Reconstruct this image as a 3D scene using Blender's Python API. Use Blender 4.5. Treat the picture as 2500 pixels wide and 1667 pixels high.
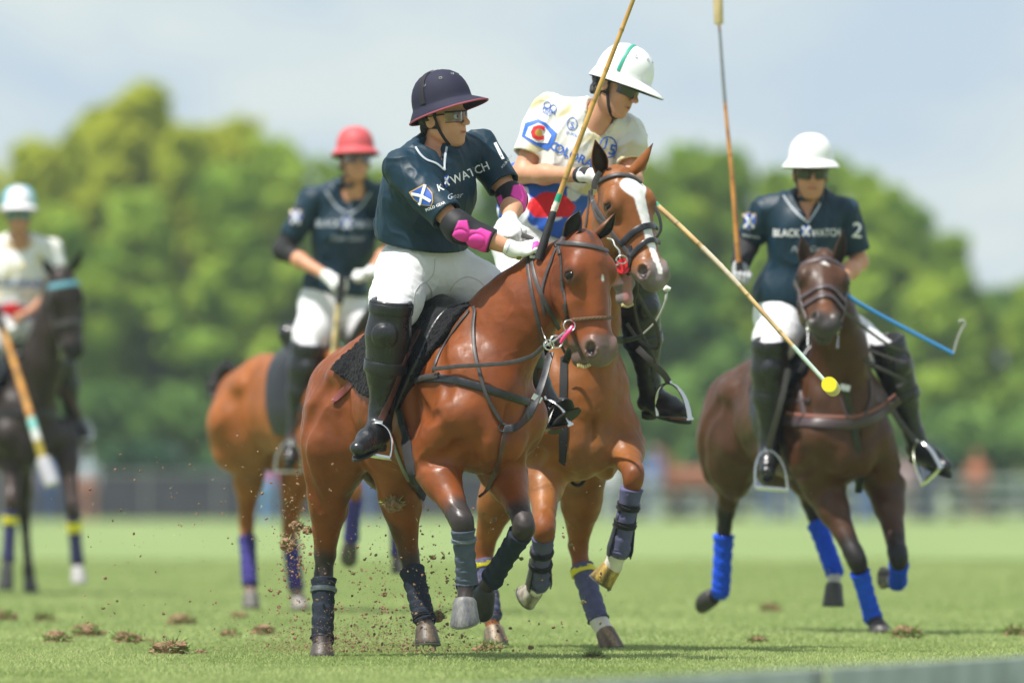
import bpy, bmesh, math, random
import numpy as np
from math import sin, cos, pi, radians, sqrt
from mathutils import Vector, Matrix
from mathutils.bvhtree import BVHTree

# ------------------------------------------------------------------ clearing, camera, sky, sun, exposure
for o in list(bpy.data.objects):
    bpy.data.objects.remove(o)
SC = bpy.context.scene
COL = SC.collection
random.seed(7)
RNG = np.random.default_rng(11)

CAM_H = 0.71            # low sitting photographer
FPX = 20833.0           # 300 mm lens on 36 mm film, in pixels of the 2500 px wide photograph
HZ = 1201.0             # row of the horizon in the photograph
cam_d = bpy.data.cameras.new('camera')
cam = bpy.data.objects.new('camera', cam_d)
COL.objects.link(cam)
cam.location = (0, 0, CAM_H)
cam.rotation_euler = (radians(90), 0, 0)
cam_d.lens = 300.0
cam_d.sensor_width = 36.0
cam_d.sensor_fit = 'HORIZONTAL'
cam_d.shift_y = (HZ - 833.5) / 2500.0
cam_d.clip_start = 0.5
cam_d.clip_end = 5000
cam_d.dof.use_dof = True
cam_d.dof.focus_distance = 36.05
cam_d.dof.aperture_fstop = 2.6
SC.camera = cam

SUN_EL, SUN_AZ = radians(66), radians(-125)   # azimuth measured from +Y (away from camera) clockwise
sun_dir = Vector((cos(SUN_EL) * sin(SUN_AZ), cos(SUN_EL) * cos(SUN_AZ), sin(SUN_EL)))
sun_d = bpy.data.lights.new('sun', 'SUN')
sun_d.energy = 5.0
sun_d.angle = radians(0.6)
sun_d.color = (1.0, 0.955, 0.89)
sun = bpy.data.objects.new('sun', sun_d)
COL.objects.link(sun)
sun.location = (-20, -20, 60)
sun.rotation_euler = (-sun_dir).to_track_quat('-Z', 'Y').to_euler()

W = bpy.data.worlds.new('World')
SC.world = W
W.use_nodes = True
def build_world():
    nt = W.node_tree
    N, L = nt.nodes, nt.links
    N.clear()
    out = N.new('ShaderNodeOutputWorld')
    bg = N.new('ShaderNodeBackground')
    sky = N.new('ShaderNodeTexSky')
    sky.sky_type = 'NISHITA'
    sky.sun_disc = False
    sky.sun_elevation = SUN_EL
    sky.sun_rotation = SUN_AZ
    sky.dust_density = 1.2
    tc = N.new('ShaderNodeTexCoord')
    sep = N.new('ShaderNodeSeparateXYZ')
    L.new(tc.outputs['Generated'], sep.inputs[0])
    # thin cloud sheet: direction projected on a layer overhead
    add = N.new('ShaderNodeMath'); add.operation = 'ADD'; add.inputs[1].default_value = 0.055
    mx = N.new('ShaderNodeMath'); mx.operation = 'MAXIMUM'; mx.inputs[1].default_value = 0.0
    L.new(sep.outputs['Z'], mx.inputs[0]); L.new(mx.outputs[0], add.inputs[0])
    dx = N.new('ShaderNodeMath'); dx.operation = 'DIVIDE'
    dy = N.new('ShaderNodeMath'); dy.operation = 'DIVIDE'
    L.new(sep.outputs['X'], dx.inputs[0]); L.new(add.outputs[0], dx.inputs[1])
    L.new(sep.outputs['Y'], dy.inputs[0]); L.new(add.outputs[0], dy.inputs[1])
    cmb = N.new('ShaderNodeCombineXYZ')
    L.new(dx.outputs[0], cmb.inputs[0]); L.new(dy.outputs[0], cmb.inputs[1])
    mp = N.new('ShaderNodeMapping'); mp.inputs['Scale'].default_value = (1.5, 0.32, 1)
    mp.inputs['Location'].default_value = (0.35, 1.7, 0)
    L.new(cmb.outputs[0], mp.inputs[0])
    nz = N.new('ShaderNodeTexNoise'); nz.inputs['Scale'].default_value = 1.6
    nz.inputs['Detail'].default_value = 5; nz.inputs['Roughness'].default_value = 0.52
    L.new(mp.outputs[0], nz.inputs['Vector'])
    rmp = N.new('ShaderNodeValToRGB')
    rmp.color_ramp.elements[0].position = 0.36; rmp.color_ramp.elements[0].color = (4.5, 5.55, 6.65, 1)   # thin blue grey veil
    rmp.color_ramp.elements[1].position = 0.60; rmp.color_ramp.elements[1].color = (6.1, 6.8, 6.85, 1)     # sunlit cloud
    L.new(nz.outputs['Fac'], rmp.inputs['Fac'])
    mix = N.new('ShaderNodeMix'); mix.data_type = 'RGBA'
    mix.inputs['Factor'].default_value = .86
    L.new(sky.outputs['Color'], mix.inputs['A'])
    L.new(rmp.outputs['Color'], mix.inputs['B'])
    L.new(mix.outputs['Result'], bg.inputs['Color'])
    bg.inputs['Strength'].default_value = 0.091
    L.new(bg.outputs[0], out.inputs[0])
build_world()

SC.view_settings.view_transform = 'Standard'
SC.view_settings.look = 'None'
SC.view_settings.exposure = 0.45
SC.view_settings.gamma = 1.0
SC.view_settings.use_curve_mapping = False
SC.cycles.use_denoising = True
SC.cycles.max_bounces = 6
SC.cycles.transparent_max_bounces = 6

# ------------------------------------------------------------------ helpers
def P(u, v, Y):
    """point at depth Y metres seen at photograph pixel (u, v)"""
    return Vector(((u - 1250.0) * Y / FPX, Y, CAM_H - (v - HZ) * Y / FPX))

def tag(o, label=None, cat=None, group=None, kind=None):
    if label: o['label'] = label
    if cat: o['category'] = cat
    if group: o['group'] = group
    if kind: o['kind'] = kind
    return o

def np3(v): return np.array((v[0], v[1], v[2]), dtype=np.float64)

def link(name, me, parent=None):
    o = bpy.data.objects.new(name, me)
    COL.objects.link(o)
    if parent is not None:
        o.parent = parent
        o.matrix_parent_inverse = parent.matrix_world.inverted() if parent.type == 'EMPTY' and False else Matrix()
    return o

def empty(name, label=None, cat=None, group=None):
    o = bpy.data.objects.new(name, None)
    COL.objects.link(o)
    return tag(o, label, cat, group)

def mesh_np(name, V, Q, mat=None, parent=None, smooth=True, cols=None):
    """mesh object from numpy arrays; Q is (n,4) or (n,3), or a list of such arrays"""
    Qs = Q if isinstance(Q, list) else [Q]
    me = bpy.data.meshes.new(name)
    V = np.asarray(V, dtype=np.float32)
    me.vertices.add(len(V))
    me.vertices.foreach_set('co', V.ravel())
    nl = sum(q.size for q in Qs); npoly = sum(len(q) for q in Qs)
    me.loops.add(nl); me.polygons.add(npoly)
    me.loops.foreach_set('vertex_index', np.concatenate([np.asarray(q, dtype=np.int32).ravel() for q in Qs]))
    tot = np.concatenate([np.full(len(q), q.shape[1], dtype=np.int32) for q in Qs])
    me.polygons.foreach_set('loop_start', np.concatenate([[0], np.cumsum(tot)[:-1]]).astype(np.int32))
    me.polygons.foreach_set('loop_total', tot)
    me.polygons.foreach_set('use_smooth', np.full(npoly, smooth, dtype=bool))
    me.update(calc_edges=True)
    me.validate()
    if cols is not None:
        a = me.color_attributes.new('Col', 'FLOAT_COLOR', 'POINT')
        c = np.ones((len(V), 4), dtype=np.float32); c[:, :3] = cols
        a.data.foreach_set('color', c.ravel())
    if mat: me.materials.append(mat)
    return link(name, me, parent)

class MB:
    """collects small pieces (boxes, tubes, lofts) into one mesh"""
    def __init__(self): self.v = []; self.f = []
    def add(self, vs, fs):
        b = len(self.v)
        self.v += [tuple(x) for x in vs]
        self.f += [tuple(i + b for i in f) for f in fs]
    def loft(self, rings, cap=True, closed=False):
        n = len(rings[0]); vs = [p for r in rings for p in r]; fs = []
        m = len(rings)
        for i in range(m if closed else m - 1):
            a, b = i * n, ((i + 1) % m) * n
            for j in range(n):
                k = (j + 1) % n
                fs.append((a + j, a + k, b + k, b + j))
        if cap and not closed:
            fs.append(tuple(range(n - 1, -1, -1)))
            fs.append(tuple(range((m - 1) * n, m * n)))
        self.add(vs, fs)
    def tube(self, pts, r, n=8, cap=True, closed=False):
        pts = [Vector(p) for p in pts]
        rs = r if isinstance(r, (list, tuple)) else [r] * len(pts)
        rings = []; nrm = None; m = len(pts)
        for i, p in enumerate(pts):
            if closed: t = (pts[(i + 1) % m] - pts[i - 1]).normalized()
            else: t = (pts[min(i + 1, m - 1)] - pts[max(i - 1, 0)]).normalized()
            if nrm is None:
                nrm = t.orthogonal().normalized()
            nrm = (nrm - t * nrm.dot(t)).normalized()
            b = t.cross(nrm)
            rings.append([p + (nrm * cos(2 * pi * j / n) + b * sin(2 * pi * j / n)) * rs[i] for j in range(n)])
        self.loft(rings, cap, closed)
    def box(self, c, sx, sy, sz, R=None):
        R = R or Matrix.Identity(3); c = Vector(c)
        vs = [c + R @ Vector((x * sx / 2, y * sy / 2, z * sz / 2)) for x in (-1, 1) for y in (-1, 1) for z in (-1, 1)]
        self.add(vs, [(0, 1, 3, 2), (4, 6, 7, 5), (0, 4, 5, 1), (2, 3, 7, 6), (0, 2, 6, 4), (1, 5, 7, 3)])
    def ribbon(self, pts, nrms, width, thick, wfun=None):
        """flat strap with rounded edges; pts lie on the strap's underside"""
        pts = [Vector(p) for p in pts]; rings = []; m = len(pts)
        for i, p in enumerate(pts):
            t = (pts[min(i + 1, m - 1)] - pts[max(i - 1, 0)]).normalized()
            n = Vector(nrms[i]); n = (n - t * n.dot(t))
            n = n.normalized() if n.length > 1e-6 else t.orthogonal().normalized()
            s = t.cross(n)
            w = (width if wfun is None else wfun(i / (m - 1))) / 2
            rings.append([p + s * (w * a) + n * (thick * b) for a, b in
                          ((-.8, 0), (.8, 0), (1, .35), (.9, .8), (.5, 1), (-.5, 1), (-.9, .8), (-1, .35))])
        self.loft(rings)
    def build(self, name, mat=None, parent=None, smooth=True, angle=40):
        me = bpy.data.meshes.new(name)
        me.from_pydata(self.v, [], self.f)
        me.validate()
        if smooth:
            me.polygons.foreach_set('use_smooth', [True] * len(me.polygons))
            me.set_sharp_from_angle(angle=radians(angle))
        if mat: me.materials.append(mat)
        return link(name, me, parent)

def catmull(pts, per=6):
    """smooth polyline through points (tuples of any length)"""
    A = [np.array(p, dtype=float) for p in pts]
    if len(A) < 3:
        return [A[0] + (A[-1] - A[0]) * t for t in np.linspace(0, 1, per + 1)]
    A = [2 * A[0] - A[1]] + A + [2 * A[-1] - A[-2]]
    out = []
    for i in range(1, len(A) - 2):
        p0, p1, p2, p3 = A[i - 1:i + 3]
        for j in range(per):
            t = j / per
            out.append(0.5 * ((2 * p1) + (-p0 + p2) * t + (2 * p0 - 5 * p1 + 4 * p2 - p3) * t * t + (-p0 + 3 * p1 - 3 * p2 + p3) * t ** 3))
    out.append(A[-2])
    return out

# value noise on numpy points
_LAT = RNG.random((32, 32, 32)).astype(np.float32)
def vnoise(p, s, seed=0):
    q = np.asarray(p) * s + seed * 7.31 + 100
    i = np.floor(q).astype(int); f = q - i
    f = f * f * (3 - 2 * f)
    x0, y0, z0 = (i[:, 0] % 32), (i[:, 1] % 32), (i[:, 2] % 32)
    x1, y1, z1 = (x0 + 1) % 32, (y0 + 1) % 32, (z0 + 1) % 32
    fx, fy, fz = f[:, 0], f[:, 1], f[:, 2]
    L_ = _LAT
    a = L_[x0, y0, z0] * (1 - fx) + L_[x1, y0, z0] * fx
    b = L_[x0, y1, z0] * (1 - fx) + L_[x1, y1, z0] * fx
    c = L_[x0, y0, z1] * (1 - fx) + L_[x1, y0, z1] * fx
    d = L_[x0, y1, z1] * (1 - fx) + L_[x1, y1, z1] * fx
    return ((a * (1 - fy) + b * fy) * (1 - fz) + (c * (1 - fy) + d * fy) * fz) * 2 - 1

# ------------------------------------------------------------------ signed distance modelling
# a shape is a list of pieces, smoothly joined or cut in order, then meshed with surface nets
def seg(a, b, ra, rb=None, k=.03, op='+', flat=None, cut=None):
    return dict(t='s', a=np3(a), b=np3(b), ra=ra, rb=ra if rb is None else rb, k=k, op=op, flat=flat, cut=cut)
def ell(c, r, R=None, k=.03, op='+'):
    """ellipsoid, R = 3 axis vectors"""
    R = np.eye(3) if R is None else np.array([np3(x) for x in R])
    return dict(t='e', c=np3(c), r=np.array(r, dtype=float), R=R, k=k, op=op)
def half(p, n, k=.004):
    n = np3(n); return dict(t='h', c=np3(p), n=n / np.linalg.norm(n), k=k, op='&')
def chain(pts, rs, k=.03, **kw):
    return [seg(pts[i], pts[i + 1], rs[i], rs[i + 1], k, **kw) for i in range(len(pts) - 1)]
def inflate(prims, d):
    out = []
    for q in prims:
        q = dict(q)
        if q['op'] == '-': d2 = -d
        else: d2 = d
        if q['t'] == 's': q['ra'] = max(q['ra'] + d2, .002); q['rb'] = max(q['rb'] + d2, .002)
        elif q['t'] == 'e': q['r'] = np.maximum(q['r'] + d2, .002)
        out.append(q)
    return out

def sdf_mesh(prims, h, disp=None):
    lo = np.full(3, 1e9); hi = np.full(3, -1e9)
    for q in prims:
        if q['op'] != '+': continue
        if q['t'] == 's':
            r = max(q['ra'], q['rb'])
            l, g = np.minimum(q['a'], q['b']) - r, np.maximum(q['a'], q['b']) + r
        else:
            ext = np.sqrt(((q['R'] * q['r'][:, None]) ** 2).sum(0))
            l, g = q['c'] - ext, q['c'] + ext
        lo = np.minimum(lo, l); hi = np.maximum(hi, g)
    lo -= 3 * h + .01; hi += 3 * h + .01
    n = np.ceil((hi - lo) / h).astype(int) + 1
    ax = [(lo[i] + np.arange(n[i]) * h).astype(np.float32) for i in range(3)]
    D = np.full(n, .5, dtype=np.float32)
    for q in prims:
        k = q['k']; m = k + 3 * h
        if q['t'] == 's':
            r = max(q['ra'], q['rb']) + m
            l, g = np.minimum(q['a'], q['b']) - r, np.maximum(q['a'], q['b']) + r
        elif q['t'] == 'e':
            ext = np.sqrt(((q['R'] * q['r'][:, None]) ** 2).sum(0)) + m
            l, g = q['c'] - ext, q['c'] + ext
        else:
            l, g = lo, hi
        i0 = np.clip(np.floor((l - lo) / h).astype(int), 0, n); i1 = np.clip(np.ceil((g - lo) / h).astype(int) + 1, 0, n)
        if (i1 <= i0).any(): continue
        sl = tuple(slice(i0[i], i1[i]) for i in range(3))
        X, Y, Z = ax[0][sl[0]][:, None, None], ax[1][sl[1]][None, :, None], ax[2][sl[2]][None, None, :]
        if q['t'] == 's':
            a, ba = q['a'].astype(np.float32), (q['b'] - q['a']).astype(np.float32)
            px, py, pz = X - a[0], Y - a[1], Z - a[2]
            dd = float((ba * ba).sum()) + 1e-12
            hh = np.clip((px * ba[0] + py * ba[1] + pz * ba[2]) / dd, 0, 1)
            ex, ey, ez = px - hh * ba[0], py - hh * ba[1], pz - hh * ba[2]
            if q['flat'] is not None:
                w, s = q['flat']; w = np3(w).astype(np.float32); w = w / np.linalg.norm(w)
                c = (ex * w[0] + ey * w[1] + ez * w[2]) * np.float32(1 / s - 1)
                ex, ey, ez = ex + c * w[0], ey + c * w[1], ez + c * w[2]
            d = np.sqrt(ex * ex + ey * ey + ez * ez) - (q['ra'] + (q['rb'] - q['ra']) * hh)
            if q['flat'] is not None: d = d * np.float32(min(1, (1 + q['flat'][1]) / 2))
            if q['cut'] is not None:
                cp, cn = np3(q['cut'][0]), np3(q['cut'][1]); cn = cn / np.linalg.norm(cn)
                d = np.maximum(d, (X - np.float32(cp[0])) * np.float32(cn[0]) + (Y - np.float32(cp[1])) * np.float32(cn[1]) + (Z - np.float32(cp[2])) * np.float32(cn[2]))
        elif q['t'] == 'e':
            c, R, r = q['c'].astype(np.float32), q['R'].astype(np.float32), q['r'].astype(np.float32)
            px, py, pz = X - c[0], Y - c[1], Z - c[2]
            k0 = 0; k1 = 0
            for i in range(3):
                w = px * R[i, 0] + py * R[i, 1] + pz * R[i, 2]
                k0 = k0 + (w / r[i]) ** 2; k1 = k1 + (w / r[i] ** 2) ** 2
            k0 = np.sqrt(k0); k1 = np.sqrt(k1) + 1e-9
            d = np.where(k0 < 1e-3, -float(r.min()), k0 * (k0 - 1) / k1)
        else:
            c, nn = q['c'], q['n']
            d = (X - np.float32(c[0])) * np.float32(nn[0]) + (Y - np.float32(c[1])) * np.float32(nn[1]) + (Z - np.float32(c[2])) * np.float32(nn[2])
        S = D[sl]
        if q['op'] == '+':
            e = np.maximum(k - np.abs(S - d), 0) / max(k, 1e-6)
            D[sl] = np.minimum(S, d) - e * e * (k * .25)
        elif q['op'] == '-':
            e = np.maximum(k - np.abs(S + d), 0) / max(k, 1e-6)
            D[sl] = np.maximum(S, -d) + e * e * (k * .25)
        else:
            e = np.maximum(k - np.abs(S - d), 0) / max(k, 1e-6)
            D[sl] = np.maximum(S, d) + e * e * (k * .25)
    return surface_nets(D, lo, h)

def surface_nets(D, lo, h):
    s = (D < 0)
    cnt = np.zeros(tuple(x - 1 for x in D.shape), dtype=np.uint8)
    for a in (0, 1):
        for b in (0, 1):
            for c in (0, 1):
                cnt += s[a:D.shape[0] - 1 + a, b:D.shape[1] - 1 + b, c:D.shape[2] - 1 + c]
    act = (cnt > 0) & (cnt < 8)
    ci = np.argwhere(act)
    idx = np.full(cnt.shape, -1, dtype=np.int32)
    idx[act] = np.arange(len(ci), dtype=np.int32)
    acc = np.zeros((len(ci), 3)); nn = np.zeros(len(ci))
    corners = [(a, b, c) for a in (0, 1) for b in (0, 1) for c in (0, 1)]
    val = {c: D[ci[:, 0] + c[0], ci[:, 1] + c[1], ci[:, 2] + c[2]].astype(np.float64) for c in corners}
    for c in corners:
        for axis in range(3):
            if c[axis]: continue
            c2 = list(c); c2[axis] = 1; c2 = tuple(c2)
            v0, v1 = val[c], val[c2]
            x = (v0 < 0) != (v1 < 0)
            t = np.where(x, v0 / np.where(x, v0 - v1, 1), 0)
            pt = np.tile(np.array(c, dtype=float), (len(ci), 1)); pt[:, axis] = t
            acc += pt * x[:, None]; nn += x
    V = (ci + acc / nn[:, None]) * h + lo
    quads = []
    for axis in range(3):
        sl0 = [slice(None)] * 3; sl1 = [slice(None)] * 3
        sl0[axis] = slice(0, -1); sl1[axis] = slice(1, None)
        e0, e1 = s[tuple(sl0)], s[tuple(sl1)]
        e = np.argwhere(e0 != e1)
        o1, o2 = (axis + 1) % 3, (axis + 2) % 3
        e = e[(e[:, o1] > 0) & (e[:, o2] > 0) & (e[:, o1] < cnt.shape[o1]) & (e[:, o2] < cnt.shape[o2])]
        def cell(d1, d2):
            q = e.copy(); q[:, o1] -= d1; q[:, o2] -= d2
            return idx[q[:, 0], q[:, 1], q[:, 2]]
        q = np.stack([cell(1, 1), cell(0, 1), cell(0, 0), cell(1, 0)], 1)
        flip = ~s[e[:, 0], e[:, 1], e[:, 2]]
        q[flip] = q[flip][:, ::-1]
        quads.append(q)
    Q = np.concatenate(quads)
    return V, Q

def relax(V, Q, it=1, f=.5):
    for _ in range(it):
        A = np.zeros_like(V); c = np.zeros(len(V))
        for i in range(4):
            for j in (1, 3):
                np.add.at(A, Q[:, i], V[Q[:, (i + j) % 4]]); np.add.at(c, Q[:, i], 1)
        V = V * (1 - f) + A / np.maximum(c, 1)[:, None] * f
    return V

def normals(V, Q):
    fn = np.cross(V[Q[:, 2]] - V[Q[:, 0]], V[Q[:, 3]] - V[Q[:, 1]])
    N = np.zeros_like(V)
    for i in range(4): np.add.at(N, Q[:, i], fn)
    return N / (np.linalg.norm(N, axis=1)[:, None] + 1e-12)

def paint(V, base, layers):
    """layers: (a, b, r0, r1, colour[, amount]) tint by distance from a segment"""
    C = np.tile(np.array(base, dtype=float), (len(V), 1))
    for l in layers:
        a, b = np3(l[0]), np3(l[1]); r0, r1 = l[2], l[3]
        ba = b - a; t = np.clip(((V - a) @ ba) / (ba @ ba + 1e-12), 0, 1)
        d = np.linalg.norm(V - a - t[:, None] * ba, axis=1)
        d = d + .25 * r1 * vnoise(V, 18, 3) * .5
        w = np.clip((r1 - d) / max(r1 - r0, 1e-6), 0, 1); w = w * w * (3 - 2 * w)
        if len(l) > 5: w = w * l[5]
        C = C * (1 - w[:, None]) + np.array(l[4]) * w[:, None]
    return C

def bvh_of(*objs):
    vs = []; fs = []
    for o in objs:
        me = o.data; b = len(vs)
        co = np.empty(len(me.vertices) * 3, dtype=np.float32); me.vertices.foreach_get('co', co)
        vs += co.reshape(-1, 3).tolist()
        fs += [tuple(i + b for i in p.vertices) for p in me.polygons]
    return BVHTree.FromPolygons(vs, fs)

def hit(bvh, u, v):
    o = Vector((0, 0, CAM_H)); d = (P(u, v, 36) - o).normalized()
    st = o + d * 20
    r = bvh.ray_cast(st, d)
    return r[0], r[1]

def on_surface(bvh, px, per=6, lift=.0, Y=36):
    """points on a surface under a smooth line of photograph pixels; entries (u,v,depth) hang free"""
    full = catmull([(p[0], p[1]) for p in px], per)
    free = catmull([(p[2] if len(p) > 2 else 0, 1.0 if len(p) > 2 else 0.0) for p in px], per)
    pts = []; nr = []
    for (u, v), (dep, w) in zip(full, free):
        if w > .98: pts.append(P(u, v, dep)); nr.append(None); continue
        p, n = hit(bvh, u, v)
        if p is None: pts.append(None); nr.append(None)
        else:
            if n.y > 0: n = -n
            pts.append(p + n * lift); nr.append(n)
    # fill misses from neighbours' depth, soften depth jumps
    ok = [i for i, p in enumerate(pts) if p is not None]
    if not ok: 
        return [P(u, v, Y) for (u, v) in full], [Vector((0, -1, 0))] * len(full)
    for i in range(len(pts)):
        if pts[i] is None:
            j = min(ok, key=lambda q: abs(q - i)); pts[i] = P(full[i][0], full[i][1], pts[j].y); nr[i] = nr[j]
    for i in range(len(nr)):
        if nr[i] is None: nr[i] = Vector((0, -1, 0))
    for _ in range(2):
        ys = [p.y for p in pts]
        for i in range(1, len(pts) - 1):
            y = min(ys[i], (ys[i - 1] + ys[i] + ys[i + 1]) / 3)
            pts[i] = P(full[i][0], full[i][1], y)
        nr = [nr[0]] + [(nr[i - 1] + nr[i] * 2 + nr[i + 1]).normalized() for i in range(1, len(nr) - 1)] + [nr[-1]]
    return pts, nr

def strap(name, bvh, px, width, mat, parent, thick=.004, per=6, lift=.001, Y=36, wfun=None):
    pts, nr = on_surface(bvh, px, per, lift, Y)
    m = MB(); m.ribbon(pts, nr, width, thick, wfun)
    return m.build(name, mat, parent)

def frame(yaw, pitch=0, roll=0):
    """forward, left, up; yaw 0 faces the camera, + turns towards the right of the picture; roll turns anticlockwise in the picture"""
    y, p, r = radians(yaw), radians(pitch), radians(roll)
    f = Vector((sin(y) * cos(p), -cos(y) * cos(p), sin(p)))
    l = Vector((cos(y), sin(y), 0))
    u = f.cross(l)
    R = Matrix.Rotation(-r, 3, Vector((0, 1, 0)))
    return R @ f, R @ l, R @ u
# ------------------------------------------------------------------ materials
def mat(name, col=(.5, .5, .5), rough=.6, spec=.5, metal=0, vcol=False, var=.0, vscale=8, bump=0, bscale=60, coat=0, sheen=0, sss=0, bdetail=3,
        stretch=None, trans=0, sheen_tint=None, bdist=.003):
    m = bpy.data.materials.new(name); m.use_nodes = True
    nt = m.node_tree; N, L = nt.nodes, nt.links
    b = N['Principled BSDF']
    b.inputs['Roughness'].default_value = rough
    b.inputs['Specular IOR Level'].default_value = spec
    b.inputs['Metallic'].default_value = metal
    b.inputs['Coat Weight'].default_value = coat
    b.inputs['Coat Roughness'].default_value = .25
    b.inputs['Sheen Weight'].default_value = sheen
    if sss:
        b.inputs['Subsurface Weight'].default_value = sss
        b.inputs['Subsurface Radius'].default_value = (.012, .004, .002)
        b.inputs['Subsurface Scale'].default_value = 1.0
    tc = N.new('ShaderNodeTexCoord')
    vec = tc.outputs['Object']
    if stretch:
        mp = N.new('ShaderNodeMapping'); mp.inputs['Scale'].default_value = stretch
        L.new(vec, mp.inputs[0]); vec = mp.outputs[0]
    src = None
    if vcol:
        at = N.new('ShaderNodeVertexColor'); at.layer_name = 'Col'; src = at.outputs['Color']
    if var:
        nz = N.new('ShaderNodeTexNoise'); nz.inputs['Scale'].default_value = vscale; nz.inputs['Detail'].default_value = 5
        L.new(vec, nz.inputs['Vector'])
        mr = N.new('ShaderNodeMapRange'); mr.inputs['From Min'].default_value = .3; mr.inputs['From Max'].default_value = .7
        mr.inputs['To Min'].default_value = 1 - var; mr.inputs['To Max'].default_value = 1 + var
        L.new(nz.outputs['Fac'], mr.inputs['Value'])
        mul = N.new('ShaderNodeVectorMath'); mul.operation = 'MULTIPLY'
        if src is not None: L.new(src, mul.inputs[0])
        else: mul.inputs[0].default_value = col
        L.new(mr.outputs[0], mul.inputs[1]); src = mul.outputs[0]
    if src is not None: L.new(src, b.inputs['Base Color'])
    else: b.inputs['Base Color'].default_value = (*col, 1)
    if bump:
        n2 = N.new('ShaderNodeTexNoise'); n2.inputs['Scale'].default_value = bscale; n2.inputs['Detail'].default_value = bdetail
        L.new(vec, n2.inputs['Vector'])
        bp = N.new('ShaderNodeBump'); bp.inputs['Strength'].default_value = bump; bp.inputs['Distance'].default_value = bdist
        L.new(n2.outputs['Fac'], bp.inputs['Height']); L.new(bp.outputs[0], b.inputs['Normal'])
    return m

M = {}
M['coat'] = mat('horse_coat', rough=.45, spec=.32, vcol=True, var=.24, vscale=8, bump=.30, bscale=19, coat=.0, bdist=.010, bdetail=4)
def vary_rough(m, lo, hi, scale):
    nt = m.node_tree; N, L = nt.nodes, nt.links
    nz = N.new('ShaderNodeTexNoise'); nz.inputs['Scale'].default_value = scale; nz.inputs['Detail'].default_value = 6; nz.inputs['Roughness'].default_value = .65
    tc = N.new('ShaderNodeTexCoord'); mp = N.new('ShaderNodeMapping'); mp.inputs['Scale'].default_value = (1, 1, .4)
    mr = N.new('ShaderNodeMapRange'); mr.inputs['From Min'].default_value = .32; mr.inputs['From Max'].default_value = .68
    mr.inputs['To Min'].default_value = lo; mr.inputs['To Max'].default_value = hi
    L.new(tc.outputs['Object'], mp.inputs[0]); L.new(mp.outputs[0], nz.inputs['Vector']); L.new(nz.outputs['Fac'], mr.inputs['Value'])
    L.new(mr.outputs[0], N['Principled BSDF'].inputs['Roughness'])
vary_rough(M['coat'], .28, .66, 26)
M['skin'] = mat('skin', rough=.5, spec=.4, vcol=True, var=.06, vscale=30, bump=.15, bscale=300, sss=.12, bdist=.001)
M['navy'] = mat('navy_jersey', (.005, .026, .046), rough=.5, spec=.3, var=.12, vscale=12, bump=.3, bscale=28, bdist=.006)
M['jersey'] = mat('printed_jersey', rough=.55, spec=.3, vcol=True, bump=.25, bscale=35, bdist=.004)
M['white_cloth'] = mat('white_breeches', (.72, .72, .745), rough=.75, spec=.2, var=.03, vscale=10, bump=.25, bscale=40, bdist=.003)
M['leather'] = mat('black_leather', (.012, .013, .016), rough=.33, spec=.55, var=.25, vscale=30, bump=.12, bscale=90, bdist=.002)
vary_rough(M['leather'], .2, .5, 22)
M['strap'] = mat('dark_leather', (.050, .043, .045), rough=.5, spec=.5, var=.25, vscale=40, bump=.15, bscale=150, bdist=.001)
M['brown_strap'] = mat('brown_leather', (.085, .03, .025), rough=.45, spec=.5, var=.3, vscale=25, bump=.15, bscale=120, bdist=.001)
M['metal'] = mat('polished_steel', (.62, .62, .6), rough=.22, metal=1.0, bump=.05, bscale=80, bdist=.001)
M['fleece'] = mat('black_fleece', (.012, .012, .014), rough=.95, spec=.08, sheen=.06, bump=1.0, bscale=70, bdist=.012)
M['eye'] = mat('dark_eye', (.008, .005, .004), rough=.14, spec=.4)
M['hoof'] = mat('horn_hoof', rough=.5, vcol=True, var=.35, vscale=35, bump=.3, bscale=60, stretch=(3, 3, .7), bdist=.003)
M['mane'] = mat('dark_hair', (.012, .010, .009), rough=.6, bump=.4, bscale=90, bdist=.004)
M['glove'] = mat('white_glove', (.74, .74, .73), rough=.7, spec=.25, var=.05, vscale=40, bump=.2, bscale=120, bdist=.001)
M['cane'] = mat('bamboo_cane', vcol=True, rough=.35, spec=.5, var=.12, vscale=40)
M['rubber'] = mat('black_grip', (.016, .017, .02), rough=.7, bump=.3, bscale=200, bdist=.001)
M['white_paint'] = mat('white_enamel', (.80, .80, .80), rough=.3, spec=.5)
M['tooth'] = mat('tooth', (.55, .45, .22), rough=.3)
M['tongue'] = mat('mouth_lining', (.45, .22, .22), rough=.3, var=.2, vscale=40)
M['print_white'] = mat('white_print', (.75, .75, .75), rough=.6)
M['print_blue'] = mat('blue_print', (.02, .09, .42), rough=.6)
M['print_red'] = mat('red_print', (.65, .01, .02), rough=.6)
M['print_gold'] = mat('gold_print', (.55, .33, .05), rough=.5)
M['print_grey'] = mat('grey_print', (.42, .46, .52), rough=.6)
M['pink'] = mat('pink_pad', (.72, .06, .36), rough=.55, spec=.3, var=.05, vscale=30)
M['black_cloth'] = mat('black_cloth', (.014, .014, .017), rough=.8, bump=.3, bscale=150, bdist=.001)
M['lens'] = mat('dark_lens', (.012, .014, .014), rough=.06, spec=.8)
M['red_rubber'] = mat('red_rubber', (.60, .012, .016), rough=.4)
M['pink_rubber'] = mat('pink_rubber', (.85, .05, .22), rough=.4)
M['yellow_paint'] = mat('yellow_paint', (.80, .70, .02), rough=.4)
M['rope'] = mat('brown_rope', (.13, .075, .04), rough=.85, bump=.6, bscale=200, bdist=.002)
def cloth(name, c, **k): 
    if name not in M: M[name] = mat(name, c, rough=k.get('rough', .85), spec=.2, var=.12, vscale=30, bump=.35, bscale=160, bdist=.0015, sheen=k.get('sheen', .0))
    return M[name]
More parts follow.
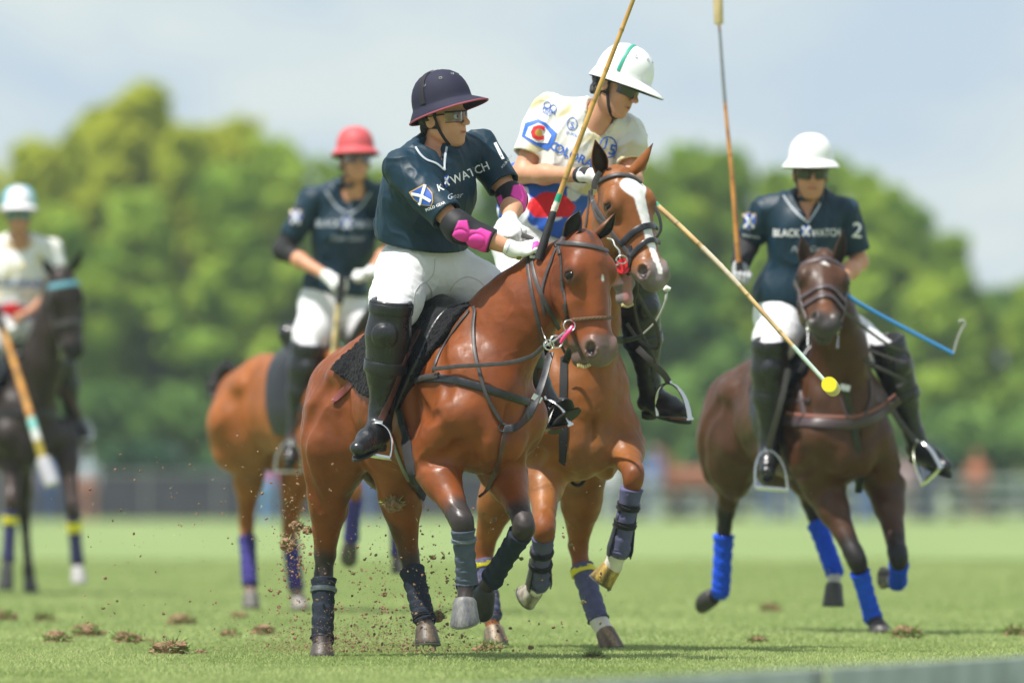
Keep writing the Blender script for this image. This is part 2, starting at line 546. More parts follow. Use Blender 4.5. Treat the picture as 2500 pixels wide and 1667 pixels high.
def plain(name, c, **k):
    if name not in M: M[name] = mat(name, c, **k)
    return M[name]
def glass_mat():
    m = bpy.data.materials.new('clear_lens'); m.use_nodes = True
    nt = m.node_tree; N, L = nt.nodes, nt.links; N.clear()
    o = N.new('ShaderNodeOutputMaterial'); t = N.new('ShaderNodeBsdfTransparent'); g = N.new('ShaderNodeBsdfGlossy'); x = N.new('ShaderNodeMixShader')
    f = N.new('ShaderNodeFresnel'); f.inputs['IOR'].default_value = 1.45
    t.inputs['Color'].default_value = (.86, .90, .88, 1); g.inputs['Roughness'].default_value = .05
    L.new(f.outputs[0], x.inputs[0]); L.new(t.outputs[0], x.inputs[1]); L.new(g.outputs[0], x.inputs[2]); L.new(x.outputs[0], o.inputs[0])
    return m
M['clear'] = glass_mat()
# ------------------------------------------------------------------ horses
def head_prims(o, n, s, d, sc=1., jaw=0., ln=1.):
    """horse head: o poll, n out of the forehead, s horse's left, d down the face; jaw = opening in radians"""
    def p(a, b, c): return o + (n * a + s * b + d * (c * ln)) * sc
    def e(a, b, c, ra, rb, rc, k=.03, op='+', R=None):
        return ell(p(a, b, c), (ra * sc, rb * sc, rc * sc * ln), R or (n, s, d), k, op)
    # lower jaw frame turned about the jaw joint
    jo = (-.13, .24)
    def jp(a, b, c):
        da, dc = a - jo[0], c - jo[1]
        return p(jo[0] + da * cos(jaw) - dc * sin(jaw), b, jo[1] + da * sin(jaw) + dc * cos(jaw))
    q = [e(-.055, 0, .075, .085, .082, .10),
         e(-.03, 0, .17, .062, .093, .11, .04),
         seg(p(-.035, 0, .15), p(-.048, 0, .42), .078 * sc, .050 * sc, .04),
         seg(p(-.012, 0, .2), p(-.022, 0, .43), .040 * sc, .030 * sc, .03)]
    for sg in (1, -1):
        q += [e(-.112, sg * .052, .215, .112, .034, .13, .022),              # cheek
              e(-.02, sg * .082, .185, .045, .026, .048, .03),                 # orbit
              e(-.005, sg * .066, .155, .03, .03, .045, .03),                  # brow bone
              seg(p(-.052, sg * .076, .245), p(-.058, sg * .055, .36), .014 * sc, .008 * sc, .022),   # facial crest
              seg(p(-.07, sg * .045, .30), p(-.06, sg * .034, .46), .045 * sc, .03 * sc, .035),
              seg(jp(-.15, sg * .04, .25), jp(-.108, sg * .022, .45), .040 * sc, .026 * sc, .03)]
    q += [seg(jp(-.125, 0, .33), jp(-.10, 0, .50), .03 * sc, .026 * sc, .03),
          ell(jp(-.098, 0, .515), (.032 * sc, .036 * sc, .036 * sc), (n, s, d), .02),
          e(-.04, 0, .485, .056, .056, .07, .04),
          e(-.036, 0, .545, .038, .045, .034, .025)]
    for sg in (1, -1):
        q += [e(-.018, sg * .040, .503, .040, .031, .048, .018),
              e(-.004, sg * .056, .506, .024, .018, .029, .010, '-'),
              e(-.018, sg * .105, .188, .026, .016, .018, .010, '-'),            # eye hollow
              seg(p(-.046, sg * .094, .186), p(-.020, sg * .104, .168), .006 * sc, .0085 * sc, .008), seg(p(-.020, sg * .104, .168), p(.008, sg * .090, .182), .0085 * sc, .006 * sc, .008),
              seg(p(-.046, sg * .094, .190), p(-.020, sg * .099, .206), .005 * sc, .006 * sc, .008), seg(p(-.020, sg * .099, .206), p(.008, sg * .090, .190), .006 * sc, .005 * sc, .008)]
    if jaw < .05:
        q += [e(-.074, 0, .535, .0035, .07, .065, .008, '-')]
    q2 = {}
    for sg, nm in ((1, 'l'), (-1, 'r')):
        q2['eye_' + nm] = p(-.018, sg * .087, .187)
        q2['nos_' + nm] = p(-.010, sg * .056, .514)
        q2['mouth_' + nm] = p(-.078, sg * .044, .455)
    q2['p'] = p; q2['jp'] = jp
    return q, q2

def ear_mesh(base, tip, opening, width, mat_, parent, inner, outer):
    """leaf-shaped cup open towards 'opening'"""
    base, tip = Vector(base), Vector(tip)
    ax = (tip - base); L_ = ax.length; ax.normalize()
    op = (opening - ax * opening.dot(ax)).normalized(); sd = ax.cross(op)
    rings_o, rings_i = [], []
    for i in range(13):
        t = i / 12
        w = width * (.62 + .75 * t) * (1 if t < .45 else 1) if t < .4 else width * .92 * (1 - ((t - .4) / .6) ** 1.7)
        w = max(w, .002)
        a0 = 2.35 - .9 * t          # how far the cup wraps round
        c = base + ax * (L_ * t) + op * (.018 * sin(pi * t)) - sd * 0
        ro, ri = [], []
        for j in range(15):
            a = -a0 + 2 * a0 * j / 14
            dv = -op * cos(a) * .72 + sd * sin(a)
            ro.append(c + dv * w); ri.append(c + dv * max(w - .005, .001) + op * .002)
        rings_o.append(ro); rings_i.append(ri)
    V = []; C = []
    for R_, cc in ((rings_o, outer), (rings_i, inner)):
        for i, r in enumerate(R_):
            for p in r: V.append(tuple(p)); C.append(cc if i < 11 else tuple(x * .3 for x in outer))
    nr, nc = 13, 15; Q = []
    for i in range(nr - 1):
        for j in range(nc - 1):
            a = i * nc + j; Q.append((a, a + 1, a + nc + 1, a + nc))
            b = nr * nc + a; Q.append((b, b + nc, b + nc + 1, b + 1))
        for j in (0, nc - 1):
            a = i * nc + j; b = nr * nc + a
            Q.append((a, a + nc, b + nc, b) if j == 0 else (a, b, b + nc, a + nc))
    for j in range(nc - 1):
        a = (nr - 1) * nc + j; b = nr * nc + a; Q.append((a, a + 1, b + 1, b))
    return mesh_np('ear', V, np.array(Q), mat_, parent, True, np.array(C))

def hoof_mesh(cor, gnd, fwd, parent, r=.047, dark=(.05, .045, .042), light=None, shoe=True, nb=None):
    """horn hoof from the coronet down to the ground face; fwd points to the toe, nb is the outward direction of the sole"""
    cor, gnd = Vector(cor), Vector(gnd)
    ax = (gnd - cor); L_ = ax.length; ax.normalize()
    nb = Vector(nb).normalized() if nb else (ax * .3 + Vector((0, 0, -.7))).normalized()
    fw = Vector(fwd)
    def fr_(t):
        n_ = ax.lerp(nb, min(max(t, 0), 1)).normalized(); f_ = (fw - n_ * fw.dot(n_)).normalized(); return n_, f_, n_.cross(f_)
    V = []; C = []; n = 24
    prof = [(-.14, .84, 0), (-.02, .97, 0), (.05, 1.0, .0), (.3, 1.06, .06), (.7, 1.17, .16), (.97, 1.25, .22), (1.0, 1.23, .22), (1.0, 1.0, .20), (.95, .55, .15)]
    light = light or dark
    for t, w, sh in prof:
        n_, f, s = fr_(t)
        for j in range(n):
            a = 2 * pi * j / n
            V.append(tuple(cor + ax * (L_ * t) + f * (r * (w * cos(a) * (1.08 if cos(a) > 0 else .92) + sh)) + s * (r * w * sin(a) * .98)))
            k = .5 + .5 * sin(a * 5 + t * 2) * sin(a * 2.3 + 1)
            C.append(tuple(dark[i] * (1 - k) + light[i] * k for i in range(3)))
    Q = []
    for i in range(len(prof) - 1):
        for j in range(n):
            k = (j + 1) % n; Q.append((i * n + j, i * n + k, (i + 1) * n + k, (i + 1) * n + j))
    b = (len(prof) - 1) * n
    for j in range(0, n // 2 - 1):
        Q.append((b + j, b + j + 1, b + n - 2 - j, b + n - 1 - j))
    Q = np.array(Q)[:, ::-1]
    h = mesh_np('hoof', V, Q, M['hoof'], parent, True, np.array(C))
    if shoe:
        m = MB(); rings = []; ax, f, s = fr_(1.0)
        for j in range(21):
            a = -2.5 + 5.0 * j / 20
            c0 = gnd + ax * .001 + f * (r * (1.12 * cos(a) * (1.08 if cos(a) > 0 else .92) + .22)) + s * (r * 1.12 * sin(a))
            rd = (f * cos(a) + s * sin(a)).normalized()
            rings.append([c0 + rd * .008, c0 + rd * .007 + ax * .006, c0 - rd * .008 + ax * .006, c0 - rd * .009])
        m.loft(rings)
        for a in (-2.2, 2.2):
            c0 = gnd + ax * .016 + f * (r * (1.12 * cos(a) * .92 + .22)) + s * (r * 1.12 * sin(a))
            m.box(c0 - ax * .004, .009, .009, .014)
        m.build('horseshoe', plain('worn_iron', (.22, .22, .22), rough=.45, metal=.8), h)
    return h

def wrap_mesh(path, rads, mat_, parent, turns=6, name='leg_wrap', flare=.006, cover=0, seed=0):
    """bandage wound round a leg: overlapping turns step in thickness"""
    pts = catmull([(*p, r) for p, r in zip(path, rads)], 14)
    m = len(pts); n = 22; V = []
    nrm = None
    for i, q in enumerate(pts):
        p = Vector(q[:3]); r = q[3]
        t = (Vector(pts[min(i + 1, m - 1)][:3]) - Vector(pts[max(i - 1, 0)][:3])).normalized()
        if nrm is None: nrm = t.orthogonal().normalized()
        nrm = (nrm - t * nrm.dot(t)).normalized(); b = t.cross(nrm)
        tt = i / (m - 1)
        for j in range(n):
            a = 2 * pi * j / n
            ph = (tt * turns + j / n * .8 + .15 * sin(a * 2 + seed)) % 1.0
            rr = r + .0068 * (1 - ph) ** .7 + flare * (max(0, 1 - tt / .06) + max(0, (tt - .95) / .05)) * (.6 + .4 * sin(a * 2 + seed)) + .0012 * sin(a * 7 + tt * 40)
            V.append(tuple(p + (nrm * cos(a) + b * sin(a)) * rr))
    # closing rings turn the edges inwards
    V2 = []
    for i in (0, m - 1):
        c = Vector(pts[i][:3])
        V2.append([tuple(c + (Vector(V[i * n + j]) - c) * .6) for j in range(n)])
    V = V2[0] + V + V2[1]; m += 2
    Q = [(i * n + j, i * n + (j + 1) % n, (i + 1) * n + (j + 1) % n, (i + 1) * n + j) for i in range(m - 1) for j in range(n)]
    return mesh_np(name, V, np.array(Q), mat_, parent)

CREASES = [  # furrows on the flank in body coordinates (forward, up): radius, depth
    ([(-.02, -.14), (.07, -.28), (.13, -.42)], .035, .007),      # front edge of the shoulder
    ([(-.14, -.30), (-.17, -.45), (-.16, -.60), (-.10, -.70)], .035, .009),      # behind the triceps
    ([(.10, -.50), (.02, -.50), (-.06, -.46), (-.12, -.38)], .03, .006),       # between shoulder and arm
    ([(.13, -.62), (.06, -.66), (-.03, -.68)], .03, .008),     # top of the forearm
    ([(-.74, -.30), (-.72, -.45), (-.68, -.58), (-.60, -.66)], .05, .012),   # flank fold
    ([(-.82, -.26), (-.92, -.38), (-1.0, -.56), (-1.02, -.75)], .045, .008),   # thigh groove
    ([(-.30, -.44), (-.45, -.48), (-.60, -.50)], .05, .004)]
class Horse: pass

def torso_prims(T, w=1., deep=1.):
    """T(x forward, y left, z up) -> world, origin on top of the withers"""
    o = T(0, 0, 0); f = (T(1, 0, 0) - o); l = (T(0, 1, 0) - o); u = (T(0, 0, 1) - o)
    R = (f, l, u)
    def tilt(a, axis='y'):
        c, s_ = cos(a), sin(a); return (f * c + u * s_, l, u * c - f * s_)
    q = [ell(T(-.36, 0, -.36), (.50, .25 * w, .315 * deep), R, .05),
         ell(T(.0, 0, -.38), (.27, .205 * w, .29 * deep), R, .08),
         seg(T(.04, 0, -.10), T(-.34, 0, -.13), .075, .085, .10),
         seg(T(-.30, 0, -.19), T(-.80, 0, -.17), .16, .16, .10),
         ell(T(-.68, 0, -.37), (.34, .225 * w, .235), R, .08),
         ell(T(-.93, 0, -.27), (.26, .225 * w, .22), R, .08),
         ell(T(.03, 0, -.60), (.20, .12, .13), R, .08)]
    for s in (1, -1):
        q += [ell(T(-.97, s * .12 * w, -.36), (.22, .125, .25), tilt(-.25), .06),
              ell(T(-.96, s * .14 * w, -.47), (.19, .105, .20), tilt(.1), .08),
              seg(T(-1.02, s * .13 * w, -.46), T(-1.0, s * .14 * w, -.58), .11, .095, .08),   # back of the thigh
              ell(T(-.80, s * .175 * w, -.20), (.07, .05, .05), R, .08),          # point of hip
              ell(T(.02, s * .140 * w, -.40), (.11, .06, .20), tilt(-.42), .09),   # shoulder blade muscle
              ell(T(.11, s * .122 * w, -.52), (.085, .07, .13), tilt(-.2), .035),    # point of shoulder
              ell(T(-.07, s * .15 * w, -.58), (.12, .075, .15), tilt(.5), .04),      # triceps
              ell(T(.165, s * .058 * w, -.57), (.07, .065, .13), R, .03)]            # breast muscles
    q += [ell(T(.265, 0, -.58), (.03, .012, .11), tilt(.2), .03, '-')]
    return q

def fore_prims(el, kn, fe, co, w=1., out=None):
    el, kn, fe, co = Vector(el), Vector(kn), Vector(fe), Vector(co)
    d = (kn - el).normalized(); c = (fe - kn).normalized(); pd = (co - fe).normalized()
    up = el - d * .10
    q = [seg(up, el.lerp(kn, .30), .092 * w, .078 * w, .05),
         seg(el.lerp(kn, .25), el.lerp(kn, .86), .076 * w, .046 * w, .04),
         seg(kn - d * .045, kn + c * .035, .044 * w, .039 * w, .03),
         ell(kn, (.044 * w, .043 * w, .050 * w), None, .03),
         seg(kn + c * .03, fe - c * .04, .031 * w, .029 * w, .02),
         seg(fe - c * .012, fe + pd * .012, .037 * w, .036 * w, .025),
         seg(fe, co, .032 * w, .038 * w, .02)]
    return q

def hind_prims(hip, st, ho, fe, co, back, w=1.):
    hip, st, ho, fe, co, back = map(Vector, (hip, st, ho, fe, co, back))
    t = (ho - st).normalized(); c = (fe - ho).normalized(); pd = (co - fe).normalized()
    q = [seg(hip, st, .17 * w, .115 * w, .06),
         seg(st, st.lerp(ho, .5), .118 * w, .084 * w, .05),
         seg(st.lerp(ho, .45), ho - t * .04, .084 * w, .043 * w, .04),
         seg(st.lerp(ho, .45) + back * .045, ho - t * .03 + back * .048, .045 * w, .016, .04),   # hamstring
         seg(ho + back * .042 - c * .035, ho + back * .028 + c * .05, .021, .026, .02),         # point of hock
         seg(ho - t * .03, ho + c * .06, .045 * w, .038 * w, .025),
         seg(ho + c * .06, fe - c * .03, .034 * w, .031 * w, .02),
         seg(fe - c * .012, fe + pd * .012, .038 * w, .037 * w, .025),
         seg(fe, co, .032 * w, .038 * w, .02)]
    return q

def make_horse(S):
    H = Horse(); H.S = S
    Y0 = S['Y']; w0 = P(*S['withers'], Y0)
    f, l, u = frame(S['yaw'], S.get('pitch', 0), S.get('roll', 0))
    ts = S.get('tscale', 1.)
    T = lambda x, y, z: w0 + (f * x + l * y + u * z) * ts
    H.T, H.f, H.l, H.u = T, f, l, u
    H.loc = lambda p: ((Vector(p) - w0).dot(f) / ts, (Vector(p) - w0).dot(l) / ts, (Vector(p) - w0).dot(u) / ts)
    H.torso = torso_prims(T, S.get('w', 1.), S.get('deep', 1.))
    def J(j): return P(j[0], j[1], Y0 + j[2])
    lw = S.get('lw', 1.)
    q = torso_prims(T, S.get('w', 1.), S.get('deep', 1.))
    lay = []
    legs = {}
    for nm, side in (('fl', 1), ('fr', -1)):
        j = [J(x) for x in S[nm]]
        if len(j) == 5: el = j[0]; j = j[1:]
        else: el = T(-.04, side * .155, -.70)
        kn, fe, co, gd = j
        q += [seg(T(.10, side * .15, -.50), el, .11 * lw, .10 * lw, .06)]
        q += fore_prims(el, kn, fe, co, lw)
        legs[nm] = (el, kn, fe, co, gd)
    for nm, side in (('hl', 1), ('hr', -1)):
        j = [J(x) for x in S[nm]]
        if len(j) == 5: st = j[0]; j = j[1:]
        else: st = T(-.82, side * .165, -.62)
        ho, fe, co, gd = j
        back = S.get('back_' + nm, -f)
        q += hind_prims(T(-.93, side * .125, -.40), st, ho, fe, co, back, lw)
        legs[nm] = (st, ho, fe, co, gd)
    H.legs = legs
    # neck
    npts = [P(a[0], a[1], Y0 + a[2]) for a in S['neck']]
    nr = [a[3] for a in S['neck']]
    hf, hl, hu = frame(*S['head'][3:6])
    hn, hs, hd = hf, hl, -hu
    po = P(S['head'][0], S['head'][1], Y0 + S['head'][2])
    H.po, H.hn, H.hs, H.hd = po, hn, hs, hd
    axis = (npts[-1] - npts[0]).normalized()
    side_n = hl - axis * hl.dot(axis)
    nl = l * .6 + hl * .4
    for i in range(len(npts) - 1):
        nn = l.lerp(hl, i / (len(npts) - 1)).normalized()
        q.append(seg(npts[i], npts[i + 1], nr[i], nr[i + 1], .07, flat=(nn, S.get('nflat', .62))))
    hq, H.hp = head_prims(po, hn, hs, hd, S.get('hscale', 1.), S.get('jaw', 0), S.get('hlen', 1.))
    q += hq
    q += S.get('extra', lambda H: [])(H)
    if S.get('fine') or S.get('crease'):
        v0, q0 = sdf_mesh(q, .022)
        tb = BVHTree.FromPolygons(v0.tolist(), q0.tolist())
        for s in (1, -1):
            for line, rad, dp in CREASES:
                pts = []
                for x, z in catmull(line, 5):
                    o = l * s; r = tb.ray_cast(T(x, s * .8, z), -o)
                    if r[0] is not None: pts.append(r[0] + r[1] * (rad - dp))
                for i in range(len(pts) - 1):
                    if (pts[i] - pts[i + 1]).length < .2: q.append(seg(pts[i], pts[i + 1], rad, rad, .022, '-'))
    V, Q = sdf_mesh(q, S.get('h', .009))
    if S.get('relax', 0): V = relax(V, Q, S['relax'])
    N = normals(V, Q)
    # shallow muscle and vein relief
    amp = S.get('relief', .004)
    V = V + N * (amp * (vnoise(V, 6, 1) + .55 * vnoise(V, 12, 2) + .18 * vnoise(V, 30, 3)))[:, None]
    if S.get('fine'):
        vein = np.maximum(0, 1 - np.abs(vnoise(V + .02 * np.stack([vnoise(V, 25, 4)] * 3, 1), 8.5, 11)) * 8) * np.clip(vnoise(V, 4, 12) + .35, 0, 1)
        V = V + N * (.0028 * vein)[:, None]
    pts = S['paint'](H)
    C = paint(V, S['base'], pts)
    body = mesh_np('horse', V, Q, M['coat'], None, True, C)
    tag(body, S['label'], 'horse', S.get('group'))
    H.o = body; H.bvh = bvh_of(body)
    hp = H.hp; hsx = S.get('hscale', 1.)
    # eyes
    for k in ('eye_l', 'eye_r'):
        m = MB(); rings = []
        for i in range(9):
            a = pi * i / 8
            rings.append([hp[k] + (hs * (cos(a)) + (hn * (cos(b) * 1.1) + hd * (sin(b) * .74)) * max(sin(a), .02)) * .0255 * hsx for b in [2 * pi * j / 14 for j in range(14)]])
        m.loft(rings); m.build('eye', M['eye'], body)
    # ears
    for e in S['ears']:
        b = hp['p'](*e['base']); t = P(e['tip'][0], e['tip'][1], Y0 + e['tip'][2])
        ear_mesh(b, t, Vector(e['open']), e.get('w', .034), M['coat'], body, e.get('inner', (.01, .008, .008)), e.get('outer', S['base']))
    # hooves and wraps
    for nm in ('fl', 'fr', 'hl', 'hr'):
        a, k, fe, co, gd = legs[nm]
        hd_ = S['hooves'].get(nm, {})
        fw = hd_.get('fwd', f)
        hoof_mesh(co, gd, Vector(fw), body, hd_.get('r', .046), hd_.get('dark', (.06, .055, .05)), hd_.get('light'), S.get('fine', False), hd_.get('nb'))
        wr = S['wraps'].get(nm)
        if wr:
            c = (fe - k).normalized(); pd = (co - fe).normalized()
            L_ = (fe - k).length
            fore = nm[0] == 'f'
            s0 = wr.get('s0', .16 if fore else .2)
            r = .034 * lw if fore else .038 * lw
            path = [k + c * (L_ * s0), k + c * (L_ * .5), k + c * (L_ * .8), fe, fe + pd * wr.get('over', .004)]
            rr = [r + .012, r + .006, r + .006, .043 * lw, .044 * lw]
            wm = wrap_mesh(path, rr, wr['mat'], body, wr.get('turns', 7), seed=hash(nm) % 7 if False else len(nm) + ord(nm[1]))
            for (t0, t1, mm) in wr.get('bands', ()):
                p2 = [k + c * (L_ * t0), k + c * (L_ * (t0 + t1) / 2), k + c * (L_ * t1)]
                wrap_mesh(p2, [r + .0145] * 3, mm, body, 1, 'wrap_band', 0)
            if wr.get('boot'):
                # tendon boot behind the leg with two closing straps
                bk = Vector(wr.get('back', -f)); sd = c.cross(bk).normalized(); bk = sd.cross(c).normalized() * (1 if sd.cross(c).dot(bk) > 0 else -1)
                rings = []
                for t, rad in ((.30, .043), (.45, .045), (.65, .047), (.85, .054), (1.0, .060), (1.1, .056)):
                    cc = k + c * (L_ * t)
                    ring = [cc + (bk * cos(a_) + sd * sin(a_)) * rad * lw for a_ in np.linspace(-2.05, 2.05, 15)]
                    ring += [cc + (bk * cos(a_) + sd * sin(a_)) * (rad - .006) * lw for a_ in np.linspace(2.05, -2.05, 15)]
                    rings.append(ring)
                m = MB(); m.loft(rings); m.build('tendon_boot', M['leather'], body)
                for t in (.42, .66):
                    p2 = [k + c * (L_ * (t - .045)), k + c * (L_ * t), k + c * (L_ * (t + .045))]
                    wrap_mesh(p2, [.0475 * lw] * 3, M['black_cloth'], body, 1, 'boot_strap', 0)
    return H
# ------------------------------------------------------------------ people
SKIN = (.58, .285, .17)
def hand_prims(wr, d, n, th, sc=1., curl=(70, 85, 45), spread=0., thumb=(.6, .5)):
    """wr wrist, d towards the knuckles, n the way the fingers curl, th the thumb's side"""
    d, n, th = Vector(d).normalized(), Vector(n), Vector(th)
    n = (n - d * n.dot(d)).normalized(); t2 = d.cross(n)
    th = t2 if t2.dot(th) > 0 else -t2
    q = [ell(wr + d * .048 * sc + n * .004 * sc, (.052 * sc, .040 * sc, .017 * sc), (d, th, n), .01),
         seg(wr - d * .015 * sc, wr + d * .02 * sc, .026 * sc, .024 * sc, .02, flat=(n, .75)),
         ell(wr + d * .028 * sc + th * .022 * sc + n * .012 * sc, (.030 * sc, .018 * sc, .017 * sc), ((d + th * .4).normalized(), th, n), .012)]
    tips = []
    for i, ln in enumerate((.92, 1.05, 1.0, .80)):
        b = wr + d * (.086 - .004 * abs(i - 1)) * sc + th * (.029 - .0195 * i) * sc
        a = 0; p = b
        lens = (.043 * ln, .028 * ln, .021 * ln); rs = (.0092, .0086, .0080, .0070)
        dd = (d + th * spread * (1.5 - i)).normalized()
        for k in range(3):
            a += radians(curl[k] * (1 - .06 * (1.5 - i)))
            e = p + (dd * cos(a) + n * sin(a)) * lens[k] * sc
            q.append(seg(p, e, rs[k] * sc, rs[k + 1] * sc, .004))
            p = e
        tips.append(p)
    b = wr + d * .022 * sc + th * .030 * sc + n * .010 * sc
    m_ = b + (d * .75 + th * thumb[0] * .6 + n * .35).normalized() * .038 * sc
    e = m_ + (d * .55 - th * thumb[1] * .5 + n * .75).normalized() * .032 * sc
    q += [seg(b, m_, .0125 * sc, .011 * sc, .008), seg(m_, e, .011 * sc, .0085 * sc, .004)]
    return q

def face_prims(c, f, l, u, s=1.):
    def p(a, b, z): return c + (f * a + l * b + u * z) * s
    R = (f, l, u)
    def E(a, b, z, ra, rb, rz, k=.02, op='+'): return ell(p(a, b, z), (ra * s, rb * s, rz * s), R, k, op)
    q = [E(-.008, 0, .045, .096, .076, .085),
         E(.03, 0, -.015, .062, .062, .085, .03),
         E(.035, 0, -.06, .052, .048, .045, .03),
         E(.068, 0, -.098, .022, .024, .019, .025)]
    for g in (1, -1):
        q += [seg(p(-.012, g * .054, -.05), p(.05, g * .024, -.095), .017 * s, .016 * s, .03),
              E(.066, g * .040, -.018, .022, .022, .018, .02),
              seg(p(.084, g * .034, .022), p(.092, g * .006, .020), .010 * s, .010 * s, .012),
              E(.096, g * .032, .004, .013, .017, .010, .012, '-')]
    q += [seg(p(.090, 0, .015), p(.117, 0, -.024), .0090 * s, .0118 * s, .012),
          E(.106, .011, -.028, .009, .008, .007, .006), E(.106, -.011, -.028, .009, .008, .007, .006),
          E(.074, 0, -.058, .022, .028, .024, .02),
          seg(p(.084, .020, -.058), p(.095, 0, -.0545), .006 * s, .0068 * s, .005), seg(p(.084, -.020, -.058), p(.095, 0, -.0545), .006 * s, .0068 * s, .005),
          seg(p(.083, .017, -.066), p(.092, 0, -.069), .006 * s, .0075 * s, .005), seg(p(.083, -.017, -.066), p(.092, 0, -.069), .006 * s, .0075 * s, .005),
          E(.096, 0, -.0615, .008, .024, .0022, .003, '-')]
    for g in (1, -1):
        q += [ell(p(-.012, g * .078, -.004), (.026 * s, .010 * s, .033 * s), ((f * .95 - u * .3).normalized(), l, (u * .95 + f * .3).normalized()), .008),
              ell(p(-.006, g * .088, -.002), (.013 * s, .007 * s, .018 * s), R, .006, '-')]
    info = dict(lip=(p(.090, .016, -.062), p(.090, -.016, -.062)), eyes=[p(.079, g * .032, .004) for g in (1, -1)], p=p,
                brow=[(p(.094, g * .018, .022), p(.084, g * .048, .020)) for g in (1, -1)], chin=(p(.06, .03, -.085), p(.06, -.03, -.085)))
    return q, info

def helmet(c, f, l, u, s, mat_, parent, band=None, brim=.075, side=.036, rim=None, drop=.038, vents=6, strap_mat=None, top=1.0, under=None):
    """polo helmet: tall dome, brim longer in front; c = middle of the rim"""
    n = 40; V = []
    def ring(t, off):
        th = t * pi / 2; r = []
        for j in range(n):
            a = 2 * pi * j / n
            sx = sin(th) ** .82
            r.append(c + (f * (cos(a) * (.128 + off) * sx - .004) + l * (sin(a) * (.108 + off) * sx) + u * ((.128 * top + off) * cos(th) ** .9)) * s)
        return r
    def brimring(k, off):
        r = []
        for j in range(n):
            a = 2 * pi * j / n; ca = cos(a)
            w = side + (brim - side) * max(0, ca) ** 1.6 + .006 * max(0, -ca)
            dr = drop * (1.0 - .15 * max(0, ca) + .25 * max(0, -ca))
            r.append(c + (f * (ca * (.128 + w * k) - .004) + l * (sin(a) * (.108 + w * k * .95)) + u * (-dr * k ** 1.1 + off)) * s)
        return r
    rings = [ring(t, 0) for t in (.02, .15, .3, .45, .6, .72, .83, .92, .985)]
    rings += [brimring(k, 0.0) for k in (.06, .25, .5, .75, .96)] + [brimring(1.0, -.003), brimring(.97, -.007)] + [brimring(k, -.007) for k in (.7, .3, 0.02)]
    rings += [ring(t, -.012) for t in (.95, .8, .5, .2)]
    m = MB(); m.loft(rings); h = m.build('helmet', mat_, parent, angle=50)
    if rim:
        m = MB(); m.tube(brimring(1.0, -.004), .0042 * s, 6, closed=True); m.build('brim_piping', rim, h)
    if under:
        m = MB(); m.loft([brimring(.96, -.0085), brimring(.5, -.0085), brimring(.05, -.0085)], cap=False); m.build('brim_lining', under, h)
    if band:
        m = MB()
        for aa, wd in band[1]:
            pts = []; nr = []
            for t in np.linspace(.05, .97, 14):
                th = t * pi / 2; sx = sin(th) ** .82
                q = f * (cos(aa) * .128 * sx - .004) + l * (sin(aa) * .108 * sx) + u * (.128 * top * cos(th) ** .9)
                pts.append(c + q * s * 1.002); nr.append(q.normalized())
            m.ribbon(pts, nr, wd * s, .003)
        m.build('helmet_band', band[0], h)
    # eyelet vents
    for (aa, t) in ([(.9, .55), (-.9, .55), (.25, .5), (-.25, .5), (1.6, .62), (-1.6, .62)][:vents]):
        th = t * pi / 2; sx = sin(th) ** .82
        q = f * (cos(aa) * .128 * sx - .004) + l * (sin(aa) * .108 * sx) + u * (.128 * top * cos(th) ** .9)
        nn = q.normalized(); t1 = nn.orthogonal().normalized(); t2 = nn.cross(t1)
        m = MB(); m.tube([c + q * s * 1.002 + (t1 * cos(b) + t2 * sin(b)) * .0062 * s for b in [2 * pi * i / 12 for i in range(12)]], .0016 * s, 6, closed=True)
        m.build('vent', M['metal'] if vents > 4 else M['print_grey'], h)
    return h

def goggles(info, f, l, u, s, c, parent, lens, frame_mat, wide=True):
    def pt(a, z, r=0): return c + (f * (.018 + (.086 + r) * cos(a)) + l * ((.078 + r) * sin(a)) + u * z) * s
    m = MB(); A = np.linspace(-1.15, 1.15, 21); rings = []
    for a in A:
        h0 = -.020 + .012 * max(0, 1 - abs(a) / .22) + .004 * abs(a); h1 = .024
        rings.append([pt(a, h0), pt(a, h1), pt(a, h1, .003), pt(a, h0, .003)])
    m.loft(rings); g = m.build('goggles', lens, parent)
    m = MB(); m.tube([pt(a, .025, .002) for a in A], .003 * s, 6)
    m.tube([pt(a, -.021 + .012 * max(0, 1 - abs(a) / .22) + .004 * abs(a), .002) for a in A], .0016 * s, 5)
    for g_ in (1, -1): m.tube([pt(1.15 * g_, .018, .001), c + (f * .02 + l * g_ * .082 + u * .016) * s, c + (f * -.03 + l * g_ * .083 + u * .012) * s], .003 * s, 6)
    m.build('goggle_frame', frame_mat, g)
    return g

def wrinkle(V, N, scale, amp, seed, axis=None, squeeze=3., wt=None):
    """soft cloth folds running across 'axis'"""
    p = V.copy()
    if axis is not None:
        ax = np3(axis) / np.linalg.norm(np3(axis)); t = p @ ax
        p = p + np.outer(t * (squeeze - 1), ax)
    w = vnoise(p + .03 * np.stack([vnoise(V, 9, seed + 5)] * 3, 1), scale, seed)
    r = 1 - np.abs(w) * 2
    r2 = 1 - np.abs(vnoise(p, scale * 2.1, seed + 1)) * 2
    a = amp * (r * np.abs(r) * .7 + .4 * r2 * np.maximum(vnoise(V, 6, seed + 2) + .2, 0))
    if wt is not None: a = a * wt
    return V + N * a[:, None]

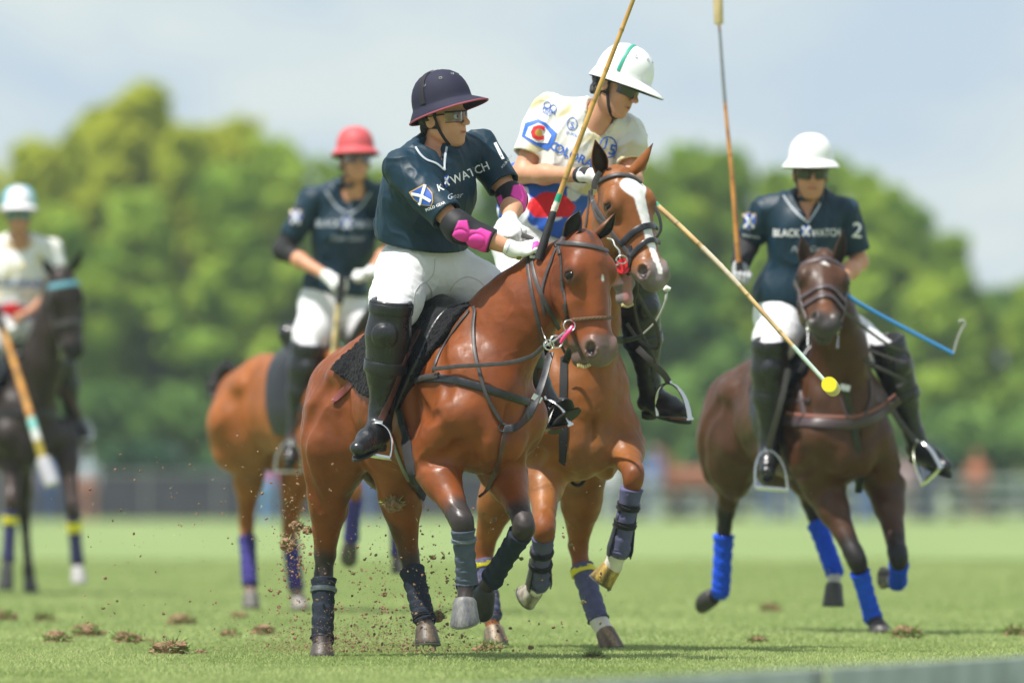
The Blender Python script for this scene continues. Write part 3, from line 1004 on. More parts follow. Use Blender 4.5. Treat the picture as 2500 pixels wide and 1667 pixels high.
class Rider: pass
def make_rider(S):
    R = Rider(); R.S = S; Y0 = S['Y']
    J = {k: P(v[0], v[1], Y0 + v[2]) for k, v in S['j'].items()}
    R.J = J
    hx = S['head']; hc = P(hx[0], hx[1], Y0 + hx[2]); f, l, u = frame(*hx[3:6]); hs = S.get('hs', 1.)
    R.hc, R.hf, R.hl, R.hu = hc, f, l, u
    up = (J['chest'] - J['pel']).normalized()
    side = (J['shl'] - J['shr']).normalized()
    fw = side.cross(up).normalized() * -1
    fw = fw if fw.y < 0 else -fw
    R.up, R.side, R.fw = up, side, fw
    mid = (J['shl'] + J['shr']) / 2
    def torso(d=0., k=.05):
        hs_ = (J['hipl'] - J['hipr']).normalized()
        return [ell(J['chest'], (.125 + d, .175 + d, .17 + d), (fw, side, up), k),
                seg(J['chest'].lerp(J['pel'], .35), J['pel'], .145 + d, .15 + d, .08, flat=(fw, .82)),
                seg(mid + side * .13 - up * .02, mid - side * .13 - up * .02, .065 + d, .065 + d, .07),
                seg(mid - fw * .0, J['neck'], .075 + d, .055 + d, .05)]
    fq, info = face_prims(hc, f, l, u, hs)
    R.info = info
    nk = hc + (f * -.022 + u * -.055) * hs
    q = torso(0) + [seg(J['neck'] - up * .05, nk, .062, .054, .035)] + fq
    arms = {}
    for s in 'lr':
        sh, el, wr = J['sh' + s], J['el' + s], J['wr' + s]
        q += [seg(sh, sh.lerp(el, .5), .058, .050, .04), seg(sh.lerp(el, .5), el, .050, .041, .03),
              seg(el, el.lerp(wr, .35), .042, .043, .03), seg(el.lerp(wr, .35), wr, .043, .027, .03)]
        hd = S['hand' + s]
        hq = hand_prims(wr, hd['d'], hd['n'], hd['t'], hd.get('s', 1.), hd.get('curl', (70, 85, 45)))
        q += hq; arms[s] = hq
    for s in 'lr':
        q += [seg(J['hip' + s], J['kn' + s], .090, .060, .05), seg(J['kn' + s], J['an' + s], .058, .040, .03), seg(J['an' + s], J['an' + s].lerp(J['toe' + s], .5), .025, .015, .02)]
    V, Q = sdf_mesh(q, S.get('h', .0052))
    C = paint(V, S.get('skin', SKIN), [(info['lip'][0], info['lip'][1], .006, .013, (.40, .10, .075), .75)] +
              [(b[0], b[1], .004, .009, (.05, .03, .02), .8) for b in info['brow']] +
              [(info['chin'][0], info['chin'][1], .02, .055, tuple(x * .75 for x in S.get('skin', SKIN)), S.get('stubble', .5))] +
              [(e, e + u * .001, .012, .024, tuple(x * .7 for x in S.get('skin', SKIN)), .6) for e in info['eyes']])
    body = mesh_np('person', V, Q, M['skin'], None, True, C)
    tag(body, S['label'], 'person', S.get('group'))
    R.o = body
    for e in info['eyes']:
        m = MB(); m.loft([[e + (f * cos(a) + (l * cos(b) + u * sin(b)) * max(sin(a), .02)) * .0125 * hs for b in [2 * pi * j / 12 for j in range(12)]] for a in [pi * i / 8 for i in range(9)]])
        m.build('eye', M['white_paint'] if S.get('fine') else M['eye'], body)
        if S.get('fine'):
            m = MB(); m.loft([[e + (f * (cos(a) * 1.02) + (l * cos(b) + u * sin(b)) * max(sin(a), .02)) * .0125 * hs for b in [2 * pi * j / 12 for j in range(12)]] for a in [.45 * i / 3 for i in range(4)]])
            m.build('iris', M['eye'], body)
    # hair below the helmet
    if S.get('hair'):
        hq = [ell(hc + (f * -.025 + u * .02) * hs, (.088 * hs, .083 * hs, .075 * hs), (f, l, u), .02)]
        rr = np.random.default_rng(5)
        for i in range(S['hair']):
            a = rr.uniform(-1.6, 1.6) + pi
            hq.append(ell(hc + (f * cos(a) * .088 + l * sin(a) * .080 + u * rr.uniform(-.045, .01)) * hs, (.014, .014, .018), None, .008))
        hq.append(ell(hc + (f * .07 + u * -.01) * hs, (.07 * hs, .1 * hs, .09 * hs), (f, l, u), .01, '-'))
        V, Q = sdf_mesh(hq, .005 if S.get('fine') else .008)
        N = normals(V, Q); V = V + N * (.004 * vnoise(V, 60, 2))[:, None]
        mesh_np('hair', V, Q, M['mane'], body)
    # jersey
    sl = S.get('sleeve', .78); ends = []
    q = torso(.016) + S.get('shirt_extra', lambda R: [])(R)
    q += [seg(J['neck'] + up * .015 - fw * .02, J['sh' + s_].lerp(J['neck'], .25), .058, .062, .05) for s_ in 'lr']
    q += [half(P(*S['hem'][:2], Y0 + S['hem'][2]), S.get('hem_n') and Vector(S['hem_n']) or -up, .006)]
    for s in 'lr':
        sh, el = J['sh' + s], J['el' + s]; d = (el - sh).normalized(); e = sh.lerp(el, sl[s] if isinstance(sl, dict) else sl)
        rs = S.get('sleeve_r', .074)
        q += [seg(sh, sh.lerp(e, .5), .074, .074, .02), seg(sh.lerp(e, .5), e + d * .02, .074, rs, .014, cut=(e, d)),
              seg(e - d * .02, e + d * .03, rs * .86, rs * .86, .003, '-')]
        q += [seg(sh, e - d * .05, .07, .06, .01, cut=(e - d * .022, d))]
        ends.append(e)
    nb = J['neck']
    q += [seg(nb - up * .02 + fw * .01, nb + up * .2 + fw * .03, .068, .085, .01, '-')]
    if S.get('vneck'):
        v0, q0 = sdf_mesh(torso(.016), .02)
        tb = BVHTree.FromPolygons(v0.tolist(), q0.tolist())
        vp = [hit(tb, *x)[0] for x in S['vneck']]
        if vp[0] is not None and vp[1] is not None:
            q += [seg(vp[0], vp[1], .052, .010, .004, '-')]
    V, Q = sdf_mesh(q, S.get('hs_', .0062))
    N = normals(V, Q)
    wt = np.ones(len(V))
    for e in ends: wt = np.minimum(wt, np.clip((np.linalg.norm(V - np3(e), axis=1) - .08) / .06, .12, 1))
    hemd = -((V - np3(P(*S['hem'][:2], Y0 + S['hem'][2]))) @ np3(S.get('hem_n') and Vector(S['hem_n']) or -up))
    wt = np.minimum(wt, np.clip(hemd / .04, .15, 1))
    V = wrinkle(V, N, 12, S.get('fold', .012), 3, S.get('fold_axis', up), .28, wt)
    N = normals(V, Q)
    V = wrinkle(V, N, 18, .0055, 9, S.get('fold_axis2', up), .3, wt)
    col = S['shirt_paint'](R, V) if S.get('shirt_paint') else None
    shirt = mesh_np('jersey', V, Q, M['jersey'] if col is not None else M['navy'], body, True, col)
    R.shirt = shirt; R.shirt_bvh = bvh_of(shirt)
    # breeches
    q = [ell(J['pel'] - up * .03, (.155, .185, .15), (fw, side, up), .06)]
    for s in 'lr':
        q += [seg(J['hip' + s], J['hip' + s].lerp(J['kn' + s], .5), .118, .103, .07), seg(J['hip' + s].lerp(J['kn' + s], .5), J['kn' + s], .103, .076, .05),
              seg(J['kn' + s], J['kn' + s].lerp(J['an' + s], .4), .072, .06, .03)]
    q += [seg(J['pel'] - up * .02, J['pel'] + up * .08, .15, .14, .05, flat=(fw, .85))]
    q += S.get('breech_extra', lambda R: [])(R)
    V, Q = sdf_mesh(q, S.get('hs_', .0062) * 1.1); N = normals(V, Q)
    V = wrinkle(V, N, 10, .007, 13, S.get('bfold', side * .6 + fw * .5 + up * .3), .35); V = wrinkle(V, normals(V, Q), 22, .003, 23, J['knr'] - J['hipr'], 2.)
    br = mesh_np('breeches', V, Q, M['white_cloth'], body)
    R.breeches = br
    # boots and knee guards
    for s in 'lr':
        kn, an, toe = J['kn' + s], J['an' + s], J['toe' + s]; d = (an - kn).normalized(); ft = (toe - an)
        fl_ = ft.length; fd = ft.normalized()
        sole_n = S.get('sole_' + s); sole_n = Vector(sole_n).normalized() if sole_n else (d - fd * d.dot(fd)).normalized()
        top = kn.lerp(an, .12)
        q = [seg(top, kn.lerp(an, .45), .070, .067, .03), seg(kn.lerp(an, .45), an - d * .06, .067, .046, .04), seg(an - d * .06, an + d * .01, .046, .044, .03),
             seg(an + sole_n * .035 - fd * .025, an + sole_n * .04 + fd * .05, .044, .043, .03),
             seg(an + sole_n * .035 + fd * .05, toe + sole_n * .03 - fd * .01, .045, .036, .03, flat=(sole_n, .85)),
             seg(an + fd * .01, an.lerp(toe, .55) + sole_n * .012, .042, .040, .04)]
        q += [half(an + sole_n * .072, sole_n, .004)]
        V, Q = sdf_mesh(q, S.get('hs_', .0062)); N = normals(V, Q)
        V = wrinkle(V, N, 13, .0035, 21, d, 2.)
        b = mesh_np('boot', V, Q, M['leather'], body)
        # sole and heel
        m = MB(); sd = fd.cross(sole_n).normalized(); rings = []
        for z in (.070, .080):
            rings.append([an + sole_n * z + fd * (fl_ * .5 - .01 + (fl_ * .5 + .045) * cos(a)) + sd * (.036 + .010 * cos(a) - .012 * cos(a) ** 2) * sin(a) for a in [2 * pi * i / 20 for i in range(20)]])
        m.loft(rings)
        rings = [[an + sole_n * z + fd * (-.012 + .036 * cos(a)) + sd * .034 * sin(a) for a in [2 * pi * i / 14 for i in range(14)]] for z in (.078, .102)]
        m.loft(rings); m.build('boot_sole', plain('boot_rubber', (.03, .032, .03), rough=.6), b)
        # knee guard: long stiff leather plate with a raised round boss
        fo = S.get('knee_' + s); fo = Vector(fo) if fo else fw
        fo = (fo - d * fo.dot(d)).normalized(); sd = d.cross(fo)
        a0, a1 = kn - d * S.get('kg0', .10), kn.lerp(an, S.get('kg1', .42))
        q = [seg(a0, kn + d * .03, .088, .095, .02), seg(kn + d * .03, a1, .095, .083, .02),
             half(a0 - d * .02, -d, .006), half(a1 + d * .03, d, .006)]
        q += [seg(a0 - d * .2, a1 + d * .2, .074, .070, .004, '-'), ]
        q += [ell(kn + fo * .088 + d * .02, (.018, .056, .056), (fo, sd, d), .003), ell(kn + fo * .094 + d * .02, (.020, .045, .045), (fo, sd, d), .002)]
        V, Q = sdf_mesh(q, .0055)
        kg = mesh_np('knee_guard', V, Q, M['leather'], body)
        for t, w in ((a0 + d * .015, .045), (a1 - d * .015, .05)):
            m = MB(); rad = .0875 if t is not None else 0
            rr_ = .0915 if (t - a0).length < .05 else .088
            pts = [t + (fo * cos(a) + sd * sin(a)) * rr_ for a in np.linspace(-2.6, 2.6, 28)]
            nr = [(fo * cos(a) + sd * sin(a)) for a in np.linspace(-2.6, 2.6, 28)]
            m.ribbon(pts, nr, w, .004); m.build('guard_strap', M['leather'], kg)
    # gloves
    for s in 'lr':
        if s not in S.get('gloves', 'lr'): continue
        wr, el = J['wr' + s], J['el' + s]; d = (wr - el).normalized()
        q = inflate(arms[s], .0012) + [seg(wr - d * .035, wr + d * .01, .036, .033, .015)]
        V, Q = sdf_mesh(q, .004 if S.get('fine') else .006)
        g = mesh_np('glove', V, Q, S.get('glove_mat', M['glove']), body)
        m = MB(); m.tube([wr - d * .036, wr - d * .030], [.0365, .0365], 18)
        m.build('cuff_edge', M['print_grey'], g)
    # head gear
    hh = S['helmet']
    hcn = hc + (f * hh.get('x', .006) + u * hh.get('z', .052)) * hs
    tl = hh.get('tilt', 0); f2 = f * cos(tl) + u * sin(tl); u2 = u * cos(tl) - f * sin(tl)
    R.helmet = helmet(hcn, f2, l, u2, hs * hh.get('s', 1.), hh['mat'], body, hh.get('band'), hh.get('brim', .075), hh.get('side', .036), hh.get('rim'), vents=hh.get('vents', 6), drop=hh.get('drop', .038), top=hh.get('top', 1.), under=hh.get('under'))
    pp = info['p']
    m = MB()
    for g in (1, -1):
        a = [pp(.01, g * .086, .05), pp(.012, g * .080, 0), pp(.022, g * .068, -.05), pp(.042, g * .048, -.10), pp(.05, g * .015, -.121)]
        if g == -1: a.append(pp(.05, 0, -.122))
        pts = [Vector(x) for x in catmull(a, 5)]
        m.ribbon(pts, [(x - hc).normalized() for x in pts], .014 * hs, .003)
        a = [pp(.018, g * .074, -.035), pp(-.03, g * .075, -.03), pp(-.075, g * .05, -.02), pp(-.09, 0, -.015)]
        pts = [Vector(x) for x in catmull(a, 5)]
        m.ribbon(pts, [(x - hc).normalized() for x in pts], .012 * hs, .003)
    m.build('chin_strap', M['black_cloth'], body)
    gg = S.get('goggles')
    if gg: goggles(info, f, l, u, hs, hc, body, gg[0], gg[1])
    # collar
    if S.get('collar'):
        m = MB(); pts = []; nr = []
        for a in np.linspace(-2.75, 2.75, 30):
            r0 = .074
            pts.append(nb + up * (.012 - .010 * cos(a)) + (fw * cos(pi - a) * r0 + side * sin(pi - a) * r0) + fw * .012)
            nr.append((fw * cos(pi - a) + side * sin(pi - a)) + up * .5)
        m.ribbon(pts, nr, .036, .004); m.build('collar', M['navy'], shirt)
    return R

def text_on(bvh, txt, org, right_px, size_px, mat_, parent, name, Y, lift=.003, shear=0., weight=0., slant=None, spacing=1., xs=1.):
    """lettering printed on a surface: glyph outlines laid on it along a baseline given in photograph pixels"""
    cu = bpy.data.curves.new(name, 'FONT'); cu.body = txt; cu.size = 1; cu.shear = shear; cu.offset = weight; cu.resolution_u = 2; cu.space_character = spacing
    ob = bpy.data.objects.new(name, cu); COL.objects.link(ob)
    dg = bpy.context.evaluated_depsgraph_get(); me = bpy.data.meshes.new_from_object(ob.evaluated_get(dg))
    bpy.data.objects.remove(ob)
    bm = bmesh.new(); bm.from_mesh(me)
    bmesh.ops.triangulate(bm, faces=bm.faces)
    bmesh.ops.subdivide_edges(bm, edges=[e for e in bm.edges if e.calc_length() > .18], cuts=1)
    ang = math.atan2(right_px[1], right_px[0]); sl = slant if slant is not None else ang - pi / 2
    last = Y
    for v in bm.verts:
        x, y = v.co.x * xs * size_px, v.co.y * size_px
        uu = org[0] + x * cos(ang) + y * cos(sl); vv = org[1] + x * sin(ang) + y * sin(sl)
        p, n = hit(bvh, uu, vv)
        if p is None: v.co = P(uu, vv, last)
        else:
            if n.y > 0: n = -n
            v.co = p + Vector((0, -lift, 0)); last = v.co.y
    bm.to_mesh(me); bm.free(); me.name = name
    me.materials.clear(); me.materials.append(mat_)
    return link(name, me, parent)

def patch_on(bvh, poly_px, mat_, parent, name, Y, lift=.002, n=7):
    """flat print with a polygon outline given in photograph pixels, laid on a surface"""
    bm = bmesh.new()
    vs = [bm.verts.new((p[0], p[1], 0)) for p in poly_px]; bm.faces.new(vs)
    bmesh.ops.triangulate(bm, faces=bm.faces)
    for _ in range(4):
        es = [e for e in bm.edges if e.calc_length() > n]
        if not es: break
        bmesh.ops.subdivide_edges(bm, edges=es, cuts=1)
        bmesh.ops.triangulate(bm, faces=[f for f in bm.faces if len(f.verts) > 3])
    last = Y
    for v in bm.verts:
        p, nn = hit(bvh, v.co.x, v.co.y)
        if p is None: v.co = P(v.co.x, v.co.y, last)
        else: v.co = p + Vector((0, -lift, 0)); last = v.co.y
    me = bpy.data.meshes.new(name); bm.to_mesh(me); bm.free()
    me.polygons.foreach_set('use_smooth', [True] * len(me.polygons))
    me.materials.append(mat_)
    return link(name, me, parent)
# ------------------------------------------------------------------ ground
def turf_mat():
    m = bpy.data.materials.new('mown_turf'); m.use_nodes = True
    nt = m.node_tree; N, L = nt.nodes, nt.links
    b = N['Principled BSDF']; b.inputs['Roughness'].default_value = .9; b.inputs['Specular IOR Level'].default_value = .15
    tc = N.new('ShaderNodeTexCoord')
    n1 = N.new('ShaderNodeTexNoise'); n1.inputs['Scale'].default_value = .38; n1.inputs['Detail'].default_value = 6
    n2 = N.new('ShaderNodeTexNoise'); n2.inputs['Scale'].default_value = 28; n2.inputs['Detail'].default_value = 4
    L.new(tc.outputs['Object'], n1.inputs['Vector']); L.new(tc.outputs['Object'], n2.inputs['Vector'])
    r = N.new('ShaderNodeValToRGB')
    r.color_ramp.elements[0].position = .25; r.color_ramp.elements[0].color = (.145, .210, .068, 1)
    r.color_ramp.elements[1].position = .66; r.color_ramp.elements[1].color = (.215, .280, .108, 1)
    e2 = r.color_ramp.elements.new(.80); e2.color = (.285, .29, .15, 1)
    L.new(n1.outputs['Fac'], r.inputs['Fac'])
    mr = N.new('ShaderNodeMapRange'); mr.inputs['From Min'].default_value = .3; mr.inputs['From Max'].default_value = .7
    mr.inputs['To Min'].default_value = .78; mr.inputs['To Max'].default_value = 1.18
    L.new(n2.outputs['Fac'], mr.inputs['Value'])
    mu = N.new('ShaderNodeVectorMath'); mu.operation = 'MULTIPLY'
    L.new(r.outputs['Color'], mu.inputs[0]); L.new(mr.outputs[0], mu.inputs[1]); L.new(mu.outputs[0], b.inputs['Base Color'])
    bp = N.new('ShaderNodeBump'); bp.inputs['Strength'].default_value = .6; bp.inputs['Distance'].default_value = .02
    L.new(n2.outputs['Fac'], bp.inputs['Height']); L.new(bp.outputs[0], b.inputs['Normal'])
    return m
M['turf'] = turf_mat()
def make_ground():
    xs = [-800, -300, -100, -20, -6, 6, 20, 100, 300, 800]
    ys = [-300, -50, 0, 15, 25, 32, 40, 50, 70, 110, 200, 400, 800, 1300]
    V = [(x, y, 0) for y in ys for x in xs]; n = len(xs)
    Q = [(j * n + i, j * n + i + 1, (j + 1) * n + i + 1, (j + 1) * n + i) for j in range(len(ys) - 1) for i in range(n - 1)]
    g = mesh_np('ground', V, np.array(Q), M['turf'], None, False)
    tag(g, 'wide pale green mown polo field', kind='structure')
make_ground()
# ------------------------------------------------------------------ tack
def trimmed_shell(H, poly, d, extra=(), mirror=True, sidecut=None):
    """a layer lying on the horse's back and flanks, trimmed to a convex outline seen on its flank"""
    q = inflate(H.torso, d)
    pts = []
    for p in poly:
        if len(p) == 2 and abs(p[0]) > 5:
            h, n = hit(H.bvh, *p)
            x = H.loc(h) if h is not None else H.loc(P(p[0], p[1], H.S['Y'] + .2))
            pts.append((x[0], x[2]))
        else: pts.append(p)
    # convex outline
    ps = sorted(set((round(x, 4), round(z, 4)) for x, z in pts))
    def hullside(ps):
        h = []
        for p in ps:
            while len(h) > 1 and (h[-1][0] - h[-2][0]) * (p[1] - h[-2][1]) - (h[-1][1] - h[-2][1]) * (p[0] - h[-2][0]) <= 0: h.pop()
            h.append(p)
        return h[:-1]
    pts = hullside(ps) + hullside(ps[::-1])
    c = (sum(p[0] for p in pts) / len(pts), sum(p[1] for p in pts) / len(pts))
    for i in range(len(pts)):
        (x0, z0), (x1, z1) = pts[i], pts[(i + 1) % len(pts)]
        n = (z1 - z0, x0 - x1); L_ = sqrt(n[0] ** 2 + n[1] ** 2)
        if L_ < 1e-5: continue
        n = (n[0] / L_, n[1] / L_)
        if n[0] * (c[0] - x0) + n[1] * (c[1] - z0) > 0: n = (-n[0], -n[1])
        q.append(half(H.T(x0, 0, z0), H.f * n[0] + H.u * n[1], .012))
    # hollow inside so only a layer remains
    q += list(extra)
    return q

def shell_obj(name, q, h, mat_, parent=None, noise=0., ns=60):
    V, Q = sdf_mesh(q, h)
    if noise:
        N = normals(V, Q)
        V = V + N * (noise * (vnoise(V, ns, 4) + .6 * vnoise(V, ns * 2.1, 5)))[:, None]
    return mesh_np(name, V, Q, mat_, parent)

def tubeP(name, pts, r, mat_, parent, n=8, smooth_=True, closed=False):
    p = [P(*x) for x in pts]
    if smooth_ and len(p) > 2: p = [Vector(x) for x in catmull(p, 6)]
    m = MB(); m.tube(p, r, n, closed=closed)
    return m.build(name, mat_, parent)

def strapP(name, pts, width, mat_, parent, thick=.004, nrm=(0, -1, 0), per=6):
    """strap hanging free through given points"""
    p = [Vector(x) for x in catmull([P(*x) for x in pts], per)]
    m = MB(); m.ribbon(p, [Vector(nrm)] * len(p), width, thick)
    return m.build(name, mat_, parent)

def stirrup(parent, top, bl, br, thick=.009, depth=.05, yaw=0):
    """stirrup iron: arch and tread; three corners as points"""
    top, bl, br = Vector(top), Vector(bl), Vector(br)
    mid = (bl + br) / 2; up_ = top - mid; sd = (br - bl) / 2
    m = MB(); pts = []
    for a in np.linspace(0, pi, 19):
        pts.append(mid + up_ * (max(sin(a), 0) ** .75) * 1.0 - sd * cos(a) * (1.0 if sin(a) < .75 else 1.0) + up_ * 0.0)
    fwd = sd.normalized().cross(up_.normalized()).normalized(); rings = []
    for i, p in enumerate(pts):
        t = (pts[min(i + 1, 18)] - pts[max(i - 1, 0)]).normalized(); s2 = t.cross(fwd); a = pi * i / 18
        w = thick * (.75 + .45 * abs(cos(a)))
        rings.append([p + s2 * (w * .55 * cos(b_)) + fwd * (w * sin(b_)) for b_ in [2 * pi * j / 10 for j in range(10)]])
    m.loft(rings)
    ir = m.build('stirrup_iron', M['metal'], parent)
    m = MB(); fwd = sd.normalized().cross(up_.normalized()).normalized()
    rings = []
    for t in np.linspace(-1.02, 1.02, 9):
        w = depth / 2 * (1 - .35 * t * t)
        c = mid + sd * t; z = up_.normalized()
        rings.append([c + fwd * w + z * .004, c - fwd * w + z * .004, c - fwd * w - z * .006, c + fwd * w - z * .006])
    m.loft(rings); m.build('stirrup_tread', M['metal'], ir)
    m = MB(); c0 = top + up_.normalized() * .006
    m.box(c0, .034, .012, .014, Matrix((sd.normalized(), fwd, up_.normalized())).transposed()); m.build('stirrup_eye', M['metal'], ir)
    return ir

def head_ring(H, d, a0, a1, n=22, lift=.003):
    """points round the horse's head at distance d below the poll; angle 0 is the front, + towards its left"""
    sc = H.S.get('hscale', 1.); c = H.hp['p'](-.06, 0, d); pts = []; nr = []
    for a in np.linspace(a0, a1, n):
        o = H.hn * cos(a) + H.hs * sin(a)
        r = H.bvh.ray_cast(c + o * .35, -o)
        if r[0] is None: continue
        pts.append(r[0] + o * lift); nr.append(o)
    return pts, nr
def head_line(H, pts2, lift=.004):
    """line on the head through (distance, angle) pairs"""
    pts = []; nr = []
    for d, a in catmull(pts2, 6):
        p, n = head_ring(H, d, a, a, 1, lift)
        if p: pts.append(p[0]); nr.append(n[0])
    return pts, nr
def generic_bridle(H, label, mat_=None, rings=True, browcol=None, noses=(.33,), wd=1.):
    mat_ = mat_ or M['strap']
    def rib(name, pn, w, parent, t=.006, mm=None):
        m = MB(); m.ribbon(pn[0], pn[1], w * wd, t); return m.build(name, mm or mat_, parent)
    br = rib('bridle', head_ring(H, .105, -1.5, 1.5), .022, None, .007, browcol)
    tag(br, label, 'bridle')
    for s in (1, -1):
        rib('cheekpiece', head_line(H, [(.08, s * 1.55), (.18, s * 1.42), (.30, s * 1.45), (.44, s * 1.6)]), .018, br)
        rib('throat_lash', head_line(H, [(.09, s * 1.7), (.18, s * 1.95), (.28, s * 2.3)]), .013, br)
        if rings:
            c = H.hp['mouth_' + ('l' if s > 0 else 'r')] + H.hs * s * .02
            m = MB(); m.tube([c + (H.hn * cos(a) + H.hd * sin(a)) * .032 for a in np.linspace(0, 2 * pi, 15)[:-1]], .0045, 7, closed=True); m.build('bit_ring', M['metal'], br)
            m = MB(); m.tube([c + H.hd * .03 + H.hn * -.02, c + H.hd * .10 + H.hn * -.05], .005, 7); m.build('bit_shank', M['metal'], br)
    for d in noses: rib('noseband', head_ring(H, d, -1.75, 1.75), .024, br, .008)
    return br
def free_rein(name, a, b_, sag, w, mat_, parent, side=0.):
    a, b_ = Vector(a), Vector(b_); pts = []
    for t in np.linspace(0, 1, 16):
        p = a.lerp(b_, t) - Vector((0, 0, sag * 4 * t * (1 - t))); pts.append(p)
    m = MB(); m.ribbon(pts, [Vector((.3, -1, .2))] * len(pts), w, .005)
    return m.build(name, mat_, parent)
# ------------------------------------------------------------------ trees, fence and people along the far side of the field
def leaf_mat(name, c1, c2, trans=.35):
    m = bpy.data.materials.new(name); m.use_nodes = True
    nt = m.node_tree; N, L = nt.nodes, nt.links; N.clear()
    o = N.new('ShaderNodeOutputMaterial'); d = N.new('ShaderNodeBsdfDiffuse'); t = N.new('ShaderNodeBsdfTranslucent'); x = N.new('ShaderNodeMixShader')
    tc = N.new('ShaderNodeTexCoord'); nz = N.new('ShaderNodeTexNoise'); nz.inputs['Scale'].default_value = .55; nz.inputs['Detail'].default_value = 4
    r = N.new('ShaderNodeValToRGB'); r.color_ramp.elements[0].position = .35; r.color_ramp.elements[1].position = .68
    r.color_ramp.elements[0].color = (*c1, 1); r.color_ramp.elements[1].color = (*c2, 1)
    L.new(tc.outputs['Object'], nz.inputs['Vector']); L.new(nz.outputs['Fac'], r.inputs['Fac'])
    L.new(r.outputs['Color'], d.inputs['Color']); L.new(r.outputs['Color'], t.inputs['Color'])
    x.inputs[0].default_value = trans
    L.new(d.outputs[0], x.inputs[1]); L.new(t.outputs[0], x.inputs[2]); L.new(x.outputs[0], o.inputs[0])
    return m
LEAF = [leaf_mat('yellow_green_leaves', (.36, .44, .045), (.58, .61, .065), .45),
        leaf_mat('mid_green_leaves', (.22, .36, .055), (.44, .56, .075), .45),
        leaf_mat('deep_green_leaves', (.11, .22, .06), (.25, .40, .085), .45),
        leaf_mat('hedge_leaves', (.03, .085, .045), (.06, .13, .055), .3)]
BARK = mat('bark', (.09, .075, .06), rough=.9, var=.3, vscale=3, bump=.6, bscale=6)
def leaves(centers, radii, n, size, rng):
    """leaf-sized quads spread through lobes, thicker towards the outside"""
    w = np.array(radii) ** 2; k = rng.choice(len(radii), n, p=w / w.sum())
    d = rng.normal(size=(n, 3)); d /= np.linalg.norm(d, axis=1)[:, None]
    r = np.array(radii)[k] * np.where(rng.random(n) < .3, .9 + .55 * rng.random(n), .68 + .36 * rng.random(n))
    c = np.array(centers)[k] + d * r[:, None] * np.array((1, 1, .8))
    a = rng.normal(size=(n, 3)) * .8 + d * 1.8 + np.array((0, 0, .5)); a /= np.linalg.norm(a, axis=1)[:, None]
    b = np.cross(a, rng.normal(size=(n, 3))); b /= np.linalg.norm(b, axis=1)[:, None]
    c2 = np.cross(a, b); s = size * (.6 + .8 * rng.random(n))[:, None]
    V = np.stack([c - b * s, c - c2 * s * .55 + b * s * .1, c + b * s, c + c2 * s * .55 + b * s * .1], 1).reshape(-1, 3)
    return V
def tree(u, v_top, wpx, Y, kind, label, seed, cat='tree', name='tree', lobes=64, n=6400, low=.16):
    rng = np.random.default_rng(seed)
    H_ = CAM_H + (HZ - v_top) * Y / FPX; x = (u - 1250) * Y / FPX; Wd = wpx * Y / FPX / 2
    cs = []; rs = []
    for i in range(lobes):
        t = low + (1 - low) * rng.random() ** .8
        prof = Wd * (np.sin(np.clip((t - low) / (1 - low), 0, 1) ** .75 * np.pi * .93 + .12) * .9 + .12)
        a = rng.uniform(0, 2 * pi); r = prof * rng.random() ** .6
        rad = Wd * rng.uniform(.10, .34) * (1.15 - .55 * t)
        cs.append((x + r * cos(a), Y + r * sin(a) * .8, min(H_ * t, H_ - rad * .7))); rs.append(rad)
    for q in range(4): cs.append((x + rng.uniform(-.25, .25) * Wd, Y, H_ * (.97 - .05 * q) - Wd * .10)); rs.append(Wd * (.12 + .03 * q))
    e = empty(name, label, cat, 'trees along the far side of the field' if name == 'tree' else 'shrubs under the trees')
    V = leaves(cs, rs, n, .24 + Wd * .045, rng)
    o = mesh_np('crown', V, np.arange(len(V)).reshape(-1, 4), LEAF[kind], e, False)
    m = MB(); top = Vector((x, Y, H_ * .7))
    m.tube([Vector((x, Y, -.1)), Vector((x + .1, Y, H_ * .25)), top], [.05 * Wd + .12, .045 * Wd + .08, .05], 8)
    for i in range(6):
        c = Vector(cs[i]); z = H_ * rng.uniform(.2, .5)
        m.tube([Vector((x, Y, z)), Vector((x, Y, z)).lerp(c, .6) + Vector((0, 0, .3)), c], [.02 * Wd + .05, .05, .02], 6)
    m.build('trunk', BARK, e)
    return e
TREES = [  # u, v_top, width, Y, kind
    (-60, 400, 330, 232, 0), (90, 360, 280, 226, 0), (215, 300, 250, 236, 0), (330, 215, 280, 228, 0), (455, 320, 240, 222, 0), (590, 300, 260, 232, 0), (560, 420, 280, 219, 1),
    (150, 520, 300, 218, 1), (20, 560, 280, 217, 1), (340, 480, 300, 220, 1), (700, 370, 260, 226, 1), (820, 400, 260, 233, 1), (930, 420, 260, 228, 1), (1060, 410, 260, 236, 1),
    (1190, 430, 240, 228, 2), (1310, 440, 240, 234, 2), (1440, 430, 250, 226, 2), (1570, 400, 250, 232, 1), (1690, 365, 260, 226, 1), (1800, 385, 250, 234, 2), (1900, 420, 220, 224, 1),
    (2010, 395, 240, 230, 1), (2120, 430, 240, 224, 1), (2230, 500, 230, 230, 2), (2330, 585, 200, 222, 1), (2430, 720, 230, 226, 2), (2530, 690, 240, 222, 1), (1640, 560, 280, 219, 2), (2080, 600, 280, 219, 1), (2270, 700, 260, 218, 1),
    (150, 345, 300, 230, 0), (272, 268, 280, 234, 0), (395, 282, 300, 230, 0), (520, 322, 280, 227, 0), (650, 345, 280, 229, 1), (1500, 425, 260, 229, 1), (1745, 372, 260, 230, 1), (2170, 465, 240, 228, 1)]
KIND = ['yellow green leafy tree', 'mid green bushy tree', 'deep green dense tree']
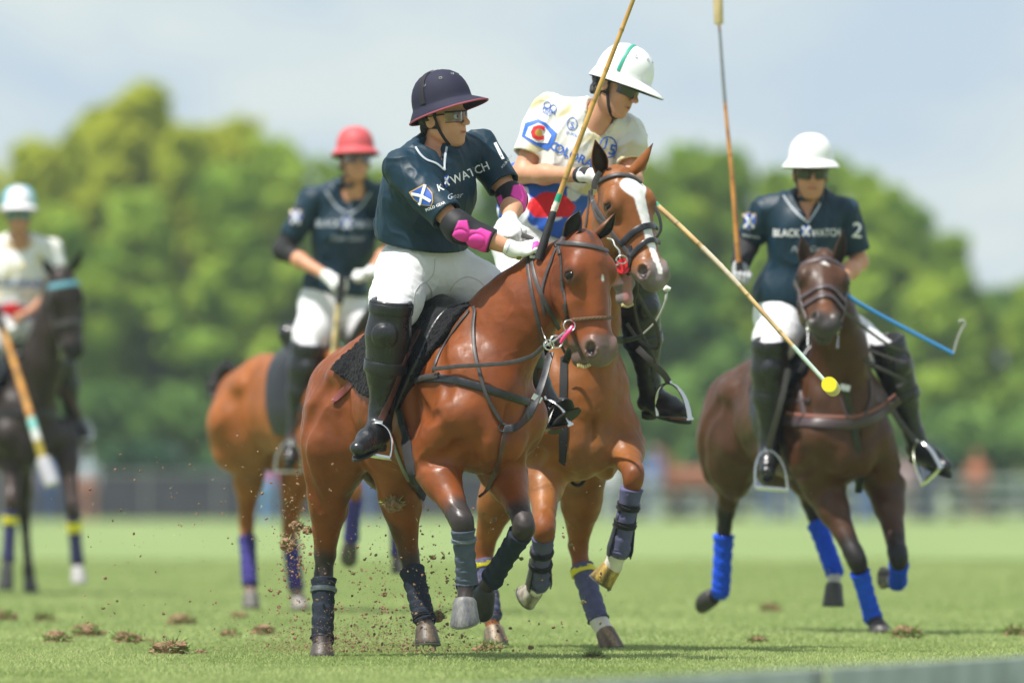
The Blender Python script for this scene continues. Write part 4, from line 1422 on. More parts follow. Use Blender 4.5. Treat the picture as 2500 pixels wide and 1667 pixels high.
PLACE = {0: 'at the far left edge', 1: 'above the black pony\'s rider', 2: 'left of the tallest crown', 3: 'with the tallest crown of the row', 4: 'just right of the tallest crown', 5: 'left of the coral helmet',
         6: 'low in front of the yellow green crowns', 7: 'low behind the black pony', 8: 'low behind the white and blue helmet', 9: 'low between black pony and orange bay rump', 10: 'behind the coral helmet',
         11: 'between the coral and purple helmets', 12: 'behind the back of the purple helmet rider', 13: 'behind the purple helmet rider', 14: 'between the two leading riders', 15: 'behind the printed white jersey',
         16: 'behind the blazed pony\'s head', 17: 'right of the blazed pony\'s ears', 18: 'left of the raised mallet', 19: 'right of the raised mallet', 20: 'behind the navy rider\'s left arm',
         21: 'behind the navy rider\'s white helmet', 22: 'right of the navy rider\'s shoulder', 23: 'sloping down right of the navy rider', 24: 'above the tip of the blue whip', 25: 'low near the right edge',
         26: 'at the far right edge', 27: 'low between blazed pony and dark bay', 28: 'low behind the dark bay pony', 29: 'low right of the blue whip',
         30: 'right above the white and blue helmet', 31: 'filling the left shoulder of the tallest crown', 32: 'filling the right shoulder of the tallest crown', 33: 'midway between tallest crown and coral helmet', 34: 'just left of the coral helmet',
         35: 'behind the far mallet shaft by the blazed pony', 36: 'straight behind the raised mallet', 37: 'on the slope right of the navy rider'}
for i, (u, vt, w, Y, k) in enumerate(TREES):
    tree(u, vt, w * 1.12, Y, k, KIND[k] + ' ' + PLACE[i], 100 + i)
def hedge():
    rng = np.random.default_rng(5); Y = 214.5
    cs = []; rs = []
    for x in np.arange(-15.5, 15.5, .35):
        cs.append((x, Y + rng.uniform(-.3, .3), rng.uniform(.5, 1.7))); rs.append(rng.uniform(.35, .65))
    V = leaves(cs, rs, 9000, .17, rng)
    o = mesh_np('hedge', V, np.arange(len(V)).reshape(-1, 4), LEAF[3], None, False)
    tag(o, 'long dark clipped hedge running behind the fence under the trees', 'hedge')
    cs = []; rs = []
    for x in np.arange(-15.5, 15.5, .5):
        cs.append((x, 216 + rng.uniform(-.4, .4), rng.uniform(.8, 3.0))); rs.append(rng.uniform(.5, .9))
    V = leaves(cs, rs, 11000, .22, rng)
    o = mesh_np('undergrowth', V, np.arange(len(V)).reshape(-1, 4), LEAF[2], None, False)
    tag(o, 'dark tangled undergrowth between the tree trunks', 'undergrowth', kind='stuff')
hedge()
def fences():
    grey = plain('grey_screen', (.038, .038, .050), rough=.8, var=.25, vscale=1.2)
    post = plain('fence_post', (.20, .20, .20), rough=.7)
    Y = 212.0; e = empty('screen_fence', 'low grey screened fence along the far left of the field', 'fence')
    xs = np.arange(-14.5, .2, 1.8)
    for i, x in enumerate(xs):
        m = MB(); m.box((x, Y, .65), .07, .07, 1.3); m.build('post', post, e)
        if i < len(xs) - 1:
            m = MB(); m.box((x + .9, Y + .01, .60), 1.71, .03, 1.05); m.build('panel', grey, e)
    m = MB(); m.box((-7.2, Y, 1.19), 14.8, .06, .07); m.build('rail', post, e)
    rail = plain('pale_rail', (.36, .38, .38), rough=.6)
    e = empty('rail_fence', 'pale post and rail fence along the far right of the field', 'fence')
    for x in np.arange(.6, 15.2, 2.0):
        m = MB(); m.box((x, Y + .3, .60), .10, .10, 1.2); m.build('post', rail, e)
    for z in (.30, .66, 1.04):
        m = MB(); m.box((7.8, Y + .22, z), 14.8, .04, .10); m.build('rail', rail, e)
fences()
def bystander(u, v_foot, h, top, bottom, hat, label, Y, seed, skin=(.34, .17, .1)):
    rng = np.random.default_rng(seed)
    x = (u - 1250) * Y / FPX; s = h / 1.75
    b = lambda a, c, z: Vector((x + a * s, Y + c * s, z * s))
    lean = rng.uniform(-.04, .04); ar = rng.uniform(.02, .2)
    f, l, u_ = frame(rng.uniform(-70, 70))
    q = [ell(b(lean, 0, 1.18), (.17 * s, .12 * s, .28 * s), None, .05), ell(b(0, 0, .92), (.155 * s, .12 * s, .14 * s), None, .06),
         seg(b(lean, 0, 1.40), b(lean, 0, 1.52), .055 * s, .05 * s, .03), ell(b(lean, 0, 1.62), (.085 * s, .095 * s, .12 * s), None, .02)]
    for g in (1, -1):
        q += [seg(b(g * .09, 0, .88), b(g * (.10 + ar * .2), .02, .48), .085 * s, .06 * s, .04), seg(b(g * (.10 + ar * .2), .02, .48), b(g * (.11 + ar * .3), .04, .06), .058 * s, .04 * s, .03),
              seg(b(g * (.11 + ar * .3), .02, .05), b(g * (.12 + ar * .3), -.12, .04), .042 * s, .035 * s, .02),
              seg(b(g * .18 + lean, 0, 1.38), b(g * (.23 + ar * .3), .02, 1.12), .055 * s, .045 * s, .03), seg(b(g * (.23 + ar * .3), .02, 1.12), b(g * (.20 + ar * .2), -.10, .90), .042 * s, .03 * s, .02),
              ell(b(g * (.20 + ar * .2), -.12, .86), (.035 * s, .03 * s, .05 * s), None, .01)]
    V, Q = sdf_mesh(q, .018)
    C = paint(V, skin, [(b(0, 0, 1.40), b(0, 0, .96), .25 * s, .29 * s, top), (b(.2, 0, 1.3), b(-.2, 0, 1.3), .12 * s, .15 * s, top), (b(0, 0, .90), b(0, 0, .1), .22 * s, .26 * s, bottom), (b(lean, .02, 1.66), b(lean, .02, 1.72), .07 * s, .10 * s, hat)])
    o = mesh_np('person', V, Q, plain('bystander_clothes', (.5, .5, .5), vcol=True, rough=.8), None, True, C)
    tag(o, label, 'person', 'people standing along the fence')
for i, a in enumerate([
    (212, 1272, 1.72, (.42, .48, .56), (.50, .20, .13), (.40, .45, .5), 'bystander in pale top and salmon trousers behind the black pony\'s foreleg', 208),
    (122, 1272, 1.70, (.10, .16, .40), (.03, .08, .26), (.10, .08, .06), 'bystander in blue jeans and blue shirt under the black pony', 207),
    (52, 1270, 1.74, (.16, .22, .45), (.07, .07, .09), (.2, .2, .2), 'bystander in blue shirt under the black pony\'s chest', 209),
    (648, 1275, 1.76, (.62, .06, .16), (.22, .42, .78), (.50, .03, .08), 'bystander in pink top and sky blue trousers by the orange bay\'s leg', 206),
    (905, 1270, 1.70, (.08, .12, .34), (.10, .16, .40), (.08, .06, .05), 'bystander in blue clothes behind the bay pony\'s belly', 209),
    (1487, 1268, 1.66, (.78, .78, .82), (.40, .42, .50), (.55, .5, .5), 'bystander in a white shirt between the blazed pony\'s forelegs', 208),
    (1592, 1280, 1.80, (.16, .20, .40), (.30, .34, .44), (.45, .36, .32), 'bystander in blue shirt and grey trousers left of the brown horse', 205),
    (1876, 1272, 1.76, (.22, .28, .48), (.08, .14, .36), (.2, .16, .14), 'bystander in blue behind the dark bay pony\'s hind leg', 206),
    (1938, 1268, 1.74, (.32, .34, .44), (.07, .12, .30), (.1, .08, .06), 'bystander in grey blue behind the dark bay pony\'s belly', 208),
    (2116, 1276, 1.70, (.07, .18, .56), (.07, .18, .52), (.1, .08, .06), 'bystander in bright blue between the dark bay pony\'s forelegs', 206),
    (2208, 1262, 1.66, (.45, .30, .32), (.30, .24, .26), (.2, .15, .12), 'bystander in dusty pink right of the dark bay pony', 210),
    (2264, 1300, 1.86, (.04, .06, .11), (.05, .07, .13), (.05, .04, .04), 'bystander in dark navy under the dark bay\'s rider\'s boot', 199),
    (2385, 1265, 1.72, (.50, .17, .09), (.22, .12, .10), (.50, .20, .12), 'bystander in orange jacket by the rail fence at right', 208)]):
    bystander(*a, seed=40 + i)
def standing_horse(u, Y, s):
    x = (u - 1250) * Y / FPX
    b = lambda a, c, z: Vector((x + a * s, Y + c * s, z * s))
    q = [ell(b(0, 0, 1.1), (.6, .27, .30), None, .06), ell(b(.5, .0, 1.15), (.3, .26, .28), None, .08), ell(b(-.45, 0, 1.12), (.28, .24, .32), None, .08),
         seg(b(-.55, 0, 1.25), b(-.85, -.1, 1.75), .2, .12, .08), seg(b(-.86, -.1, 1.78), b(-1.12, -.15, 1.42), .12, .07, .05), ell(b(-1.14, -.15, 1.36), (.08, .07, .09), None, .04)]
    for g, a in ((.13, -.45), (-.13, -.5), (.13, .6), (-.13, .52)):
        q += chain([b(a, g, 1.0), b(a + .02, g, .52), b(a, g, .08)], [.13, .06, .045], .05)
    q += [seg(b(.78, 0, 1.25), b(.95, 0, .7), .06, .03, .03)] + [seg(b(-.82, -.1 + g * .06, 1.86), b(-.82, -.12 + g * .08, 2.02), .035, .01, .02) for g in (1, -1)]
    V, Q = sdf_mesh(q, .022)
    C = paint(V, (.24, .085, .04), [(b(a, 0, .5), b(a, 0, .05), .2, .26, (.05, .03, .02)) for a in (-.47, .57)] + [(b(.85, 0, 1.1), b(.95, 0, .7), .05, .08, (.03, .02, .015))])
    tag(mesh_np('horse', V, Q, M['coat'], None, True, C), 'distant chestnut horse standing by the far fence between the blazed pony and dark bay', 'horse')
standing_horse(1690, 206, .92)
def sideboard():
    """low boards that edge the field, out of focus close to the camera"""
    h = .22
    def at(u, v):
        Y = (CAM_H - h) * FPX / (v - HZ); return Vector(((u - 1250) * Y / FPX, Y, 0))
    a, b = at(1200, 1667), at(2500, 1594); d = (b - a).normalized(); nrm = Vector((-d.y, d.x, 0))
    e = empty('sideboard', 'low blue grey wooden board edging the field at the bottom right', 'sideboard')
    mt = plain('weathered_board', (.36, .39, .42), rough=.75, var=.3, vscale=6, bump=.5, bscale=20)
    R_ = Matrix((d, nrm, Vector((0, 0, 1)))).transposed()
    for i in range(-2, 4):
        c = a + d * (i * 2.44 + 1.22)
        m = MB(); m.box(c + Vector((0, 0, h / 2 - .005)), 2.425, .034, h - .01, R_); m.build('board', mt, e)
        m = MB(); m.box(a + d * (i * 2.44) + Vector((0, 0, h / 2)) - nrm * .035, .05, .03, h - .02, R_); m.build('stake', M['metal'], e)
sideboard()
def turf():
    """short grass blades over the part of the field that is in focus, sparser away from it"""
    rng = np.random.default_rng(3); n = 330000
    Y = np.concatenate([28 + 62 * rng.random(int(n * .8)) ** 1.7, rng.uniform(31, 40, n - int(n * .8))])
    X = rng.uniform(-.5, .5, n) * Y * .128
    Pn = np.stack([X, Y, np.zeros(n)], 1)
    dens = vnoise(Pn * np.array((1, .35, 1)), .9, 2) + .6 * vnoise(Pn, 3.1, 3)
    h = np.clip(.011 + .008 * dens + .008 * rng.random(n), .004, .04)
    a = rng.uniform(0, 2 * pi, n); w = .0035 + .0025 * rng.random(n) + np.clip(Y - 42, 0, 40) * .0002
    lx = rng.normal(size=n) * .6 * h; ly = rng.normal(size=n) * .6 * h
    V = np.empty((n, 3, 3)); c, s = np.cos(a) * w, np.sin(a) * w
    V[:, 0] = np.stack([X - c, Y - s, np.zeros(n)], 1); V[:, 1] = np.stack([X + c, Y + s, np.zeros(n)], 1); V[:, 2] = np.stack([X + lx, Y + ly, h], 1)
    t = np.clip(.5 + .6 * dens + .3 * rng.normal(size=n), 0, 1)[:, None]
    C = np.array((.26, .34, .115)) * (1 - t) + np.array((.43, .50, .215)) * t
    dry = (rng.random(n) < .05)[:, None]; C = np.where(dry, np.array((.42, .38, .20)), C)
    C = np.repeat(C[:, None], 3, 1).reshape(-1, 3)
    m = leaf_mat('blade', (.2, .3, .1), (.2, .3, .1), .45)
    nt = m.node_tree; at = nt.nodes.new('ShaderNodeVertexColor'); at.layer_name = 'Col'
    for nd in nt.nodes:
        if nd.type in ('BSDF_DIFFUSE', 'BSDF_TRANSLUCENT'): nt.links.new(at.outputs[0], nd.inputs['Color'])
    o = mesh_np('grass', V.reshape(-1, 3), np.arange(n * 3).reshape(-1, 3), m, None, False, C)
    tag(o, 'short mown grass blades of the polo field', 'grass', kind='stuff')
turf()

def haze():
    """thin humid air over the field"""
    m = bpy.data.materials.new('humid_air'); m.use_nodes = True
    nt = m.node_tree; nt.nodes.clear(); o = nt.nodes.new('ShaderNodeOutputMaterial'); v = nt.nodes.new('ShaderNodeVolumePrincipled')
    v.inputs['Color'].default_value = (.80, .92, 1.0, 1); v.inputs['Density'].default_value = .0003; v.inputs['Anisotropy'].default_value = .0
    nt.links.new(v.outputs[0], o.inputs['Volume'])
    mb = MB(); mb.box((0, 500, 6.5), 1640, 1640, 15); tag(mb.build('haze', m, None, False), 'thin pale haze over the field', kind='stuff')
haze()
# ------------------------------------------------------------------ the five ponies
NAVYWRAP = cloth('navy_bandage', (.022, .028, .042))
SLATEWRAP = cloth('slate_bandage', (.075, .090, .125))
VIOLETWRAP = cloth('violet_bandage', (.10, .10, .19))
BLUEWRAP = cloth('blue_bandage', (.012, .075, .62))
DEEPWRAP = cloth('deep_violet_bandage', (.05, .04, .20))

BAY = (.180, .047, .0095)
def bay_points(H, black=(.034, .026, .025), muzzle=(.10, .075, .07), dark=(.14, .038, .014), socks=(), knee=True):
    L_ = []
    for nm in ('fl', 'fr', 'hl', 'hr'):
        a, k, fe, co, gd = H.legs[nm]
        if nm[0] == 'f':
            L_.append((a.lerp(k, .80), k, .03, .10, black, .9)); L_.append((k, fe, .08, .12, black)); L_.append((fe, gd, .10, .14, black))
        else:
            L_.append((k.lerp(a, .05), k, .0, .12, black, .7)); L_.append((k, fe, .05, .10, black)); L_.append((fe, gd, .10, .14, black))
    return L_
def head_layers(H, muzzle, dark, nostril=(.02, .012, .012)):
    p = H.hp['p']; L_ = []
    L_.append((p(-.03, 0, .535), p(-.08, 0, .54), .07, .118, muzzle, 1.0))
    jp = H.hp['jp']; L_.append((jp(-.10, 0, .46), jp(-.10, 0, .54), .04, .07, muzzle, 1.0))
    for s, k in ((1, 'l'), (-1, 'r')):
        L_.append((H.hp['eye_' + k], H.hp['eye_' + k] + H.hd * .006, .024, .058, dark, .85))
        L_.append((H.hp['nos_' + k], H.hp['nos_' + k] + H.hd * .012, .012, .024, nostril))
    L_.append((p(-.075, .05, .49), p(-.075, -.05, .49), .006, .016, nostril, .6))
    return L_

def paint_A(H):
    T, p = H.T, H.hp['p']
    L_ = [(T(-1.0, 0, .0), T(-.1, 0, .02), .05, .22, (.15, .034, .008), .8),
          (T(-.9, 0, -.62), T(-.3, 0, -.72), .05, .25, (.24, .075, .02), .8),
          (T(.2, 0, -.4), T(.1, 0, -.7), .05, .28, (.24, .062, .012), .6),
          (H.po, H.po + Vector((-.3, .1, -.45)), .05, .3, (.16, .036, .009), .7)]
    for sgn in (1, -1):
        L_.append((T(-1.0, sgn * .05, -.55), T(-.85, sgn * .04, -.9), .04, .13, (.06, .025, .012), .8))
    L_ += bay_points(H)
    c0, c1 = T(-.02, 0, .02), H.po - H.hn * .10 + H.hd * .0
    mid = P(1262, 632, 35.88); L_ += [(c0, mid, .012, .035, (.018, .012, .011)), (mid, P(1345, 566, 35.72), .010, .030, (.018, .012, .011))]
    L_ += [(p(.0, 0, -.02), p(.045, .004, .10), .008, .016, (.05, .035, .032))]
    L_ += [(p(.02, 0, .1), p(0, 0, .40), .01, .10, (.26, .068, .018), .6)]
    L_ += head_layers(H, (.150, .098, .085), (.05, .025, .02))
    L_.append((p(.03, .012, .205), p(.03, .012, .222), .008, .013, (.75, .7, .68)))
    for sgn in (1, -1):
        L_.append((p(-.07, sgn * .07, .3), p(-.07, sgn * .06, .42), .02, .06, (.30, .085, .025), .5))
    return L_

A_SPEC = dict(label='bay pony braking hard in front with slate leg bandages and a rope noseband', Y=36.0, h=.0068, relief=.0055,
    withers=(1150, 738), yaw=31, w=.95, pitch=7, roll=0, base=BAY, paint=paint_A, fine=True,
    neck=[(1170, 880, .02, .225), (1235, 800, -.07, .20), (1290, 740, -.14, .165), (1345, 684, -.17, .135), (1385, 640, -.24, .10)],
    head=(1434, 562, -.46, 33, 10, 2.5), hscale=1.1, hlen=.9, jaw=.26,
    ears=[dict(base=(-.05, -.062, .02), tip=(1416, 514, -.46), open=(.12, -1, .1), w=.042, outer=(.03, .02, .016)),
          dict(base=(-.05, .062, .02), tip=(1503, 518, -.38), open=(.9, -.5, .1), w=.036, outer=(.14, .05, .02))],
    fr=[(1055, 1128, -.06), (1130, 1278, -.34), (1140, 1424, -.28), (1135, 1468, -.31), (1136, 1514, -.33)],
    fl=[(1225, 1140, .10), (1283, 1284, -.22), (1203, 1410, -.02), (1182, 1440, .03), (1172, 1478, .05)],
    hr=[(812, 1085, .66), (792, 1372, .88), (787, 1556, .80), (786, 1578, .77), (786, 1604, .75)],
    hl=[(962, 1095, .52), (1000, 1368, .72), (1035, 1508, .60), (1040, 1534, .57), (1042, 1572, .54)],
    wraps=dict(fr=dict(mat=SLATEWRAP, s0=.10, bands=[(.24, .30, plain('grey_tape_band', (.16, .19, .22), rough=.5))]), fl=dict(mat=NAVYWRAP, s0=.16),
               hr=dict(mat=NAVYWRAP, s0=.22, bands=[(.34, .40, plain('grey_tape_band', (.16, .19, .22), rough=.5))]), hl=dict(mat=NAVYWRAP, s0=.16)),
    hooves=dict(fr=dict(fwd=(-.25, -1, -.35), nb=(.15, .35, -.9), r=.050, dark=(.10, .10, .11), light=(.18, .175, .17)), fl=dict(fwd=(.3, .3, -1), dark=(.02, .02, .02), nb=(-.4, 1, -.2)),
                hr=dict(fwd=(.1, -1, 0), dark=(.05, .04, .035), light=(.085, .07, .06)), hl=dict(fwd=(.3, -1, 0), dark=(.035, .028, .024), light=(.12, .085, .05))))
HA = make_horse(A_SPEC)

for i in range(6):
    jp = HA.hp['jp']; sx = (i - 2.5) * .010
    m = MB(); m.box(jp(-.072, sx, .548 - abs(sx) * .35), .010, .009, .013, Matrix((HA.hn, HA.hs, HA.hd)).transposed()); m.build('tooth', M['tooth'], HA.o)
CHEST = (.215, .071, .0145)
def paint_B(H):
    T, p = H.T, H.hp['p']
    L_ = [(T(-.9, 0, -.62), T(.1, 0, -.72), .05, .3, (.38, .17, .06), .8)]
    for nm in ('hl', 'hr', 'fl', 'fr'):
        a, k, fe, co, gd = H.legs[nm]
        L_.append((k, fe, .02, .10, (.22, .06, .018), .7))
        if nm in ('fl', 'hl', 'fr'): L_.append((fe.lerp(co, .35), gd, .05, .07, (.62, .58, .52)))
    L_ += head_layers(H, (.19, .155, .15), (.07, .035, .02))
    jp = H.hp['jp']; L_.append((jp(-.085, 0, .40), jp(-.070, 0, .53), .016, .030, (.42, .19, .19)))
    # blaze: wide star, narrow strip, snip
    for (d0, d1, s0, s1, r) in ((.105, .145, .022, .010, .050), (.125, .160, -.012, .0, .046), (.15, .22, .008, .008, .036), (.20, .30, .010, .012, .030), (.28, .40, .012, .010, .026), (.38, .47, .010, .004, .018), (.46, .52, .004, .008, .012)):
        L_.append((p(.03, s0, d0), p(.01, s1, d1), r * .92, r * 1.12, (.78, .76, .74)))
    L_.append((p(-.02, .0, .535), p(-.03, .012, .555), .01, .022, (.55, .33, .30), .8))
    return L_
B_SPEC = dict(label='chestnut pony with a white blaze and open mouth galloping beside the bay pony', Y=37.8, h=.0068, relief=.005,
    withers=(1415, 770), yaw=15, pitch=3, roll=-2, base=CHEST, paint=paint_B, fine=True,
    neck=[(1428, 900, -.04, .215), (1440, 790, -.14, .19), (1452, 680, -.22, .16), (1466, 580, -.26, .130), (1480, 515, -.28, .10)],
    head=(1512, 402, -.50, 32, 26, 4), hscale=1.14, hlen=.92, jaw=.58,
    ears=[dict(base=(-.05, -.060, .02), tip=(1453, 341, -.55), open=(.1, -1, .1), w=.043, inner=(.03, .012, .008)),
          dict(base=(-.05, .060, .02), tip=(1594, 350, -.50), open=(1, .1, .1), w=.040)],
    fr=[(1330, 1145, .0), (1328, 1292, -.32), (1316, 1420, -.12), (1304, 1440, -.08), (1286, 1456, -.03)],
    fl=[(1518, 1075, -.02), (1549, 1160, -.38), (1514, 1340, -.30), (1494, 1384, -.25), (1468, 1420, -.20)],
    hr=[(1250, 1110, .75), (1178, 1345, .95), (1199, 1500, .86), (1206, 1536, .83), (1211, 1572, .80)],
    hl=[(1428, 1110, .65), (1410, 1350, .85), (1460, 1512, .72), (1478, 1542, .69), (1492, 1582, .66)],
    wraps=dict(fr=dict(mat=VIOLETWRAP, s0=.12, boot=True), fl=dict(mat=VIOLETWRAP, s0=.18, boot=True, turns=4),
               hr=dict(mat=VIOLETWRAP, s0=.16, bands=[(.2, .28, M['yellow_paint'])]), hl=dict(mat=VIOLETWRAP, s0=.2, bands=[(.24, .32, M['yellow_paint'])], over=.0)),
    hooves=dict(fr=dict(fwd=(-.2, -1, -.3), nb=(-.7, .5, -.5), dark=(.10, .08, .05), light=(.52, .48, .40)), fl=dict(fwd=(-.2, -1, .2), nb=(-.55, .1, -.8), dark=(.06, .04, .02), light=(.55, .38, .09)),
                hr=dict(fwd=(.1, -1, 0), dark=(.03, .025, .022), light=(.28, .2, .12)), hl=dict(fwd=(.35, -1, 0), dark=(.06, .03, .018), light=(.28, .20, .12))))
HB = make_horse(B_SPEC)

DARKBAY = (.058, .022, .008)
def paint_C(H):
    T, p = H.T, H.hp['p']
    L_ = [(T(-.9, 0, -.5), T(.1, 0, -.6), .05, .35, (.065, .024, .007), .8), (T(-1, 0, 0), T(0, 0, 0), .02, .2, (.035, .013, .008), .8)]
    L_ += bay_points(H, black=(.010, .008, .008))
    for nm in ('fl', 'hl'):
        a, k, fe, co, gd = H.legs[nm]; L_.append((fe.lerp(co, .1), co, .05, .08, (.42, .40, .36)))
    L_ += head_layers(H, (.05, .042, .042), (.02, .012, .01))
    L_ += [(p(.02, 0, .1), p(0, 0, .40), .02, .09, (.055, .021, .011), .7), (p(.02, 0, .40), p(.0, 0, .47), .01, .06, (.17, .06, .02), .7),
           (p(.04, -.004, .14), p(.035, .014, .155), .010, .016, (.75, .74, .72))]
    return L_
C_SPEC = dict(label='dark bay pony with bright blue leg bandages coming head on', Y=42.7, h=.011, relief=.004, crease=True,
    withers=(2035, 828), w=1.07, yaw=24, pitch=4, roll=0, base=DARKBAY, paint=paint_C,
    neck=[(2055, 950, -.05, .215), (2050, 860, -.15, .19), (2036, 780, -.26, .16), (2020, 705, -.34, .130), (2010, 655, -.38, .10)],
    head=(2006, 622, -.52, 6, 50, -5), hscale=1.22, hlen=.80,
    ears=[dict(base=(-.05, -.060, .02), tip=(1957, 577, -.52), open=(.1, -1, .0), w=.038, inner=(.06, .035, .03)),
          dict(base=(-.05, .060, .02), tip=(2060, 561, -.52), open=(.4, -1, .0), w=.036, inner=(.03, .02, .018))],
    fr=[(2010, 1190, -.02), (2092, 1368, -.24), (2130, 1505, -.12), (2140, 1524, -.14), (2152, 1545, -.16)],
    fl=[(2160, 1180, .08), (2195, 1366, -.22), (2192, 1418, .04), (2176, 1412, .08), (2158, 1404, .12)],
    hr=[(1812, 1085, .66), (1770, 1262, .98), (1760, 1440, 1.05), (1742, 1455, 1.09), (1722, 1466, 1.14)],
    hl=[(1950, 1095, .66), (1982, 1240, .85), (2036, 1392, .70), (2036, 1430, .66), (2034, 1480, .64)],
    wraps={k: dict(mat=BLUEWRAP, s0=(.2 if k[0] == 'f' else .25), turns=7) for k in ('fl', 'fr', 'hl', 'hr')},
    hooves=dict(fr=dict(fwd=(.3, -1, 0), dark=(.05, .045, .045)), fl=dict(fwd=(-.3, -.6, -1), nb=(-.8, .6, 0), dark=(.06, .05, .045), light=(.3, .26, .2)),
                hr=dict(fwd=(-.5, -.4, -.8), nb=(-.6, .8, .2), dark=(.025, .022, .02)), hl=dict(fwd=(0, -1, .1), dark=(.03, .028, .028), light=(.08, .07, .06))))
HC = make_horse(C_SPEC)

def paint_D(H):
    T = H.T
    L_ = [(T(-.9, 0, -.6), T(.1, 0, -.7), .05, .3, (.30, .14, .06), .7)]
    for nm in ('fl', 'fr', 'hl', 'hr'):
        a, k, fe, co, gd = H.legs[nm]; L_.append((k, fe, .02, .12, (.26, .09, .03), .7)); L_.append((fe, co, .04, .07, (.2, .13, .1)))
    return L_ + head_layers(H, (.1, .07, .06), (.05, .03, .02))
D_SPEC = dict(label='orange bay pony seen behind the rider in the purple helmet, rump to the trees', Y=50.0, h=.014, relief=.003,
    withers=(815, 838), yaw=30, w=.92, pitch=2, roll=0, base=(.27, .082, .016), paint=paint_D, tscale=1.05,
    neck=[(880, 940, -.1, .21), (925, 860, -.25, .17), (960, 790, -.38, .14), (985, 730, -.46, .12), (1000, 690, -.5, .10)],
    head=(1012, 670, -.6, 40, 10, 6), hscale=1.05, hlen=.95,
    ears=[dict(base=(-.05, -.06, .02), tip=(1002, 630, -.6), open=(.2, -1, 0)), dict(base=(-.05, .06, .02), tip=(1040, 632, -.6), open=(.5, -1, 0))],
    fr=[(840, 1100, -.2), (866, 1195, -.45), (858, 1310, -.30), (854, 1330, -.26), (850, 1356, -.22)],
    fl=[(935, 1100, .05), (968, 1230, -.2), (972, 1350, -.1), (974, 1372, -.1), (976, 1400, -.1)],
    hr=[(610, 1070, .72), (602, 1285, 1.1), (610, 1425, .95), (612, 1450, .92), (613, 1484, .9)],
    hl=[(735, 1075, .85), (706, 1300, 1.05), (722, 1430, .9), (727, 1458, .88), (733, 1486, .85)],
    wraps={k: dict(mat=DEEPWRAP, s0=.2) for k in ('fl', 'fr', 'hl', 'hr')},
    hooves=dict(hr=dict(dark=(.13, .12, .11), fwd=(.3, -1, 0)), hl=dict(dark=(.25, .22, .2), fwd=(.3, -1, 0)), fr=dict(fwd=(.3, .2, -1), nb=(-.5, 1, 0), dark=(.06, .05, .05))))
HD = make_horse(D_SPEC)

def paint_E(H):
    return [(H.legs[k][0], H.legs[k][1], .02, .12, (.05, .024, .018), .7) for k in ('fl', 'fr')] + head_layers(H, (.012, .011, .011), (.01, .008, .008)) + \
        [(H.hp['p'](.02, 0, .2), H.hp['p'](0, 0, .42), .01, .08, (.035, .024, .022), .8)]
E_SPEC = dict(label='black pony with a pale blue browband behind the others, cut off at its shoulder', Y=58.5, h=.014, relief=.003,
    withers=(55, 880), yaw=22, pitch=2, roll=0, base=(.026, .017, .014), paint=paint_E, tscale=1.04,
    neck=[(85, 960, -.05, .225), (105, 880, -.16, .20), (125, 800, -.26, .17), (138, 735, -.32, .14), (145, 690, -.36, .11)],
    head=(152, 655, -.48, 20, 4, 8), hscale=1.12, hlen=.98,
    ears=[dict(base=(-.05, -.06, .02), tip=(102, 628, -.5), open=(.2, -1, 0), w=.034), dict(base=(-.05, .06, .02), tip=(202, 608, -.5), open=(.6, -1, 0), w=.034)],
    fr=[(30, 1090, -.0), (28, 1225, -.25), (20, 1360, -.2), (17, 1385, -.22), (14, 1440, -.25)],
    fl=[(160, 1080, .05), (178, 1245, -.2), (188, 1365, -.1), (190, 1388, -.12), (193, 1424, -.14)],
    hr=[(-80, 1120, .7), (-90, 1280, .95), (-80, 1400, .85), (-78, 1420, .83), (-76, 1448, .8)],
    hl=[(40, 1120, .7), (60, 1270, .95), (70, 1395, .85), (72, 1415, .83), (74, 1444, .8)],
    wraps=dict(fl=dict(mat=cloth('dusk_bandage', (.06, .055, .16)), s0=.15, bands=[(.2, .42, M['yellow_paint'])]), fr=dict(mat=cloth('dusk_bandage', (.06, .055, .16)), s0=.15, bands=[(.25, .38, M['yellow_paint'])])),
    hooves=dict(fl=dict(dark=(.42, .40, .40), fwd=(.2, -1, 0)), fr=dict(dark=(.03, .03, .03), fwd=(0, -1, 0))))
HE = make_horse(E_SPEC)
